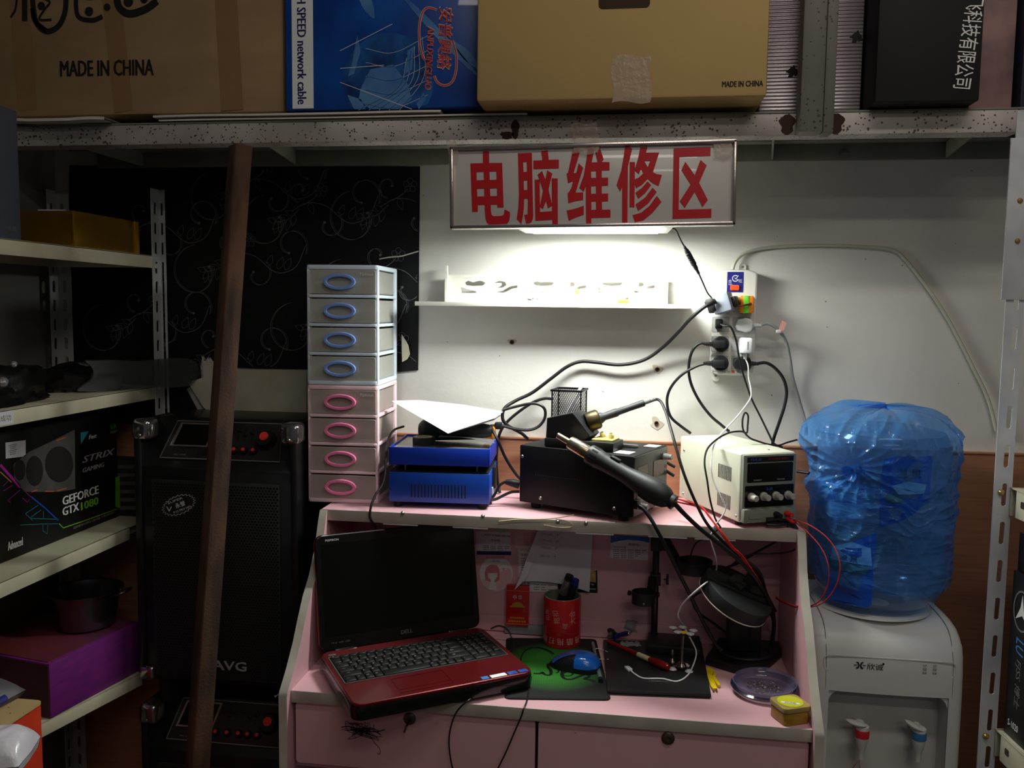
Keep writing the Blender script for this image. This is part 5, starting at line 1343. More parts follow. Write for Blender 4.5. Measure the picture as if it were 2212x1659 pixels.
B().tube([K(1277, 1351, .006), K(1290, 1352, .007), K(1306, 1356, .008)], [.0012, .003, .004], n=8).build('jaws', MATS['rust'], pl_)
B().tube([K(1304, 1356, .008), K(1315, 1360, .010), K(1330, 1372, .008)], [.004, .007, .006], n=10).build('handle', MATS['plastic_black'], pl_)
random.seed(11)
p = PZ(1364, 1368, ST + .012)
q = B()
def crum(u, v_):
    a = 2 * PI * u; t = PI * v_
    r = 1 + .45 * mnoise.noise((math.cos(a) * 1.7, math.sin(a) * 1.7, t * 1.5 + 3))
    return Vector((.024 * r * math.sin(t) * math.cos(a), .012 * r * math.sin(t) * math.sin(a), .018 + .018 * r * -math.cos(t)))
q.grid(crum, 26, 14, closed=True)
tag(q.build('crumpled_paper', MATS['crumple_grey'], loc=(p.x, p.y + .022, ST + .002), sharp=10), 'crumpled grey paper ball between keys and the steel rod', 'paper')
q = B()
q.grid(lambda u, v_: Vector((.045 * (u - .5), .026 * (v_ - .5), .004 + .006 * abs(mnoise.noise((u * 4, v_ * 4, 5))))), 16, 12)
p = PZ(1362, 1392, ST + .004)
tag(q.build('clear_bag', MATS['clear_plastic'], loc=(p.x, p.y, ST), rot=(0, 0, 12), sharp=10), 'small clear plastic bag behind the red screwdriver', 'bag')
# desk lamp with round head
mat('lamp_dark', (32, 36, 37), .6, var=.06, bump=.1, bs=400); mat('diffuser_off', (214, 210, 196), .4)
lb = PZ(1612, 1415, DT + .015)
dl = thing('desk_lamp', 'black desk lamp with tilted round head and heavy base', 'lamp', (lb.x, lb.y, DT))
bpts = [PZ(*p, DT + .012) for p in ((1524, 1425), (1600, 1448), (1655, 1440), (1700, 1400), (1696, 1375), (1640, 1362), (1560, 1372))]
B().plate([[(p.x - lb.x, p.y - lb.y) for p in bpts]], .020, bev=.004).build('base', MATS['plastic_black'], dl)
q = B().tube([Vector((.058 * math.cos(a) - .004, .048 * math.sin(a) + .004, .0225)) for a in [rad(150 + 12 * k) for k in range(21)]], .0035, n=8); q.build('base_groove', MATS['tool_dark'], dl)
q = B().box((-.016, .022, .066), (.050, .044, .092), .008).box((.018, .026, .050), (.030, .036, .062), .006); q.build('pillar', MATS['plastic_black'], dl)
hc = PY(1592, 1281, -.262)
vd = (hc - CAM).normalized(); vr = vd.cross(Vector((0, 0, 1))).normalized(); vu = vr.cross(vd)
n_ = (vr * .47 + vu * .77 - vd * .44).normalized()
hl = hc - Vector((lb.x, lb.y, DT))
HMt = frame_to(n_, hl)
hd = B().lathe([(0, -.022), (.070, -.022), (.0775, -.020), (.0785, -.016), (.0785, .004), (.0770, .009), (.0735, .011), (.03, .0125), (0, .0125)], 56, M=HMt).build('lamp_head', MATS['lamp_dark'], dl)
B().lathe([(.0788, -.0205), (.0794, -.0190), (.0788, -.0175)], 56, M=HMt).build('pale_rim', MATS['diffuser_off'], hd)
B().lathe([(0, -.0226), (.068, -.0226), (.068, -.0220)], 48, M=HMt).build('diffuser', MATS['diffuser_off'], hd)
hinge = PY(1625, 1240, -.20) - Vector((lb.x, lb.y, DT))
B().tube([Vector((.012, .03, .10)), Vector((.03, .05, .16)), hinge + Vector((.012, .03, -.01)), hinge + Vector((.004, .01, 0)), hl + n_ * .016 + Vector((.012, .008, .004))], .011, n=12).build('neck', MATS['plastic_black'], dl)
B().box((0, 0, .018), (.052, .036, .014), .004, M=HMt @ T(.012, .012, 0)).build('head_bracket', MATS['lamp_dark'], dl)
cable('lamp_cord', [PY(1662, 1318, -.175), PY(1671, 1345, -.17), PY(1672, 1372, -.165), PY(1668, 1395, -.165)], .0030, MATS['cable_black'], 'black cord dropping behind the round lamp head to its base', 'cord', to=dl)
# yellow crimping tool
mat('crimp_yellow', (226, 196, 24), .45)
yo = PZ(1538, 1470, DT)
def Y_(px, py): p = PZ(px, py, DT + .004) - yo; return (p.x, p.y)
z8 = lambda pts: [Y_(1290 + x / 8.19, 1320 + y / 8.19) for x, y in pts]
yt = thing('wire_stripper', 'small yellow plastic wire stripper right of the black slab', 'tool', (yo.x, yo.y, DT + .0002))
B().plate([z8(((1905, 1005), (1990, 1005), (2050, 1045), (2065, 1085), (2030, 1130), (2110, 1340), (2120, 1380), (2050, 1385), (2010, 1340), (1930, 1110)))], .006, bev=.001).build('wide_leg', MATS['crimp_yellow'], yt)
B().plate([z8(((2060, 1095), (2105, 1100), (2110, 1140), (2085, 1165), (2180, 1310), (2165, 1335), (2130, 1325), (2030, 1180)))], .006, M=T(0, 0, .0005), bev=.001).build('narrow_leg', MATS['crimp_yellow'], yt)
B().plate([z8(((2040, 1380), (2060, 1378), (2075, 1415), (2055, 1415)))], .004).plate([z8(((2095, 1378), (2115, 1372), (2130, 1408), (2108, 1412)))], .004).build('blade_tip', MATS['rust'], yt)
# glass dish
mat('dish_glass', (120, 116, 150), .08, alpha=.38, coat=.8); mat('dish_rim', (34, 34, 58), .12, alpha=.85, coat=.8)
dc_ = PZ(1652, 1482, DT + .014); 
dsh = thing('glass_dish', 'round tinted clear dish holding screws near right desk panel', 'dish', M=T(dc_.x, dc_.y, DT + .0004) @ RX(4) @ RY(-2))
B().lathe([(0, .004), (.040, .004), (.056, .010), (.062, .022), (.0635, .026), (.061, .026), (.054, .013), (.040, .0065), (0, .0065)], 48, sx=1.0, sy=.92).build('dish_bowl', MATS['dish_glass'], dsh)
B().lathe([(.056, .009), (.066, .012), (.0675, .016), (.062, .0185), (.0585, .017)], 48, sx=1.0, sy=.92).build('dish_flange', MATS['dish_rim'], dsh)
q = B(); random.seed(5)
for k in range(130):
    a = random.uniform(0, 6.28); r = .036 * math.sqrt(random.random()); c_ = Vector((r * math.cos(a), r * .9 * math.sin(a), .0075 + random.random() * .003))
    d_ = Vector((random.gauss(0, 1), random.gauss(0, 1), random.gauss(0, .3))).normalized() * random.uniform(.001, .0026)
    q.cyl(c_ - d_, c_ + d_, random.uniform(.0007, .0014), n=6)
scr = q.build('loose_screws', MATS['metal_grey'], loc=(dc_.x, dc_.y, DT + .0012)); tag(scr, 'heap of tiny dark screws in the glass dish', 'screws', kind='stuff')
# yellow pot
mat('pot_amber', (156, 122, 40), .35, alpha=.93, var=.08); mat('pot_lid', (160, 142, 78), .4, alpha=.95); mat('pot_label', (190, 190, 30), .5)
jp = PZ(1708, 1556, DT + .003)
jr = thing('solder_paste_pot', 'yellow square pot with round lid label at right desk front', 'pot', (jp.x, jp.y + .012, DT + .0002), 24)
B().plate([rrect(.056, .052, .009, 5)], .024, bev=.002).build('pot_body', MATS['pot_amber'], jr)
B().plate([rrect(.060, .056, .010, 5)], .010, M=T(0, 0, .0242), bev=.002).build('pot_lid', MATS['pot_lid'], jr)
lbp = B().plate([circ(.024, 32)], .0006, M=T(0, 0, .0343)).build('lid_label', MATS['pot_label'], jr)
q = B().plate([rect(.034, .006, 0, -.008)], .0003, M=T(0, 0, .0350) @ RZ(-30)); q.build('pale_stripe', MATS['paper_grey'], lbp)
B().text('SOLDER', T(0, 0, .0353) @ RZ(-30) @ T(0, -.008, 0), size=1, fit=(.02, .0036)).build('printed_lettering', MATS['ink_black'], lbp)
# ================================================================== rusty iron bar
a = Vector((-.846, -.318, 1.868)); c_ = Vector((-.8842, -.598, FZ + .002))
d_ = (a - c_).normalized(); L_ = (a - c_).length
xv = Vector((1, 0, 0)); xv = (xv - d_ * xv.dot(d_)).normalized(); yv = d_.cross(xv)
BM = Matrix(((xv.x, yv.x, d_.x, c_.x), (xv.y, yv.y, d_.y, c_.y), (xv.z, yv.z, d_.z, c_.z), (0, 0, 0, 1)))
b = B()
for s in (-1, 1):
    b.box((s * .0165, 0, L_ / 2), (.034, .004, L_), .001, M=RZ(s * 38))
mat('rust_bar', (46, 31, 27), .85, rgb2=(96, 68, 48), vs=10, streak=(2.2, 2.2, .5), bump=.25, bs=200)
tag(b.build('iron_angle_bar', MATS['rust_bar'], M=BM), 'rusty brown angle iron bar leaning from floor to loft beam', 'bar')

# ================================================================== trolley loudspeakers
mat('speaker_black', (19, 20, 21), .38, var=.12, vs=20, coat=.1); mat('grill_grey', (46, 48, 48), .55, metal=.3); mat('grill_hole', (6, 6, 6), .9)
mat('corner_chrome', (170, 168, 166), .14, metal=.95, var=.05); mat('logo_silver', (150, 150, 150), .5); mat('knob_black', (20, 20, 20), .4); mat('cap_red', (206, 48, 38), .45); mat('print_line', (112, 114, 112), .4)
KW, KD, KH = .398, .238, .625
KX, KYF = -.938, -.258
def speaker():
    o = thing('loudspeaker', 'x', 'loudspeaker', (KX, KYF, FZ))
    pr = [(0, .012), (.004, .004), (.012, 0), (KD, 0), (KD, KH - .01), (KD - .01, KH), (.085, KH), (.072, KH - .004), (.016, .528), (.004, .520), (0, .512)]
    B().plate([pr], KW - .030, M=T(-KW / 2 + .015, 0, 0) @ RIGHT, bev=.002).build('cabinet', MATS['speaker_black'], o)
    # side cheeks: a little higher than the sunk control panel
    pr2 = [(-.004, .012), (.004, 0), (KD, 0), (KD, KH), (.030, KH), (.010, KH - .012), (-.004, KH - .040)]
    for s in (-1, 1):
        B().plate([pr2], .018, M=T(s * (KW / 2 - .009) - .009, 0, 0) @ RIGHT, bev=.003).build('side_cheek', MATS['speaker_black'], o)
        q = B()
        q.box((0, .018, 0), (.046, .052, .050), .012, 3)
        q.build('chrome_corner', MATS['corner_chrome'], o, loc=(s * (KW / 2 - .018), 0, KH - .022))
        q = B().lathe([(0, .003), (.003, .002), (.004, 0)], 12, M=T(0, -.0085, -.012) @ FRONT); q.build('corner_screw', MATS['screw_steel'], [c for c in o.children if c.name.startswith('chrome_corner')][-1])
        q = B().box((0, .018, 0), (.040, .050, .036), .010, 3); q.build('chrome_corner', MATS['corner_chrome'], o, loc=(s * (KW / 2 - .018), 0, .019))
    gw, gh = .312, .470; gz = .018
    g = B().box((0, -.003, gz + gh / 2), (gw, .006, gh), .002).build('front_grill', MATS['grill_grey'], o)
    q = B(); st = .0076
    for j in range(int(gh / (st * .866)) - 1):
        for i in range(int(gw / st) - 1):
            x = -gw / 2 + st * (i + .9 + .5 * (j % 2)); z = gz + st * .866 * (j + .9)
            if x < gw / 2 - .004:
                V = [(x + .0031 * math.cos(k * PI / 3), -.0064, z + .0031 * math.sin(k * PI / 3)) for k in range(6)]
                q.add(V, [[0, 1, 2, 3, 4, 5]])
    q.build('grill_holes', MATS['grill_hole'], g, kind='stuff', fixn=False)
    # logo
    q = B().text('AVG', T(.030, -.0072, gz + .036) @ FRONT, size=1, fit=(.085, .022), ext=.001, off=.012); q.build('logo', MATS['logo_silver'], g)
    # control panel on the slope
    sl = math.degrees(math.atan2(KH - .004 - .528, .056)); PM_ = T(0, .016, .528) @ RX(sl - .0) ; ph = math.hypot(KH - .004 - .528, .056)
    PM_ = T(0, .0165, .529) @ RX(sl)
    p = B().plate([[(-.150, .004), (.150, .004), (.136, ph - .004), (-.130, ph - .004)]], .0012, M=PM_).build('control_panel', MATS['panel_dark'], o)
    q = B()
    fr = [(-.147, .007), (.147, .007), (.134, ph - .007), (-.127, ph - .007), (-.147, .007)]
    q.ribbon(fr, .0022, M=PM_ @ T(0, 0, .0016)); q.build('panel_line', MATS['print_line'], p, fixn=False)
    q = B().plate([[(-.130, .036), (-.036, .036), (-.024, ph - .012), (-.116, ph - .012)], [(-.124, .040), (-.040, .040), (-.029, ph - .016), (-.112, ph - .016)]], .003, M=PM_ @ T(0, 0, .001)); q.build('display_rim', MATS['chrome_trim'], p)
    q = B().plate([[(-.125, .039), (-.039, .039), (-.028, ph - .015), (-.113, ph - .015)]], .001, M=PM_ @ T(0, 0, .001)); q.build('display_window', MATS['screen_black'], p)
    def knob(x, y, r, cap):
        k = B().lathe([(r * 1.15, 0), (r, .004), (r * .85, r * .9), (0, r * .9)], 22, M=PM_ @ T(x, y, .001)).build('knob', MATS['knob_black'], p)
        B().lathe([(cap, r * .9), (cap, r * .9 + .002), (0, r * .9 + .0025)], 16, M=PM_ @ T(x, y + r * .15, .001)).build('red_cap', MATS['cap_red'], k)
    knob(.105, .058, .022, .0105)
    for x in (-.025, .004, .033, .056, .080): knob(x, .030, .0085, .0042)
    q = B()
    for k in range(5): q.plate([rect(.003, .035, .0 + .017 * k, .072)], .0008, M=PM_ @ T(0, 0, .001)).box((.0 + .017 * k, .070 + .005 * (k % 3), .004), (.009, .005, .005), .001, M=PM_)
    q.build('slider_bank', MATS['knob_black'], p)
    B().text('MIC LINE', PM_ @ T(-.10, .016, .0014), size=1, fit=(.03, .004), ext=.0001).build('printed_lettering', MATS['print_line'], p)
    return o, g
spk, g = speaker()
spk['label'] = 'black trolley loudspeaker standing on the floor, lower of the stacked pair'; spk['group'] = 'stacked loudspeakers'
up = dup(spk, loc=(KX, KYF, KH + .0035), label='black trolley loudspeaker with star sticker on the grill, upper of the pair', group='stacked loudspeakers')
for x in (-.15, .15):
    for y in (.04, KD - .04): B().cyl((x, y, -.0575), (x, y, .002), .018, .022, 18).build('rubber_foot', MATS['rubber'], up)
# star sticker on the upper speaker
q = B(); n = 24
so = PY(386, 1091, KYF - .007); so = (so.x - KX, so.z - KH - .0035)
pts = []; pts2 = []
for k in range(2 * n):
    a = k * PI / n; r = 1 if k % 2 else .86
    pts.append((.045 * r * math.cos(a), .023 * r * math.sin(a))); pts2.append((.0435 * r * math.cos(a), .0217 * r * math.sin(a)))
SMt = T(so[0], -.0066, so[1]) @ FRONT @ RZ(22)
gu = [c for c in up.children if c.name.startswith('front_grill')][0]
sk = B().plate([pts], .0003, M=SMt).build('star_sticker', MATS['ink_white'], gu)
B().plate([pts2], .0003, M=SMt @ T(0, 0, .0002)).build('sticker_ground', MATS['ink_black'], sk)
q = B(); q.text('永誉', SMt @ T(.004, 0, .0006), size=1, fit=(.026, .012), ext=.0001, off=.01).text('SUPER', SMt @ T(-.004, .0125, .0006), size=1, fit=(.04, .005), ext=.0001).text('P:12 PRO HIFI', SMt @ T(.004, -.0125, .0006), size=1, fit=(.045, .005), ext=.0001).text('V', SMt @ T(-.026, -.001, .0006) @ RZ(-20), size=1, fit=(.014, .012), ext=.0001)
q.build('printed_lettering', MATS['ink_white'], sk)

# ================================================================== slotted-angle rack on the left
mat('rack_cream', (214, 210, 184), .5, rgb2=(190, 184, 158), vs=7); mat('rack_grey', (172, 176, 178), .45, var=.06, vs=12)
RXF, RXB, RYF, RYN = -1.185, -1.470, -.046, -1.22
def slot_plate(w_, z0, z1, first, pitch, x, sw=.0125, shh=.031):
    z0 = FZ
    loops = [[(0, z0), (w_, z0), (w_, z1), (0, z1)]]
    z = first
    while z + shh < z1:
        if z > z0: loops.append([(x + sw / 2 * math.cos(a), z + (shh - sw) * (1 if math.sin(a) > 0 else 0) + sw / 2 + sw / 2 * math.sin(a)) for a in [k * PI / 5 + .01 for k in range(10)]])
        z += pitch
    return loops
rk = thing('storage_rack', 'cream and grey slotted steel rack along the left side', 'rack', ((RXF + RXB) / 2, -.7, 0))
ri = T(-(RXF + RXB) / 2, .7, 0)
def angle_post(x, y, sx, sy, wx, wy, z1, m):
    """flange along X from the corner (sx) and along Y (sy)"""
    q = B()
    q.plate(slot_plate(wy, 0, z1, .03, .0490, wy * .48), .0022, M=ri @ T(x, y if sy > 0 else y - wy, 0) @ RIGHT)
    q.plate(slot_plate(wx, 0, z1, .03, .0490, wx * .5, .006 if wx < .02 else .011), .0022, M=ri @ T(x if sx > 0 else x - wx, y + .002, 0) @ FRONT)
    return q.build('slotted_upright', m, rk)
angle_post(RXF - .001, RYF, 1, -1, .017, .036, 1.809, MATS['rack_grey'])
angle_post(RXB, RYF, 1, -1, .038, .032, 1.809, MATS['rack_grey'])
def tray(z, y0, y1, x0=RXB, x1=RXF, rot=None, lip=None):
    M_ = ri if rot is None else ri @ rot
    q = B().box(((x0 + x1) / 2, (y0 + y1) / 2, z - .001), (x1 - x0, y1 - y0, .002), M=M_)
    lip = y1 if lip is None else lip
    q.box((x1 - .001, (y0 + lip) / 2, z - .0155), (.002, lip - y0, .031), .0006, M=M_)
    q.box(((x0 + x1) / 2, y1 - .001, z - .0145), (x1 - x0, .002, .029), .0006, M=M_).box((x0 + .001, (y0 + y1) / 2, z - .0145), (.002, y1 - y0, .029), .0006, M=M_)
    s = q.build('shelf', MATS['rack_cream'], rk)
    return s
s1 = tray(1.643, RYN, -.055); s2 = tray(1.315, RYN, -.055); s3 = tray(.986, RYN, -.055, lip=-.209)
B().box(((RXF + RXB) / 2 - .005, -.130, .972), (RXF - RXB - .02, .14, .024), .001, M=ri).build('end_bracket', MATS['rack_grey'], rk)
rot4 = T(-1.190, -.36, 0) @ RZ(-13.5) @ T(1.190, .36, 0)
s4 = tray(.629, -.66, -.215, x0=-1.44, x1=-1.189, rot=rot4)
for (y, z) in ((-.064, 1.628), (-.064, 1.300)):
    B().plate([rrect(.006, .009, .002, 3)], .0008, M=ri @ T(RXF + .0003, y, z) @ RIGHT).build('bolt_slot', MATS['plug_hole'], rk)
lp_ = PX(14, 899, RXF)
lbq = B().plate([rect(.075, .026)], .0005, M=ri @ T(RXF + .0004, lp_.y - .02, 1.300) @ RIGHT).build('paper_label', MATS['paper_grey'], s2, label='white handwritten paper label')
B().text('维修成功', ri @ T(RXF + .0010, lp_.y - .018, 1.300) @ RIGHT, size=1, fit=(.058, .012), ext=.00005).build('handwriting', MATS['ink_grey'], lbq)

# dark box on the top shelf, near the frame edge
def sidebox(name, label, x0, x1, y0, y1, z0, z1, m, bev=.003, cat='box', rz=0):
    o = thing(name, label, cat, ((x0 + x1) / 2, (y0 + y1) / 2, z0), rz)
    B().box((0, 0, (z1 - z0) / 2), (x1 - x0, y1 - y0, z1 - z0), bev).build('box_body', m, o)
    return o
mat('box_slate', (72, 78, 90), .55, var=.12, vs=8)
o = sidebox('slate_box', 'dark slate grey box at the near end of the top rack shelf', -1.46, -1.198, -.92, -.529, 1.6435, 1.895, MATS['box_slate'])
B().text('系统', T(.1313, .170, .022) @ RIGHT, size=1, fit=(.022, .010), ext=.0001).build('printed_lettering', MATS['print_line'], o)
# gold box
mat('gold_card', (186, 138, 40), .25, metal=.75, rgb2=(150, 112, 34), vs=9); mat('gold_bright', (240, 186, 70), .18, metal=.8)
o = thing('gold_box', 'shiny gold cardboard box without lid on the top rack shelf', 'box', (-1.309, -.2255, 1.6435), -1)
q = B(); bw, bd, bh = .200, .248, .080
for s in (-1, 1): q.box((s * (bw / 2 - .0015), 0, bh / 2), (.003, bd, bh), .0005).box((0, s * (bd / 2 - .0015), bh / 2), (bw - .006, .003, bh), .0005)
q.box((0, 0, .002), (bw - .004, bd - .004, .003)); q.build('box_body', MATS['gold_card'], o)
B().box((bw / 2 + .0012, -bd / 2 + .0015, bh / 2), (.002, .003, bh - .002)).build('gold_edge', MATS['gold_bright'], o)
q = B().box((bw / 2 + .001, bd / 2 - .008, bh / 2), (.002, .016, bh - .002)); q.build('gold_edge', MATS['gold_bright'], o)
q = B().grid(lambda u, v_: Vector((bw * (u - .5) * .98, -bd / 2 - .002 - .012 * math.sin(PI * u) * (1 - v_), .014 + .058 * v_ + .010 * (1 - v_) * math.cos(u * 4))), 14, 6); q.build('loose_flap', MATS['gold_card'], o)
B().box((.02, -bd / 2 + .03, bh + .002), (.06, .03, .004), .001, M=RZ(8)).build('white_slip', MATS['paper_grey'], o)
# black bag and grey plastic bag on the second shelf
mat('bag_black', (14, 14, 15), .35, var=.15, bump=.4, bs=40); mat('bag_grey', (50, 54, 52), .5, alpha=.6, var=.1, bump=.5, bs=35); mat('foil_knob', (170, 170, 172), .3, metal=.5, bump=.8, bs=140)
def lump(cx, cy, z0, rx, ry, h, seed, name, m, label, cat, flat=.6, amp=.28):
    q = B()
    def f(u, v_):
        a = 2 * PI * u; t = v_ * PI / 2
        n = 1 + amp * mnoise.noise((math.cos(a) * 1.5 + seed, math.sin(a) * 1.5, v_ * 2.2)) + amp * .35 * mnoise.noise((math.cos(a) * 5 + seed, math.sin(a) * 5, v_ * 6))
        return Vector((rx * n * math.cos(a) * math.cos(t) ** flat, ry * n * math.sin(a) * math.cos(t) ** flat, h * n * math.sin(t)))
    q.grid(f, 48, 16, closed=True); q.f.append(list(range(48))[::-1]); q.m.append(0)
    return tag(q.build(name, m, loc=(cx, cy, z0), sharp=25), label, cat)
lump(-1.320, -.540, 1.3155, .100, .200, .075, 2.3, 'black_bag', MATS['bag_black'], 'crumpled black bag lying on the second rack shelf', 'bag')
lump(-1.325, -.190, 1.3155, .100, .105, .058, 6.1, 'black_bag', MATS['bag_black'], 'low dark bag behind the crumpled bag on the second shelf', 'bag')
o3 = Vector((-1.23, -.14, 1.330)); q = B()
def gb(u, v_):
    x = -1.25 + .145 * u * (1 - .12 * v_) ; y = -.268 + .245 * u + .03 * math.sin(3 * v_)
    z = 1.321 + .067 * v_ - .006 * u + .008 * mnoise.noise((u * 3, v_ * 3, 4))
    return Vector((x + .012 * math.sin(PI * v_), y - .03 * (1 - v_), z)) - o3
q.grid(gb, 26, 12); q.grid(lambda u, v_: gb(u, v_) + Vector((-.012 - .02 * math.sin(PI * u) * math.sin(PI * v_), .015, .001)), 26, 12)
tag(q.build('grey_plastic_bag', MATS['bag_grey'], loc=o3, sharp=30), 'flat grey translucent plastic bag hanging past the rack upright', 'bag')
for (px, py, r, Y, lb) in ((6, 826, .0095, -.715, 'crumpled foil ball at the near end of the second shelf'), (30, 787, .006, -.69, 'small bright foil ball behind the larger one')):
    p = PX(px, py, -1.212)
    q = B().grid(lambda u, v_: Vector((r * math.cos(2 * PI * u) * math.sin(PI * v_), r * math.sin(2 * PI * u) * math.sin(PI * v_), -r * math.cos(PI * v_))) * (1 + .2 * mnoise.noise((u * 9, v_ * 7, 1))), 14, 9, closed=True)
    tag(q.build('foil_ball', MATS['foil_knob'], loc=p, sharp=10), lb, 'ball')
# graphics card box on the third shelf
mat('card_box_black', (15, 15, 16), .5, var=.1, spec=.3)
GX = -1.269
gbx = sidebox('graphics_card_box', 'black graphics card box with white and green lettering on the rack', -1.455, GX, -.861, -.120, .9865, 1.267, MATS['card_box_black'], .002)
gc = Vector(((-1.455 + GX) / 2, (-.861 - .120) / 2, .9865)); gi = T(-gc)
def gp(zx, zy):     # coordinates of the enlarged view -> face point (y, z)
    p = PX(zx / 4.878, 880 + zy / 4.878, GX); return (p.y, p.z)
GMt = lambda lift=.0004: gi @ T(GX + lift, 0, 0) @ RIGHT
mat('print_silver', (150, 148, 146), .45); mat('nv_green', (118, 185, 10), .45); mat('card_teal', (40, 130, 130), .45); mat('card_grey', (84, 80, 78), .45, var=.2, vs=30); mat('card_orange', (206, 100, 40), .45); mat('neon_pink', (170, 40, 150), .4); mat('neon_blue', (30, 80, 190), .4); mat('neon_teal', (40, 130, 140), .4); mat('neon_yellow', (190, 150, 60), .4)
def gtext(body, x0, yb, x1, ht, m, sk=0, off=0.0, rz=0):
    a = gp(x0, yb); t = gp(x0, yb - ht); c_ = gp(x1, yb)
    B().btext(body, GMt() @ T((a[0] + c_[0]) / 2, (a[1] + t[1]) / 2, 0) @ RZ(rz), b=off * .08, size=1, fit=(abs(c_[0] - a[0]), abs(t[1] - a[1])), shear=sk, ext=.0001).build('printed_lettering', MATS[m], gbx)
def gpoly(pts, m, name, lift=.0004):
    B().plate([[gp(*p) for p in pts]], .0002, M=GMt(lift)).build(name, MATS[m], gbx)
def glines(lst, wd, m, name, lift=.0006):
    q = B()
    for pts in lst: q.ribbon([gp(*p) for p in pts], wd, M=GMt(lift))
    q.build(name, MATS[m], gbx, fixn=False)
gtext('GEFORCE', 660, 1035, 1040, 92, 'ink_white', off=.012); gtext('GTX', 660, 1145, 830, 88, 'ink_white', off=.012); gtext('1080', 855, 1085, 1035, 84, 'nv_green', off=.012)
gtext('STRIX', 868, 588, 1210, 70, 'print_silver', .3, .010); gtext('GAMING', 870, 690, 1100, 48, 'print_silver', .2, .008)
gtext('Advanced', 84, 1510, 240, 90, 'ink_white', 0, .004); gtext('VR', 1160, 238, 1228, 56, 'nv_green', 0, .004); gtext('READY', 1165, 275, 1235, 26, 'nv_green')
gtext('Fast', 935, 335, 1015, 40, 'ink_white', .2, .003); gtext('GAMEWORKS \\ ANSEL \\ VRWORKS', 770, 1285, 1215, 26, 'knob_grey')
gpoly(((848, 265), (932, 250), (850, 390)), 'card_teal', 'teal_mark')
gpoly(((1215, 735), (1280, 720), (1280, 1045), (1250, 1062), (1215, 1045)), 'nv_green', 'green_block')
glines([[(620, 1225), (665, 1270), (900, 1190), (1230, 1070)]], .0022, 'nv_green', 'green_line')
gpoly(((55, 372), (268, 345), (268, 515), (58, 540)), 'paper_grey', 'shipping_label'); 
q = B()
for k in range(6):
    a = gp(75, 405 + 20 * k); q.box((0, a[0] + .015, a[1]), (.0004, .022 - .003 * (k % 3), .0011), M=gi @ T(GX + .0010, 0, 0))
q.build('label_print', MATS['ink_grey'], gbx)
gpoly(((140, 600), (300, 470), (560, 350), (785, 235), (790, 860), (620, 890), (250, 890), (150, 760)), 'card_grey', 'card_picture')
for (cx, cy, rx, ry) in ((205, 660, 60, 110), (360, 670, 90, 160), (620, 600, 150, 190)):
    gpoly([(cx + rx * math.cos(k * PI / 12), cy + ry * math.sin(k * PI / 12)) for k in range(24)], 'ink_black', 'card_fan', .0007)
glines([[(590, 350), (690, 315)], [(470, 885), (570, 885)], [(600, 880), (700, 850)], [(330, 890), (390, 870)]], .0022, 'card_orange', 'orange_glow', .0009)
glines([[(0, 605), (210, 840)]], .006, 'neon_pink', 'pink_edge'); glines([[(0, 680), (120, 790)]], .002, 'neon_yellow', 'yellow_edge')
glines([[(330, 945), (460, 1050), (610, 1190)]], .003, 'neon_blue', 'blue_edge')
glines([[(210, 1240), (420, 1230), (610, 1225)], [(320, 1170), (615, 1180)], [(265, 1120), (340, 1190)], [(265, 1120), (400, 1030)], [(320, 1160), (430, 1080)], [(455, 1090), (455, 1165)], [(450, 1240), (450, 1300), (495, 1335), (500, 1240)]], .0013, 'neon_teal', 'neon_sketch')
glines([[(30, 830), (85, 775)], [(35, 880), (130, 820)], [(80, 980), (210, 870)], [(80, 980), (110, 1005)], [(235, 955), (285, 1000), (310, 965)], [(210, 840), (330, 950)]], .0011, 'neon_pink', 'neon_sketch')
# second box with slanted white stripes at the far end
sb = sidebox('striped_box', 'small black box with white slanted stripes beside the graphics card box', -1.40, -1.212, -.114, -.060, .9865, 1.13, MATS['box_black'], .002)
for k in range(6):
    B().plate([[(-.020, .012 + .021 * k), (.020, .020 + .021 * k), (.020, .028 + .021 * k), (-.020, .020 + .021 * k)]], .0004, M=T(.0942, 0, 0) @ RIGHT).build('white_stripe', MATS['card_grey'], sb)
    B().plate([[(-.07, .010 + .021 * k), (.082, .018 + .021 * k), (.082, .027 + .021 * k), (-.07, .020 + .021 * k)]], .0004, M=T(0, -.0272, 0) @ FRONT).build('white_stripe', MATS['card_grey'], sb)
# purple box with red stack on top, steel pot
mat('purple_box', (122, 36, 118), .5, rgb2=(100, 34, 116), vs=6, streak=(3, 3, 14)); mat('purple_dark', (70, 26, 40), .6); mat('box_redtop', (110, 44, 34), .6, rgb2=(96, 40, 76), vs=5)
pn0 = PZ(110, 1553, .630).to_2d(); pn1 = PZ(305, 1447, .630).to_2d(); dd = (pn1 - pn0); pa_ = math.degrees(math.atan2(-dd.x, dd.y)); pl = dd.length
pz = PX(110, 1433, pn0.x).z - .630
o = thing('purple_box', 'flat purple cardboard box on the lowest rack shelf', 'box', (pn0.x, pn0.y, .6305), pa_)
B().box((-.13, pl / 2, pz / 2), (.26, pl, pz), .002).build('box_body', MATS['purple_box'], o)
B().box((-.13, pl / 2, pz + .0008), (.242, pl - .012, .0016)).build('box_top_print', MATS['box_redtop'], o)
B().box((-.13, -.0006, pz / 2), (.255, .0012, pz - .006)).build('box_end_print', MATS['purple_dark'], o)
mat('pot_steel', (118, 110, 114), .2, metal=.95, var=.06)
pp_ = Vector((-1.275, -.255, .6305 + pz + .0022))
o = thing('steel_pot', 'stainless steel pot with rim on the purple box in shadow', 'pot', pp_)
ph2 = PY(240, 1262, -.255).z - pp_.z - .016
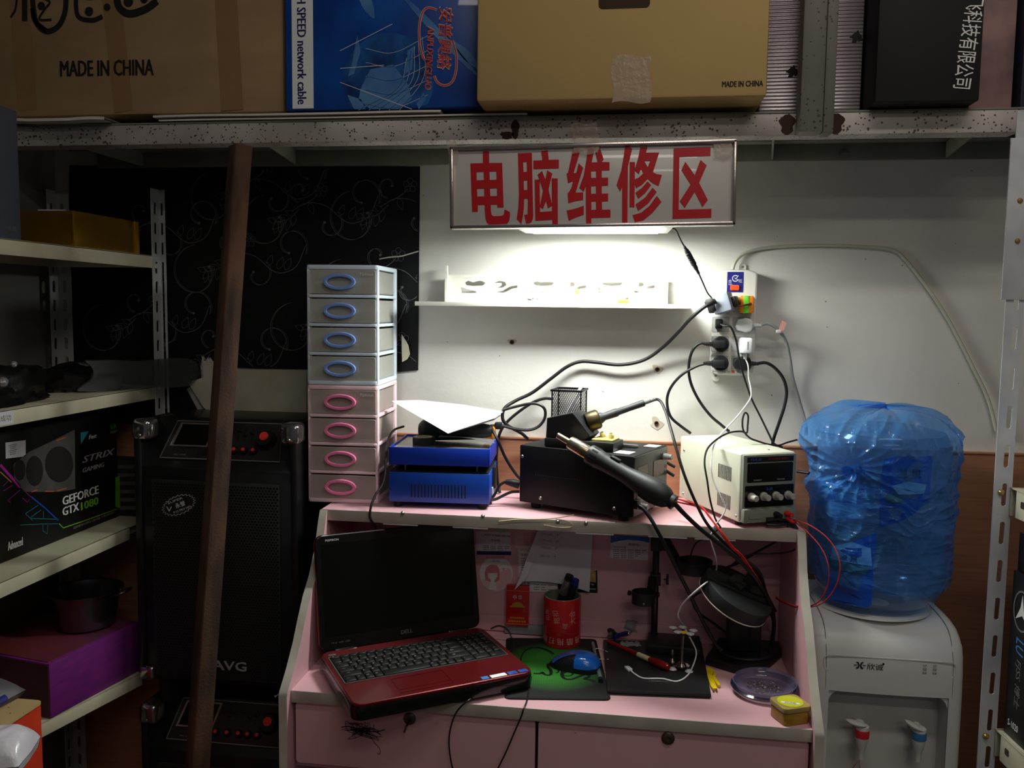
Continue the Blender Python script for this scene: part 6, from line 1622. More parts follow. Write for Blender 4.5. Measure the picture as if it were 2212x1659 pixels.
B().lathe([(0, 0), (.058, 0), (.066, .006), (.078, ph2 - .002), (.086, ph2), (.086, ph2 + .0015), (.077, ph2), (.064, .008), (0, .006)], 40).build('pot_body', MATS['pot_steel'], o)
B().tube([Vector((.080, .02, ph2 - .006)), Vector((.104, .022, ph2 + .002)), Vector((.112, .0, ph2 + .004)), Vector((.104, -.022, ph2 + .002)), Vector((.080, -.02, ph2 - .006))], .003, n=8).build('pot_handle', MATS['pot_steel'], o)
# orange carton with kraft flaps, packs on it
mat('orange_face', (206, 62, 30), .5, rgb2=(186, 48, 26), vs=6); mat('kraft', (188, 160, 112), .75, spots=((96, 80, 60), 60, .10)); mat('pack_white', (226, 222, 232), .3, bump=.6, bs=45, coat=.3); mat('pack_slate', (92, 88, 96), .5, var=.1); mat('pack_blueedge', (44, 44, 120), .4)
ox1, oy1, oz1 = -1.004, -.776, .828
o = thing('orange_carton', 'orange red carton with kraft top at the lower left corner', 'box', ((ox1 - 1.42) / 2, -1.0, FZ))
oz1 -= FZ
B().box((0, .0, oz1 / 2), (1.42 + ox1, .448, oz1 - .004), .004).build('box_body', MATS['orange_face'], o)
B().plate([rrect(1.42 + ox1 + .006, .452, .012)], .0035, M=T(0, 0, oz1 - .004)).build('kraft_lid', MATS['kraft'], o)
oz1 += FZ; oz = oz1 + .0002
def pillow(cx, cy, z0, wx, wy, h, name, m, label, rz=0, seed=0, extra=None):
    q = B()
    def top(u, v_):
        x = (u - .5); y = (v_ - .5); e = (1 - abs(2 * x) ** 3) * (1 - abs(2 * y) ** 3)
        return Vector((x * wx * (1 - .05 * abs(2 * y)), y * wy * (1 - .05 * abs(2 * x)), h * .30 + h * .7 * e ** .5 + .004 * mnoise.noise((u * 5 + seed, v_ * 5, seed)) * e))
    q.grid(top, 26, 26); q.grid(lambda u, v_: Vector((top(u, v_).x, top(u, v_).y, .0)) if .02 < u < .98 and .02 < v_ < .98 else Vector((top(u, v_).x, top(u, v_).y, h * .28)), 26, 26)
    return q.build(name, m, loc=(cx, cy, z0), rot=(0, 0, rz), sharp=40)
ps_ = PZ(10, 1495, oz + .015)
tg = pillow(ps_.x - .085, ps_.y - .02, oz, .21, .13, .040, 'slate_pouch', MATS['pack_slate'], '', rz=-12, seed=3)
tag(tg, 'slate grey pouch with blue edge lying on the kraft carton top', 'pouch')
B().tube([Vector((-.10, -.062, .014)), Vector((0, -.066, .016)), Vector((.098, -.060, .014)), Vector((.103, -.02, .015)), Vector((.100, .02, .014))], .0075, n=8).build('blue_edge', MATS['pack_blueedge'], tg)
pw_ = PZ(34, 1618, oz + .02)
tg = pillow(pw_.x - .026, pw_.y - .008, oz, .098, .095, .050, 'white_pack', MATS['pack_white'], '', rz=18, seed=8)
tag(tg, 'crinkled white plastic pack with blue print on the orange carton', 'pack')
B().plate([rect(.007, .028, .020, -.020)], .0006, M=T(0, 0, .0425) @ RX(14)).build('blue_print', MATS['sticker_navy'], tg)

# ================================================================== slotted rack at the right with boxes
mat('rack_white', (206, 208, 212), .4, rgb2=(180, 184, 192), vs=10); mat('brass_bolt', (176, 148, 92), .35, metal=.7)
RM = T(.7050, -.352, 0) @ RZ(5)
rr = thing('storage_rack', 'white slotted steel rack at the right edge of the view', 'rack', M=RM)
q = B()
q.plate(slot_plate(.034, 0, 1.90, .02, .0755, .020, .0105, .045), .0022, M=T(0, .002, 0) @ FRONT)
up1 = q.build('slotted_upright', MATS['rack_white'], rr)
q = B().plate([[(0, FZ), (.012, FZ), (.012, 1.90), (0, 1.90)]], .0022, M=T(.0318, .002, 0) @ RIGHT); q.build('slotted_upright', MATS['rack_white'], rr)
for zt in (1.190, .706):
    q = B().box((.24, -.42, zt - .001), (.42, .84, .002)).box((.033, -.42, zt - .0275), (.002, .80, .055), .0006).box((.24, -.004, zt - .0275), (.42, .002, .055), .0006)
    s_ = q.build('shelf', MATS['rack_cream'], rr)
    for y in (-.045, -.16): B().plate([rrect(.014, .013, .003, 3)], .0006, M=T(.0318, y, zt - .026) @ LEFT).build('shelf_slot', MATS['plug_hole'], s_)
for (z) in (1.18, .69, 1.735, 1.66):
    B().lathe([(0, .007), (.004, .006), (.0058, .003), (.006, 0)], 14, M=T(.013, -.0004, z) @ FRONT).build('bolt', MATS['brass_bolt'], rr)
q = B().box((.012, -.002, 1.70), (.044, .004, .30), .001); q.build('joining_plate', MATS['rack_white'], rr)
def rbox(name, label, x0, x1, y0, y1, z0, h, m):
    o = thing(name, label, 'box', M=RM @ T((x0 + x1) / 2, (y0 + y1) / 2, z0))
    B().box((0, 0, h / 2), (x1 - x0, y1 - y0, h), .002).build('box_body', m, o); return o
mat('ups_black', (22, 20, 22), .4, var=.15, vs=9)
u1 = rbox('speaker_box', 'black printed carton with round silver emblem on right rack', .040, .40, -.090, -.012, .7065, .325, MATS['ups_black'])
LFT = T(-.1803, 0, 0) @ LEFT
B().plate([[(.030 * math.cos(k * PI / 16), .040 * math.sin(k * PI / 16)) for k in range(32)], [(.026 * math.cos(k * PI / 16), .036 * math.sin(k * PI / 16)) for k in range(32)]], .0004, M=LFT @ T(.0, .255, 0)).build('emblem_ring', MATS['print_line'], u1)
B().plate([[(0, .032), (.006, .004), (.022, -.022), (.002, -.008), (-.020, -.020), (-.005, .006)]], .0004, M=LFT @ T(.0, .255, 0)).build('emblem_star', MATS['ink_white'], u1)
B().text('LU', LFT @ T(0, .185, 0) @ RZ(-90), size=1, fit=(.032, .026), ext=.0001, off=.01, shear=.2).build('printed_lettering', MATS['sticker_blue'], u1)
B().text('FJSS 博士', LFT @ T(0, .112, 0) @ RZ(-90), size=1, fit=(.095, .022), ext=.0001, shear=.2).build('printed_lettering', MATS['print_line'], u1)
B().text('S-1020', LFT @ T(-.006, .028, 0), size=1, fit=(.036, .013), ext=.0001).build('printed_lettering', MATS['ink_white'], u1)
u2 = rbox('speaker_box', 'black carton nearest the viewer on the right rack lower shelf', .040, .40, -.180, -.094, .7065, .325, MATS['ups_black'])
B().text('UPS', LFT @ T(-.01, .03, 0), size=1, fit=(.03, .014), ext=.0001).build('printed_lettering', MATS['ink_white'], u2)
u3 = rbox('dark_case', 'dark case lying on the black cartons under the rack shelf', .045, .40, -.18, -.015, .7065 + .3255, .075, MATS['speaker_black'])
u4 = rbox('grey_carton', 'pale grey carton on the right rack upper shelf', .055, .40, -.30, -.012, 1.1905, .20, MATS['rack_white'])
# ================================================================== water dispenser
mat('dispenser_white', (206, 208, 206), .38, var=.02, vs=4); mat('dispenser_recess', (196, 196, 192), .45, var=.02); mat('tap_red', (212, 44, 58), .4); mat('tap_blue', (58, 124, 172), .4)
WX0, WX1, WYF, WYB, WZ = .387, .683, -.335, -.028, .892
ww = WX1 - WX0
wd = thing('water_dispenser', 'white plastic water dispenser with red and blue taps right of desk', 'water dispenser', ((WX0 + WX1) / 2, WYF, 0))
pr = [(.040, .006), (WYB - WYF, 0), (WYB - WYF, WZ - .006), (WYB - WYF - .01, WZ), (.105, WZ), (.085, WZ - .003), (.040, WZ - .022)]
B().plate([[(.012, .004), (WYB - WYF, .004), (WYB - WYF, WZ - .004), (.11, WZ - .004), (.07, WZ - .012), (.035, WZ - .030), (.014, WZ - .06), (.012, WZ - .1)]], ww - .0, M=T(-ww / 2, 0, 0) @ RIGHT, bev=.012).build('side_shell', MATS['dispenser_white'], wd) if False else None
# shell with a bellied front: profile swept across the width with a slight bow
prof_d = [(.004, FZ + .002), (.0, .03), (.0, .45), (.0, .755), (.002, .80), (.006, .83), (.014, .852), (.028, .872), (.05, .884), (.085, .890), (.12, .892), (.20, .892), (.300, .892), (.307, .886), (.307, FZ + .002)]
def body_x(u):
    return (u - .5) * ww
nu = 25
def sweep(u, k):
    y, z = prof_d[k]; x = body_x(u); e = abs(2 * u - 1)
    edge = max(0, (e - .86) / .14)
    sh = .020 * (1 - math.sqrt(max(0, 1 - edge ** 2)))
    y2 = y + sh * (1 - y / .15 if y < .15 else 0) - .006 * (1 - e ** 2) * max(0, 1 - y / .06)
    z2 = z - (sh * .8 if z > .87 else 0)
    return Vector((x, y2, z2))
# front opening of the tap recess: faces between z .45 and .755 over the middle are left out
q = B()
us = [0, .015, .04, .075, .11] + [.11 + .78 * k / 12 for k in range(1, 12)] + [.89, .925, .96, .985, 1]
zs_top = []
rows_ = prof_d
V = [sweep(u, k) for k in range(len(rows_)) for u in us]; F = []
n = len(us)
for k in range(len(rows_) - 1):
    for i in range(n - 1):
        if k == 2 and .11 <= us[i] < .888: continue
        F.append([k * n + i, k * n + i + 1, (k + 1) * n + i + 1, (k + 1) * n + i])
q.add(V, F)
for u in (0, 1): q.add([sweep(u, k) for k in range(len(rows_))], [list(range(len(rows_)))])
q.build('outer_shell', MATS['dispenser_white'], wd, fixn=False)
# recess lining
ri_ = .78 * ww / 2; zt, zb = .755, .45
q = B()
def rec(u, v_):
    x = (u - .5) * 2 * ri_
    return Vector((x, .050 - .006 * (1 - (2 * u - 1) ** 2), zb + (zt - zb) * v_))
q.grid(rec, 13, 4)
def lip(v_, k): return None
top_f = [sweep(u, 3) for u in us if .109 <= u <= .891]; m_ = len(top_f)
q.add(top_f + [Vector((p.x, .050, zt - .010)) for p in top_f], [[i, i + 1, m_ + i + 1, m_ + i] for i in range(m_ - 1)])
for s in (-1, 1):
    x = s * ri_
    q.add([(x, .0, zb), (x, .051, zb), (x, .051, zt), (x, .0, zt)], [[0, 1, 2, 3]])
q.add([(-ri_, 0, zb), (ri_, 0, zb), (ri_, .05, zb), (-ri_, .05, zb)], [[0, 1, 2, 3]])
q.build('tap_recess', MATS['dispenser_recess'], wd, fixn=False)
# rounded upper corners of the recess
for s in (-1, 1):
    B().plate([[(s * ri_, zt), (s * (ri_ - .022), zt), (s * (ri_ - .013), zt - .0035), (s * (ri_ - .005), zt - .011), (s * ri_, zt - .024)]], .003, M=T(0, .004, 0) @ FRONT).build('recess_corner', MATS['dispenser_white'], wd)
def front_y(x): 
    e = abs(2 * x / ww); return -.006 * (1 - e ** 2)
def wbend(bb, dy=0):
    bb.v = [(v[0], v[1] + front_y(v[0]) + dy, v[2]) for v in bb.v]; return bb
lz = .838 - .0
q = B(); zc = .812
q.plate([rrect(ww * .86, .034, .010, 5, 0, zc), rrect(ww * .86 - .004, .030, .008, 5, 0, zc)], .0016, M=T(0, .0005, 0) @ FRONT)
bm_ = B(); wbend(q, .0026).build('name_band', MATS['dispenser_white'], wd)
wx = lambda px, py: PY(px, py, WYF - .004).x - (WX0 + WX1) / 2
q = B()
q.text('欣诚', T(wx(1890, 1448), 0, zc - .001) @ FRONT, size=1, fit=(.031, .0135), ext=.0001)
q.plate([circ(.0022, 10)], .0002, M=T(wx(1908, 1440), 0, zc + .006) @ FRONT)
wbend(q, .0016).build('printed_lettering', MATS['ink_black'], wd)
q = B(); xc = wx(1857, 1445)
for s in (-1, 1):
    q.ribbon([(s * .0015, 0), (s * .0035, .0055), (s * .0068, .0058)], .0030, M=T(xc, 0, zc) @ FRONT).ribbon([(s * .0015, 0), (s * .0035, -.0055), (s * .0068, -.0058)], .0030, M=T(xc, 0, zc) @ FRONT).ribbon([(s * .006, 0), (s * .0115, 0)], .0018, M=T(xc, 0, zc) @ FRONT)
wbend(q, .0012).build('maker_emblem', MATS['ink_black'], wd)
q = B()
for x, chs in ((1998, ('加热', '保温', '电源')), (2020, ('加热', '保温', '电源'))):
    for k, ch in enumerate(chs):
        q.text(ch, T(wx(x, 1445), 0, zc + .008 - .0075 * k) @ FRONT, size=1, fit=(.0075, .0042), ext=.0001)
wbend(q, .0016).build('printed_lettering', MATS['ink_grey'], wd)
def tap(x, z, col, lean):
    b0 = Vector((x, .044, z + .012))
    B().cyl(b0 + Vector((0, .005, 0)), b0 + Vector((0, -.030, 0)), .012, .010, 20).build('tap_spout', MATS['dispenser_white'], wd)
    c_ = Vector((x, .006, 0))
    B().lathe([(0, z - .050), (.0055, z - .050), (.0060, z - .034), (.0085, z - .026), (.0132, z - .006), (.0135, z - .002)], 24, M=T(c_)).build('tap_nozzle', MATS['dispenser_white'], wd)
    B().lathe([(.0138, z - .003), (.0142, z), (.0142, z + .012), (.0138, z + .0135)], 24, M=T(c_)).build('tap_ring', MATS[col], wd)
    B().lathe([(.0136, z + .013), (.0130, z + .020), (.009, z + .023), (0, z + .023)], 24, M=T(c_)).build('tap_cap', MATS['dispenser_white'], wd)
    B().lathe([(0, 0), (.012, .001), (.019, .004), (.020, .0065), (.012, .009), (0, .0095)], 24, sx=1.0, sy=.55, M=T(c_ + Vector((-.014, -.004, z + .021))) @ RZ(-14) @ RY(lean)).build('tap_lever', MATS['dispenser_white'], wd)
t1 = PY(1862, 1588, WYF + .006); t2 = PY(1985, 1593, WYF + .006); xo = (WX0 + WX1) / 2
tap(t1.x - xo, t1.z, 'tap_red', 8); tap(t2.x - xo, t2.z, 'tap_blue', 24)
p = PY(1853, 1642, WYF + .05)
q = B().ribbon([(-.014, -.016), (0, .006), (.004, -.022)], .0016, M=T(p.x - xo, .040, p.z) @ FRONT); q.build('red_mark', MATS['tap_red'], wd, fixn=False)
for s in (-1, 1):
    q = B().tube([Vector((s * (ww / 2 - .026), y - .0012 if z < .84 else y, z + (.0012 if z > .87 else 0))) for y, z in prof_d[3:12]], .0009, n=6, sub=2); q.build('shell_seam', MATS['knob_grey'], wd)
q = B().lathe([(.128, 0), (.124, .005), (.116, .007), (.108, .004), (.095, .002)], 48, sx=.96, sy=.96, M=T(0, .160, WZ - .0005)); q.build('bottle_seat', MATS['dispenser_white'], wd)
B().box((-ww / 2 + .010, .09, WZ + .012), (.024, .05, .030), .004).build('latch', MATS['dispenser_white'], wd) if False else None

# ================================================================== water bottle and blue bag
def plastic(name, rgb, tint, fac, rough, bump, bs, stretch=None):
    m = bpy.data.materials.new(name); m.use_nodes = True; nt = m.node_tree; N = nt.nodes; L = nt.links
    p = N['Principled BSDF']; p.inputs['Base Color'].default_value = (*lin(rgb), 1); p.inputs['Roughness'].default_value = rough; p.inputs['Coat Weight'].default_value = 1.0; p.inputs['Coat Roughness'].default_value = .08
    tr = N.new('ShaderNodeBsdfTransparent'); tr.inputs[0].default_value = (*lin(tint), 1)
    mx = N.new('ShaderNodeMixShader')
    tc = N.new('ShaderNodeTexCoord'); mp = N.new('ShaderNodeMapping'); no = N.new('ShaderNodeTexNoise'); no.inputs['Scale'].default_value = bs; no.inputs['Detail'].default_value = 3; no.inputs['Distortion'].default_value = .6
    if stretch: mp.inputs['Scale'].default_value = stretch
    L.new(tc.outputs['Object'], mp.inputs['Vector']); L.new(mp.outputs['Vector'], no.inputs['Vector'])
    bu = N.new('ShaderNodeBump'); bu.inputs['Strength'].default_value = bump; bu.inputs['Distance'].default_value = .01; L.new(no.outputs['Fac'], bu.inputs['Height']); L.new(bu.outputs['Normal'], p.inputs['Normal'])
    fr = N.new('ShaderNodeLayerWeight'); fr.inputs['Blend'].default_value = .35
    ma = N.new('ShaderNodeMath'); ma.operation = 'MULTIPLY_ADD'; ma.inputs[1].default_value = .38; ma.inputs[2].default_value = fac; ma.use_clamp = True
    L.new(fr.outputs['Facing'], ma.inputs[0]); L.new(ma.outputs[0], mx.inputs[0])
    L.new(tr.outputs[0], mx.inputs[1]); L.new(p.outputs[0], mx.inputs[2]); L.new(mx.outputs[0], N['Material Output'].inputs['Surface'])
    MATS[name] = m; return m
plastic('bottle_blue', (128, 150, 178), (214, 226, 240), .34, .18, .05, 30)
plastic('bag_film', (84, 164, 242), (196, 224, 252), .12, .14, 1.0, 16, (1.0, 1.0, 3.2))
BC = Vector(((WX0 + WX1) / 2 + .012, -.178, WZ + .001))
wb = thing('water_bottle', 'large upturned blue water bottle standing on the white dispenser', 'water bottle', BC)
br = .1335
pb = [(.028, .000), (.060, .002), (.098, .010), (.120, .026), (br - .002, .050), (br, .062), (br, .12), (br - .004, .128), (br - .004, .140), (br, .148), (br, .235), (br - .004, .243), (br - .004, .255), (br, .263), (br, .36), (br - .012, .378), (.08, .388), (0, .390)]
B().lathe(pb, 56).build('bottle_shell', MATS['bottle_blue'], wb)
mat('bottle_label', (18, 88, 190), .35, rgb2=(26, 66, 160), vs=8, coat=.3); mat('label_pale', (150, 190, 226), .4, rgb2=(110, 160, 210), vs=14); mat('label_green', (44, 84, 54), .5, rgb2=(60, 96, 110), vs=30)
def wrapplate(pts, m, name, lift, par):
    """flat polygon (angle in degrees, height) laid round the bottle"""
    q = B(); q.plate([pts], .0003)
    bm = bmesh.new(); vs = [bm.verts.new(v) for v in q.v]
    for f in q.f: bm.faces.new([vs[i] for i in f])
    bmesh.ops.triangulate(bm, faces=bm.faces[:]); bmesh.ops.subdivide_edges(bm, edges=[e for e in bm.edges if e.calc_length() > 8], cuts=5, use_grid_fill=True)
    out = B(); out.addbm(bm)
    out.v = [((br + lift + v[2]) * math.sin(rad(v[0])), -(br + lift + v[2]) * math.cos(rad(v[0])), v[1]) for v in out.v]
    return out.build(name, MATS[m], par)
def ang(px, py):
    best = None
    for a10 in range(-900, 900, 10):
        a = rad(a10 / 10); w_ = BC + Vector((br * math.sin(a), -br * math.cos(a), 0))
        p = PY(px, py, w_.y)
        e = abs(p.x - w_.x)
        if best is None or e < best[0]: best = (e, a10 / 10, p.z - BC.z)
    return (best[1], best[2])
l1 = wrapplate([ang(*p) for p in ((1908, 992), (1935, 986), (2010, 984), (2013, 995), (2008, 1076), (1975, 1110), (1940, 1128), (1900, 1140), (1900, 1060))], 'bottle_label', 'upper_label', .0006, wb)
l2 = wrapplate([ang(*p) for p in ((1897, 1150), (1860, 1162), (1815, 1180), (1792, 1200), (1786, 1240), (1786, 1292), (1830, 1306), (1875, 1312), (1884, 1306), (1888, 1200))], 'bottle_label', 'lower_label', .0006, wb)
wrapplate([ang(*p) for p in ((1925, 1050), (1960, 1040), (2000, 1046), (1996, 1066), (1940, 1068))], 'label_pale', 'mountain_print', .0011, l1)
wrapplate([ang(*p) for p in ((1915, 1066), (1945, 1072), (1952, 1084), (1930, 1086), (1912, 1080))], 'label_green', 'field_print', .0013, l1)
wrapplate([ang(*p) for p in ((1800, 1180), (1840, 1170), (1880, 1184), (1884, 1222), (1840, 1216), (1795, 1206))], 'label_pale', 'sky_print', .0011, l2)
wrapplate([ang(*p) for p in ((1792, 1205), (1835, 1218), (1880, 1224), (1870, 1240), (1830, 1234), (1795, 1230))], 'label_green', 'field_print', .0013, l2)
def wraptext(body, px, py, w_, h_, par, m):
    a, z = ang(px, py); q = B().text(body, T(0, 0, .0016), size=1, fit=(w_, h_), ext=.0001, res=3)
    q.v = [((br + v[2]) * math.sin(rad(a) + v[0] / br), -(br + v[2]) * math.cos(rad(a) + v[0] / br), z + v[1]) for v in q.v]
    q.build('printed_lettering', MATS[m], par)
wraptext('溢 泉', 1963, 1022, .048, .020, l1, 'ink_black'); wraptext('溢 泉', 1835, 1205, .036, .014, l2, 'ink_navy')
# bag pulled over the bottle, knotted at the left front
KA = rad(-36); KZ = .312
def bagf(u, v_):
    a = 2 * PI * u; zt_ = .062 + .385 * v_
    dome = 0
    r = br + .0075
    n1 = mnoise.noise((math.cos(a) * 2.2, math.sin(a) * 2.2, zt_ * 9))
    n2 = mnoise.noise((math.cos(a) * 6, math.sin(a) * 6, zt_ * 22 + 7))
    n3 = 1 - abs(mnoise.noise((math.cos(a) * 4.5 + 3, math.sin(a) * 4.5, zt_ * 13 + 2 * math.sin(a * 2)))) * 2.2
    n4 = 1 - abs(mnoise.noise((math.cos(a) * 3.2 + 8, math.sin(a) * 3.2, zt_ * 26 + 1.5 * n1))) * 2.6
    n5 = 1 - abs(mnoise.noise((a * 2.6 + zt_ * 9, zt_ * 7 - a * 1.5, 4.4))) * 3.0
    rg = lambda v: max(0, 1 - abs(v) * 2.4) ** 2.2
    e1 = rg(mnoise.noise((math.cos(a) * 2.6 + 8, math.sin(a) * 2.6, zt_ * 30 + 2 * n1)))
    e2 = rg(mnoise.noise((a * 2.2 + zt_ * 14, zt_ * 9 - a * 2.0, 4.4)))
    e3 = rg(mnoise.noise((math.cos(a) * 5.5 + 1, math.sin(a) * 5.5, zt_ * 17 + a * 1.2)))
    up_ = .55 + .45 * min(1, max(0, (zt_ - .12) / .14))
    r += .004 * n1 + .0018 * n2 + .0015 * n3 + (.0050 * e1 + .0050 * e2 + .0034 * e3) * up_
    da = (a - KA + PI) % (2 * PI) - PI
    dx = da * br; dz = zt_ - KZ
    d = math.hypot(dx, dz); ph = math.atan2(dz, dx)
    # folds radiating from the knot
    r += .0075 * (1 - 2 * abs(math.sin(ph * 8.5 + 2.6 * n1))) * math.exp(-d / .085) * min(1, d / .02)
    r -= .016 * math.exp(-(d / .022) ** 2)
    # puffed roll above the knot, waist fold below
    left = max(0, math.cos(a - rad(-70))) ** 1.2
    if zt_ > KZ - .02: r += (.026 * left + .004) * math.exp(-((zt_ - KZ - .050) / .042) ** 2)
    r += .012 * left * math.exp(-((zt_ - KZ + .055) / .020) ** 2)
    # close over the top
    if zt_ > .372:
        t = (zt_ - .372) / .075
        r *= math.sqrt(max(0, 1 - min(1, t) ** 1.6)); z = .372 + .058 * math.sin(min(1, t) * PI / 2) * (1 + .35 * n1 + .30 * math.sin(a * 3 + 1) * (1 - t)) + .010 * left * (1 - t)
    else: z = zt_
    return Vector((r * math.sin(a), -r * math.cos(a), z))
bg = thing('blue_plastic_bag', 'crinkled translucent blue plastic bag pulled over the water bottle', 'bag', BC)
B().grid(bagf, 300, 170, closed=True).build('bag_skin', MATS['bag_film'], bg, sharp=22, fixn=False)
kn = Vector((math.sin(KA), -math.cos(KA), 0)) * (br - .004) + Vector((0, 0, KZ))
q = B(); kd = Vector((math.sin(KA), -math.cos(KA), 0))
q.lathe([(.010, -.006), (.0085, .001), (.0105, .008), (.006, .014), (.010, .018), (.017, .032), (.014, .030), (.004, .016)], 22, M=frame_to(kd + Vector((-.35, 0, -.35)), kn))
q.build('bag_knot', MATS['bag_film'], bg)
q = B()
def tuft(u, v_):
    a = 2 * PI * u; r = .010 + .030 * v_ * (1 + .5 * math.sin(a * 3)) + .006 * mnoise.noise((math.cos(a) * 3, math.sin(a) * 3, v_ * 3))
    return Vector((.018 + r * math.cos(a), r * .6 * math.sin(a), .446 - .010 * v_ - .010 * v_ ** 2 + .008 * mnoise.noise((u * 9, v_ * 4, 2))))
q.grid(tuft, 40, 10, closed=True); q.build('top_ruffle', MATS['bag_film'], bg, fixn=False) if False else None
# lower left fold of the bag hanging like a skirt under the knot
def skirt(u, v_):
    a = rad(-80 + 62 * u); n_ = mnoise.noise((u * 5, v_ * 3, 9))
    r = br + .011 + .010 * v_ + .005 * math.sin(u * 17) * v_ + .004 * n_
    return Vector((r * math.sin(a), -r * math.cos(a), KZ - .030 - .055 * v_ - .02 * v_ * math.sin(PI * u)))
B().grid(skirt, 40, 12).build('bag_skirt', MATS['bag_film'], bg, fixn=False)
# ================================================================== socket strip
mat('strip_white', (222, 220, 212), .45, var=.03, vs=8); mat('socket_grey', (172, 174, 172), .5); mat('slot_dark', (26, 24, 24), .7); mat('switch_orange', (236, 84, 30), .4, coat=.3); mat('label_navy', (34, 38, 128), .4)
SO = Vector((.2405, 0, 1.4955))
s0 = thing('socket_strip', 'white eight-way socket strip screwed to the wall', 'socket strip', SO)
sw_, sh_ = .104, .246; SYF = .040
B().plate([[(-.046, -.118), (-.03, -.123), (.03, -.123), (.046, -.118), (.0505, -.10), (.0505, .112), (.046, .118), (.028, .123), (-.028, .123), (-.046, .118), (-.0505, .112), (-.0505, -.10)]], SYF, M=FRONT, bev=.005).build('strip_body', MATS['strip_white'], s0)
for (x, z) in ((.020, .128), (-.034, -.130)):
    B().plate([rrect(.016, .022, .006, 4, x, z), circ(.0028, 10, x, z + .003)], .006, M=FRONT, bev=.001).build('mount_ear', MATS['strip_white'], s0)
def sp2(zx, zy):    # from the enlarged view of the strip
    p = PY(1380 + zx / 3.3175, 500 + zy / 3.3175, -SYF); return (p.x - SO.x, p.z - SO.z)
cols = (sp2(608, 0)[0], sp2(757, 0)[0]); rowsz = [sp2(0, y)[1] for y in (518, 657, 795, 932)]
sock = None
for c_ in cols:
    for z in rowsz:
        if sock is None:
            sock = B().plate([rrect(.040, .0360, .002, 3)], .0012, M=FRONT).build('socket', MATS['socket_grey'], s0, loc=(c_, -SYF + .0003, z))
            q = B()
            for (x, zz, r_) in ((-.007, .007, 0), (.007, .007, 0), (0, -.009, 0), (-.007, .013, 0)): pass
            q.plate([circ(.0026, 12, .012, -.002)], .0003, M=T(0, -.0012, 0) @ FRONT).plate([rect(.002, .008, -.008, .006)], .0003, M=T(0, -.0012, 0) @ FRONT).plate([rect(.002, .008, .004, .006)], .0003, M=T(0, -.0012, 0) @ FRONT).plate([rect(.008, .002, -.002, -.008)], .0003, M=T(0, -.0012, 0) @ FRONT)
            q.build('socket_slot', MATS['slot_dark'], sock)
        else: dup(sock, s0, loc=(c_, -SYF + .0003, z))
a = sp2(630, 435); a2 = sp2(752, 290); lw_ = a2[0] - a[0]; lh_ = a2[1] - a[1]; lx = (a[0] + a2[0]) / 2; lz_ = (a[1] + a2[1]) / 2
lb2 = B().plate([rrect(lw_, lh_, .001, 2, lx, lz_)], .0006, M=T(0, -SYF, 0) @ FRONT).build('navy_label', MATS['label_navy'], s0)
q = B(); fr = T(lx, -SYF - .0009, lz_) @ FRONT
q.ribbon([(.0068 * math.cos(k * PI / 10 + .6), .0085 + .0068 * math.sin(k * PI / 10 + .6)) for k in range(18)], .0020, M=fr).ribbon([(.001, .008), (.007, .015)], .0016, M=fr).ribbon([(-.002, .010), (.001, .007), (.006, .006)], .0012, M=fr)
q.text('合', fr @ T(-.012, .001, 0), size=.009, ext=.0001).text('旺', fr @ T(.0115, .002, 0), size=.009, ext=.0001).text('KEDI', fr @ T(-.011, -.0055, 0), size=.0042, ext=.0001)
q.build('printed_mark', MATS['ink_white'], lb2, fixn=False)
p = sp2(687, 403); B().plate([rrect(.021, .0125, .003, 3)], .003, M=T(p[0], -SYF - .0005, p[1]) @ FRONT, bev=.001).build('rocker_switch', MATS['switch_orange'], s0)
p = sp2(676, 1004); B().plate([rrect(.0065, .0055, .001, 2)], .0016, M=T(p[0], -SYF, p[1]) @ FRONT).build('pilot_lamp', MATS['switch_orange'], s0)
for (zx, tx) in ((625, 'MAX 10A'), (730, '250V~')):
    p = sp2(zx, 1004); B().text(tx, T(p[0], -SYF - .0002, p[1]) @ FRONT, size=1, fit=(.019, .0042), ext=.0001).build('printed_lettering', MATS['ink_grey'], s0)
# grey supply cable across the wall
mat('cable_grey', (186, 186, 168), .5, var=.05); mat('cable_midgrey', (142, 142, 142), .5)
cb = pth((1582, 583, -.018), (1588, 566, -.016), (1602, 551, -.012), (1630, 540, -.008), (1680, 533, -.007), (1760, 530, -.007), (1850, 532, -.007), (1925, 539, -.007), (1955, 560, -.007), (1995, 610, -.007), (2035, 668, -.007), (2070, 730, -.007), (2100, 790, -.008), (2125, 840, -.009), (2140, 880, -.010), (2152, 930, -.012))
cg = cable('supply_cable', cb, .0042, MATS['cable_grey'], 'pale grey supply cable running from the socket strip across the wall', 'cable', to=s0)
B().lathe([(.0075, 0), (.0075, .006), (.0055, .010), (.0045, .010)], 16, M=T(-.0005, 0, -.010)).build('cable_gland', MATS['strip_white'], cg)

# ================================================================== plugs and their cords
def strain(q, p, d, r, n, ln):
    """ribbed strain relief"""
    M_ = frame_to(d, p); pr = []
    for k in range(n):
        z = ln * k / n; rr = r * (1 - .45 * k / n)
        pr += [(rr, z), (rr, z + ln / n * .6), (rr * .78, z + ln / n * .62), (rr * .78, z + ln / n * .98)]
    q.lathe(pr, 14, M=M_); return q
yS = -SYF - .0012
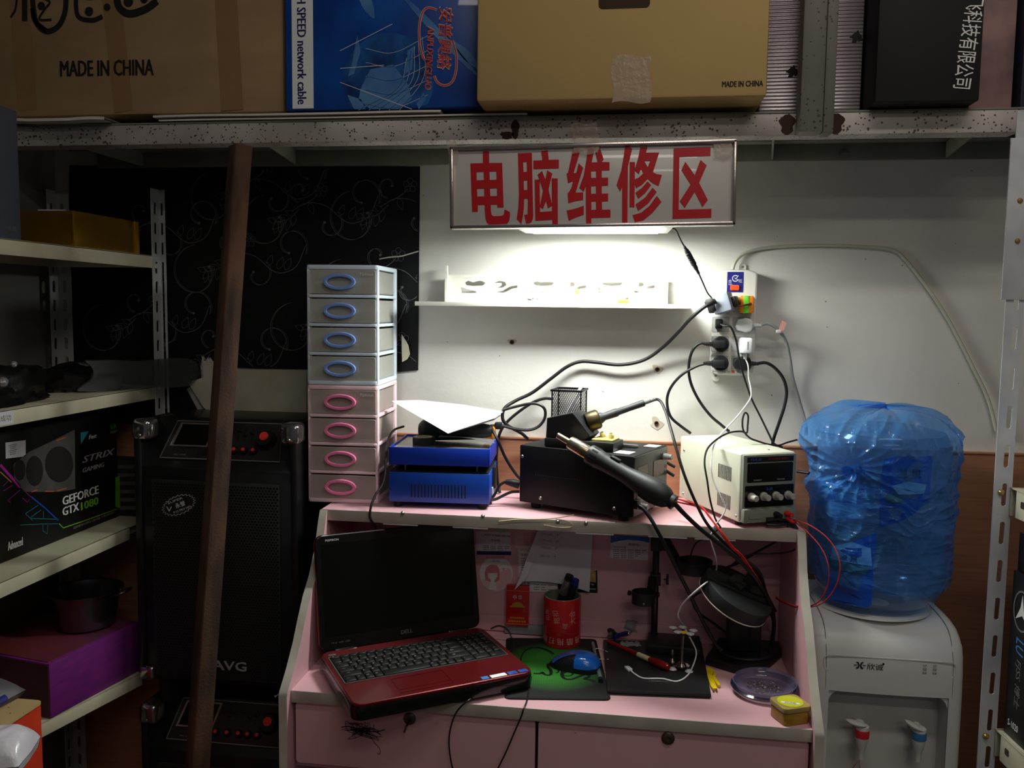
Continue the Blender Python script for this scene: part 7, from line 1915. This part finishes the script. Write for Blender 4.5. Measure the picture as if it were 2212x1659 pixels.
# -- silver-grey adapter plug with the lamp's thin lead and a thick black cord
ad = thing('adapter_plug', 'silver grey box adapter plugged in at the top left of the socket strip', 'plug', T((0, 0, 0)).translation)
o = PY(1562, 655, -.07); ad.location = o
mat('adapter_silver', (150, 156, 170), .4, var=.05)
q = B().box((0, 0, 0), (.042, .040, .044), .004, M=RZ(-22) @ RY(-18)); q.build('adapter_body', MATS['adapter_silver'], ad)
q = B().box((-.023, -.006, .002), (.020, .030, .034), .003, M=RZ(-22) @ RY(-18)).box((-.030, -.012, .010), (.014, .012, .012), .003, M=RZ(-22) @ RY(-18)); q.build('adapter_face', MATS['plastic_black'], ad)
q = B().box((.026, .010, -.004), (.012, .026, .024), .003, M=RZ(-22) @ RY(-18)); q.build('side_block', MATS['plastic_black'], ad)
pl = pth((1543, 651, -.095), (1530, 658, -.100), (1515, 668, -.098), (1490, 690, -.085), (1465, 718, -.06), (1430, 752, -.035), (1390, 778, -.025), (1340, 788, -.022), (1290, 783, -.020), (1255, 781, -.020), (1225, 792, -.022), (1190, 818, -.025), (1150, 848, -.03), (1115, 865, -.04), (1090, 882, -.055), (1086, 905, -.065), (1098, 920, -.06), (1125, 935, -.045), (1140, 948, -.035))
pcd = cable('power_cord', pl, .0042, MATS['cable_black'], 'thick black cord sweeping across the wall from the silver adapter', 'cord', to=ad, n=10)
q = B(); strain(q, PY(1546, 650, -.093), PY(1515, 668, -.098) - PY(1543, 651, -.095), .0068, 5, .024)
tag(q.build('strain_relief', MATS['cable_black']), 'ribbed black strain relief entering the silver adapter', 'strain relief') if False else q.build('strain_relief', MATS['cable_black'], pcd, M=T(-pl[0]))
# -- lamp lead with inline switch
ll = lp
o = lp.location.copy()
la = [PY(*p) - o for p in ((1450, 493, -.205), (1460, 497, -.20), (1470, 518, -.185), (1478, 532, -.175))]; lb_ = [PY(*p) - o for p in ((1510, 592, -.135), (1518, 610, -.125), (1528, 632, -.112), (1537, 643, -.105))]
B().tube(la, .0017, n=8).build('lead_wire', MATS['cable_black'], ll); B().tube(lb_, .0017, n=8).build('lead_wire', MATS['cable_black'], ll)
d_ = (lb_[0] - la[-1]); L_ = d_.length; pr = [(0, 0), (.0030, .001), (.0032, L_ * .10)]
for k in range(7):
    z = L_ * (.14 + .09 * k); pr += [(.0062 if k not in (0, 6) else .005, z), (.0062 if k not in (0, 6) else .005, z + L_ * .06), (.0050, z + L_ * .065), (.0050, z + L_ * .085)]
pr += [(.0042, L_ * .82), (.0034, L_ * .86), (.0030, L_ * .98), (0, L_)]
B().lathe(pr, 16, M=frame_to(d_, la[-1])).build('inline_switch', MATS['plastic_black'], ll)
# -- orange and green plug
mat('plug_orange', (240, 136, 30), .4); mat('plug_green', (110, 206, 56), .4); mat('wire_brown', (96, 40, 26), .5)
o = Vector((SO.x + cols[1] + .0085, yS - .0005, SO.z + rowsz[0] + .001))
og = thing('orange_plug', 'orange and green travel plug in the top right socket', 'plug', o)
B().box((0, -.013, 0), (.031, .026, .040), .004).build('plug_body', MATS['plug_orange'], og)
B().box((-.002, -.0145, .0), (.014, .026, .0405), .003).build('green_band', MATS['plug_green'], og)
B().plate([circ(.003, 12, .007, .001)], .0006, M=T(0, -.0262, 0) @ FRONT).build('cord_hole', MATS['slot_dark'], og)
B().tube([Vector((.007, -.027, .001)), Vector((-.006, -.034, -.0015)), Vector((-.022, -.036, -.004)), Vector((-.038, -.036, -.005))], .0022, n=8).build('brown_wire', MATS['wire_brown'], og)
# -- small flat black plug, second left, with thin cord falling to the supply
def cordplug(name, label, cat='plug', loc=None):
    return thing(name, label, cat, loc)
o = Vector((SO.x + cols[0] - .003, yS, SO.z + rowsz[1] + .001))
fp_ = cordplug('flat_plug', 'small flat black plug in the second left socket with thin cord', loc=o)
B().box((-.002, -.008, 0), (.016, .016, .024), .003).box((-.002, -.018, 0), (.012, .012, .014), .003).build('plug_body', MATS['plastic_black'], fp_)
rl_ = lambda *a: [PY(*p) - o for p in a]
B().tube([Vector((0, -.022, 0)), Vector((.008, -.030, -.004))] + rl_((1578, 706, -.075), (1590, 735, -.07), (1597, 775, -.07), (1603, 800, -.072), (1614, 835, -.07), (1625, 865, -.07), (1645, 905, -.075), (1662, 940, -.085), (1672, 958, -.09), (1690, 966, -.085)), .0022, n=8).build('cord', MATS['cable_black'], fp_)
# -- two round black plugs
def round_plug(col, row, label, path, group):
    o = Vector((SO.x + cols[col] + .002, yS, SO.z + rowsz[row]))
    t = thing('round_plug', label, 'plug', o, group=group)
    B().lathe([(0, 0), (.0185, 0), (.0185, .010), (.0165, .014), (0, .014)], 28, M=FRONT).box((-.006, -.019, 0), (.030, .014, .019), .004).build('plug_body', MATS['plastic_black'], t)
    pts = [PY(*p) - o for p in path]
    q = B(); st_ = Vector((-.021, -.019, 0)); strain(q, st_, Vector((-1, 0, 0)), .0065, 5, .020); q.build('strain_relief', MATS['cable_black'], t)
    B().tube([st_ + Vector((-.012, 0, 0))] + pts, .0034, n=10).build('cord', MATS['cable_black'], t)
round_plug(0, 2, 'round black plug in the third left socket, cord looping down right', ((1512, 742, -.058), (1498, 754, -.056), (1490, 775, -.052), (1488, 805, -.046), (1495, 835, -.04), (1512, 868, -.034), (1535, 898, -.032), (1558, 918, -.034), (1575, 932, -.030)), 'round black plugs')
round_plug(0, 3, 'round black plug in the bottom left socket, cord bending left and down', ((1505, 791, -.056), (1475, 808, -.050), (1453, 831, -.044), (1442, 855, -.04), (1442, 880, -.04), (1450, 902, -.04), (1470, 920, -.036), (1492, 936, -.032)), 'round black plugs')
# -- grey earthed plug with tag
mat('plug_grey', (196, 198, 196), .45); mat('tag_pink', (214, 150, 146), .6)
o = Vector((SO.x + cols[1] + .004, yS, SO.z + rowsz[1] - .001))
gp_ = thing('grey_plug', 'pale grey plug with grey cord and pink tag in the second right socket', 'plug', o)
B().plate([[(-.018, .004), (-.014, .012), (.004, .017), (.016, .014), (.020, .008), (.020, -.008), (.016, -.014), (.004, -.017), (-.014, -.012), (-.018, -.004)]], .020, M=FRONT, bev=.003).build('plug_body', MATS['plug_grey'], gp_)
q = B(); strain(q, Vector((.019, -.011, 0)), Vector((1, 0, -.05)), .0062, 4, .022); q.build('strain_relief', MATS['plug_grey'], gp_)
cpt_ = [PY(*p) - o for p in ((1655, 699, -.05), (1672, 705, -.048), (1688, 720, -.044), (1700, 745, -.036), (1707, 780, -.026), (1712, 815, -.022), (1722, 850, -.02), (1732, 885, -.02), (1740, 915, -.03), (1742, 940, -.03))]
B().tube([Vector((.036, -.011, -.001))] + cpt_, .0038, n=10).build('cord', MATS['cable_midgrey'], gp_)
p = PY(1688, 705, -.05) - o
B().plate([[(-.007, -.012), (.003, -.016), (.011, .008), (.001, .014)]], .0006, M=T(p) @ FRONT).build('pink_tag', MATS['tag_pink'], gp_)
p = PY(1682, 716, -.052) - o; B().box(p, (.012, .010, .008), .002, M=None).build('tag_sleeve', MATS['plug_grey'], gp_)
# -- black plug bottom right with cord falling behind the supply
o = Vector((SO.x + cols[1] + .002, yS, SO.z + rowsz[3] + .001))
bp = thing('black_plug', 'flat black plug in the bottom right socket, cord looping right', 'plug', o)
B().plate([[(-.019, .004), (-.015, .012), (.004, .016), (.018, .014), (.021, .008), (.021, -.010), (.018, -.016), (.004, -.016), (-.015, -.012), (-.019, -.004)]], .018, M=FRONT, bev=.003).build('plug_body', MATS['plastic_black'], bp)
q = B(); strain(q, Vector((.020, -.010, 0)), Vector((1, 0, 0)), .0062, 4, .020); q.build('strain_relief', MATS['cable_black'], bp)
B().tube([Vector((.034, -.010, 0))] + [PY(*p) - o for p in ((1655, 784, -.05), (1675, 796, -.048), (1692, 818, -.046), (1699, 845, -.046), (1695, 875, -.048), (1684, 910, -.05), (1672, 945, -.05), (1668, 965, -.04))], .0037, n=10).build('cord', MATS['cable_black'], bp)
# -- white phone charger with its white cable
mat('charger_white', (236, 236, 238), .35, var=.02)
o = Vector((SO.x + cols[1] + .009, yS - .0001, SO.z + rowsz[2] - .002))
wc = thing('phone_charger', 'white phone charger in the third right socket with long white cable', 'charger', o)
cbd = B().box((0, -.018, 0), (.028, .036, .036), .005).build('charger_body', MATS['charger_white'], wc)
B().text('SAMSUNG', T(.003, -.0363, 0) @ FRONT @ RZ(-90), size=1, fit=(.019, .0034), ext=.0001).build('printed_lettering', MATS['ink_grey'], cbd)
B().box((0, -.020, -.024), (.008, .006, .016), .002).build('cable_plug', MATS['charger_white'], wc)
wp_ = [Vector((0, -.020, -.030))] + [PY(*p) - o for p in ((1616, 790, -.065), (1617, 815, -.068), (1622, 840, -.075), (1621, 860, -.08), (1608, 880, -.10), (1588, 905, -.13), (1560, 935, -.18), (1542, 962, -.235), (1536, 1000, -.275), (1540, 1035, -.288), (1556, 1070, -.30), (1567, 1095, -.305), (1560, 1115, -.31), (1545, 1135, -.31), (1535, 1160, -.31), (1538, 1178, -.30), (1545, 1200, -.29), (1548, 1225, -.25), (1540, 1250, -.23), (1526, 1258, -.30), (1505, 1275, -.315), (1478, 1300, -.30), (1466, 1320, -.28), (1466, 1335, -.265))]
tail = [PZ(1478, 1353, DT + .068) - o, PZ(1484, 1366, DT + .064) - o, PZ(1496, 1388, DT + .045) - o, PZ(1504, 1408, DT + .025) - o, PZ(1500, 1430, DT + .0125) - o, PZ(1486, 1458, DT + .0115) - o, PZ(1462, 1472, DT + .0115) - o, PZ(1430, 1466, DT + .0115) - o, PZ(1390, 1465, DT + .0115) - o, PZ(1370, 1455, DT + .0115) - o, PZ(1362, 1447, DT + .0125) - o]
B().tube(wp_ + tail, .0017, n=8).build('cable', MATS['charger_white'], wc)
a = PZ(1362, 1448, DT + .013) - o; c_ = PZ(1352, 1440, DT + .013) - o; d_ = (c_ - a).normalized()
cpn = B().box((0, 0, .009), (.011, .0065, .018), .002, M=frame_to(d_, a)).build('micro_plug', MATS['charger_white'], wc)
B().box((0, 0, .021), (.007, .0022, .006), .0004, M=frame_to(d_, a)).build('metal_tip', MATS['metal_grey'], cpn)

# ================================================================== other black cords on the shelf
CBK = MATS['cable_black']
cable('cord', pth((1150, 1045, -.10), (1125, 1035, -.10), (1108, 1015, -.10), (1090, 985, -.105), (1075, 950, -.12), (1060, 922, -.10)), .0036, CBK, 'black cord falling from the heat tool to the station left side', 'cord', to=pt)
cable('cord', pth((1060, 920, -.095), (1085, 920, -.085), (1110, 926, -.08), (1140, 929, -.07), (1162, 922, -.06), (1176, 905, -.055), (1177, 885, -.055), (1165, 874, -.055), (1145, 872, -.055), (1115, 878, -.06), (1085, 886, -.075)), .0036, CBK, 'black cord loop standing against the wall beside the mesh basket', 'cord', to=pt)
cable('cord', pth((1195, 862, -.035), (1175, 861, -.03), (1150, 870, -.03), (1120, 890, -.03), (1095, 912, -.035), (1080, 935, -.045), (1074, 965, -.05), (1072, 1000, -.05), (1075, 1040, -.05), (1080, 1065, -.06)), .0036, CBK, 'black cord arching from behind the basket down to the shelf', 'cord', to=hp)
o4 = pth((1122, 1044, -.16))[0]
kc = thing('kettle_plug_cord', 'black cord with moulded plug in the left side of the station', 'cord', o4)
B().tube([p - o4 for p in pth((1122, 1047, -.165), (1105, 1043, -.165), (1092, 1041, -.165))], [.0105, .009, .0062], n=12).build('moulded_plug', MATS['plastic_black'], kc)
B().tube([p - o4 for p in pth((1092, 1041, -.165), (1080, 1048, -.165), (1072, 1062, -.168), (1064, 1074, -.172), (1056, 1078, -.176))], .0034, n=8).build('cord', CBK, kc)
cable('cord', pth((1122, 1062, -.178), (1105, 1063, -.178), (1088, 1070, -.182), (1072, 1078, -.186), (1058, 1080, -.19)), .0034, CBK, 'short black cord lying low between heating plate and station', 'cord', to=hp)
cable('cord', pth((872, 921, -.105), (850, 930, -.14), (838, 953, -.19), (834, 985, -.235), (832, 1020, -.25), (826, 1046, -.262), (812, 1068, -.278), (802, 1092, -.292), (799, 1115, -.296), (806, 1130, -.290), (812, 1140, -.28)), .0028, CBK, 'black cord falling between the pink tower and blue plate over the edge', 'cord', to=pt)
cable('cord', pth((1373, 1090, -.29), (1388, 1098, -.30), (1402, 1115, -.31), (1418, 1142, -.318), (1440, 1185, -.315), (1470, 1245, -.30), (1493, 1290, -.285), (1520, 1345, -.27), (1545, 1390, -.262), (1560, 1404, -.26)), .0042, CBK, 'black cord from the station front corner slanting down to the lamp base', 'cord', to=stn, n=10)
cable('cord', pth((1425, 1008, -.12), (1440, 1018, -.12), (1456, 1028, -.12)), .0040, CBK, 'short black cord behind the station pointing at the power supply', 'cord', to=stn)
cable('cord', pth((1425, 990, -.10), (1442, 1000, -.10), (1458, 1009, -.10)), .0036, CBK, 'short black cord just above the other one behind the station', 'cord', to=stn)
cable('cord', pth((1722, 950, -.10), (1700, 956, -.11), (1682, 962, -.125), (1660, 960, -.135), (1640, 954, -.145), (1620, 946, -.15), (1606, 930, -.15), (1604, 908, -.145), (1609, 892, -.14), (1616, 898, -.14), (1615, 920, -.145), (1613, 935, -.15), (1600, 932, -.165), (1575, 935, -.19), (1550, 948, -.22), (1528, 970, -.26), (1522, 1000, -.282), (1528, 1040, -.295), (1534, 1080, -.298), (1545, 1120, -.305), (1557, 1140, -.31)), .0021, CBK, 'thin black cord with a loop lying over the cream power supply', 'cord', to=ps)
cable('cord', pth((1556, 1140, -.31), (1530, 1160, -.28), (1505, 1172, -.24), (1495, 1190, -.215), (1490, 1208, -.20)), .0016, CBK, 'thin dark cord dropping from shelf edge to the upper ring clamp', 'cord', to=stn2, n=6)
cable('cord', pth((1722, 1018, -.14), (1735, 1020, -.15), (1748, 1022, -.16)), .0034, CBK, 'short black cord between the power supply and the blue bag', 'cord', to=ps)
cable('cord', pth((1540, 1262, -.22), (1520, 1275, -.20), (1497, 1292, -.19), (1505, 1320, -.17), (1540, 1345, -.16), (1575, 1372, -.16)), .0026, CBK, 'black cord crossing behind the lamp head at the back panel', 'cord', to=dl)
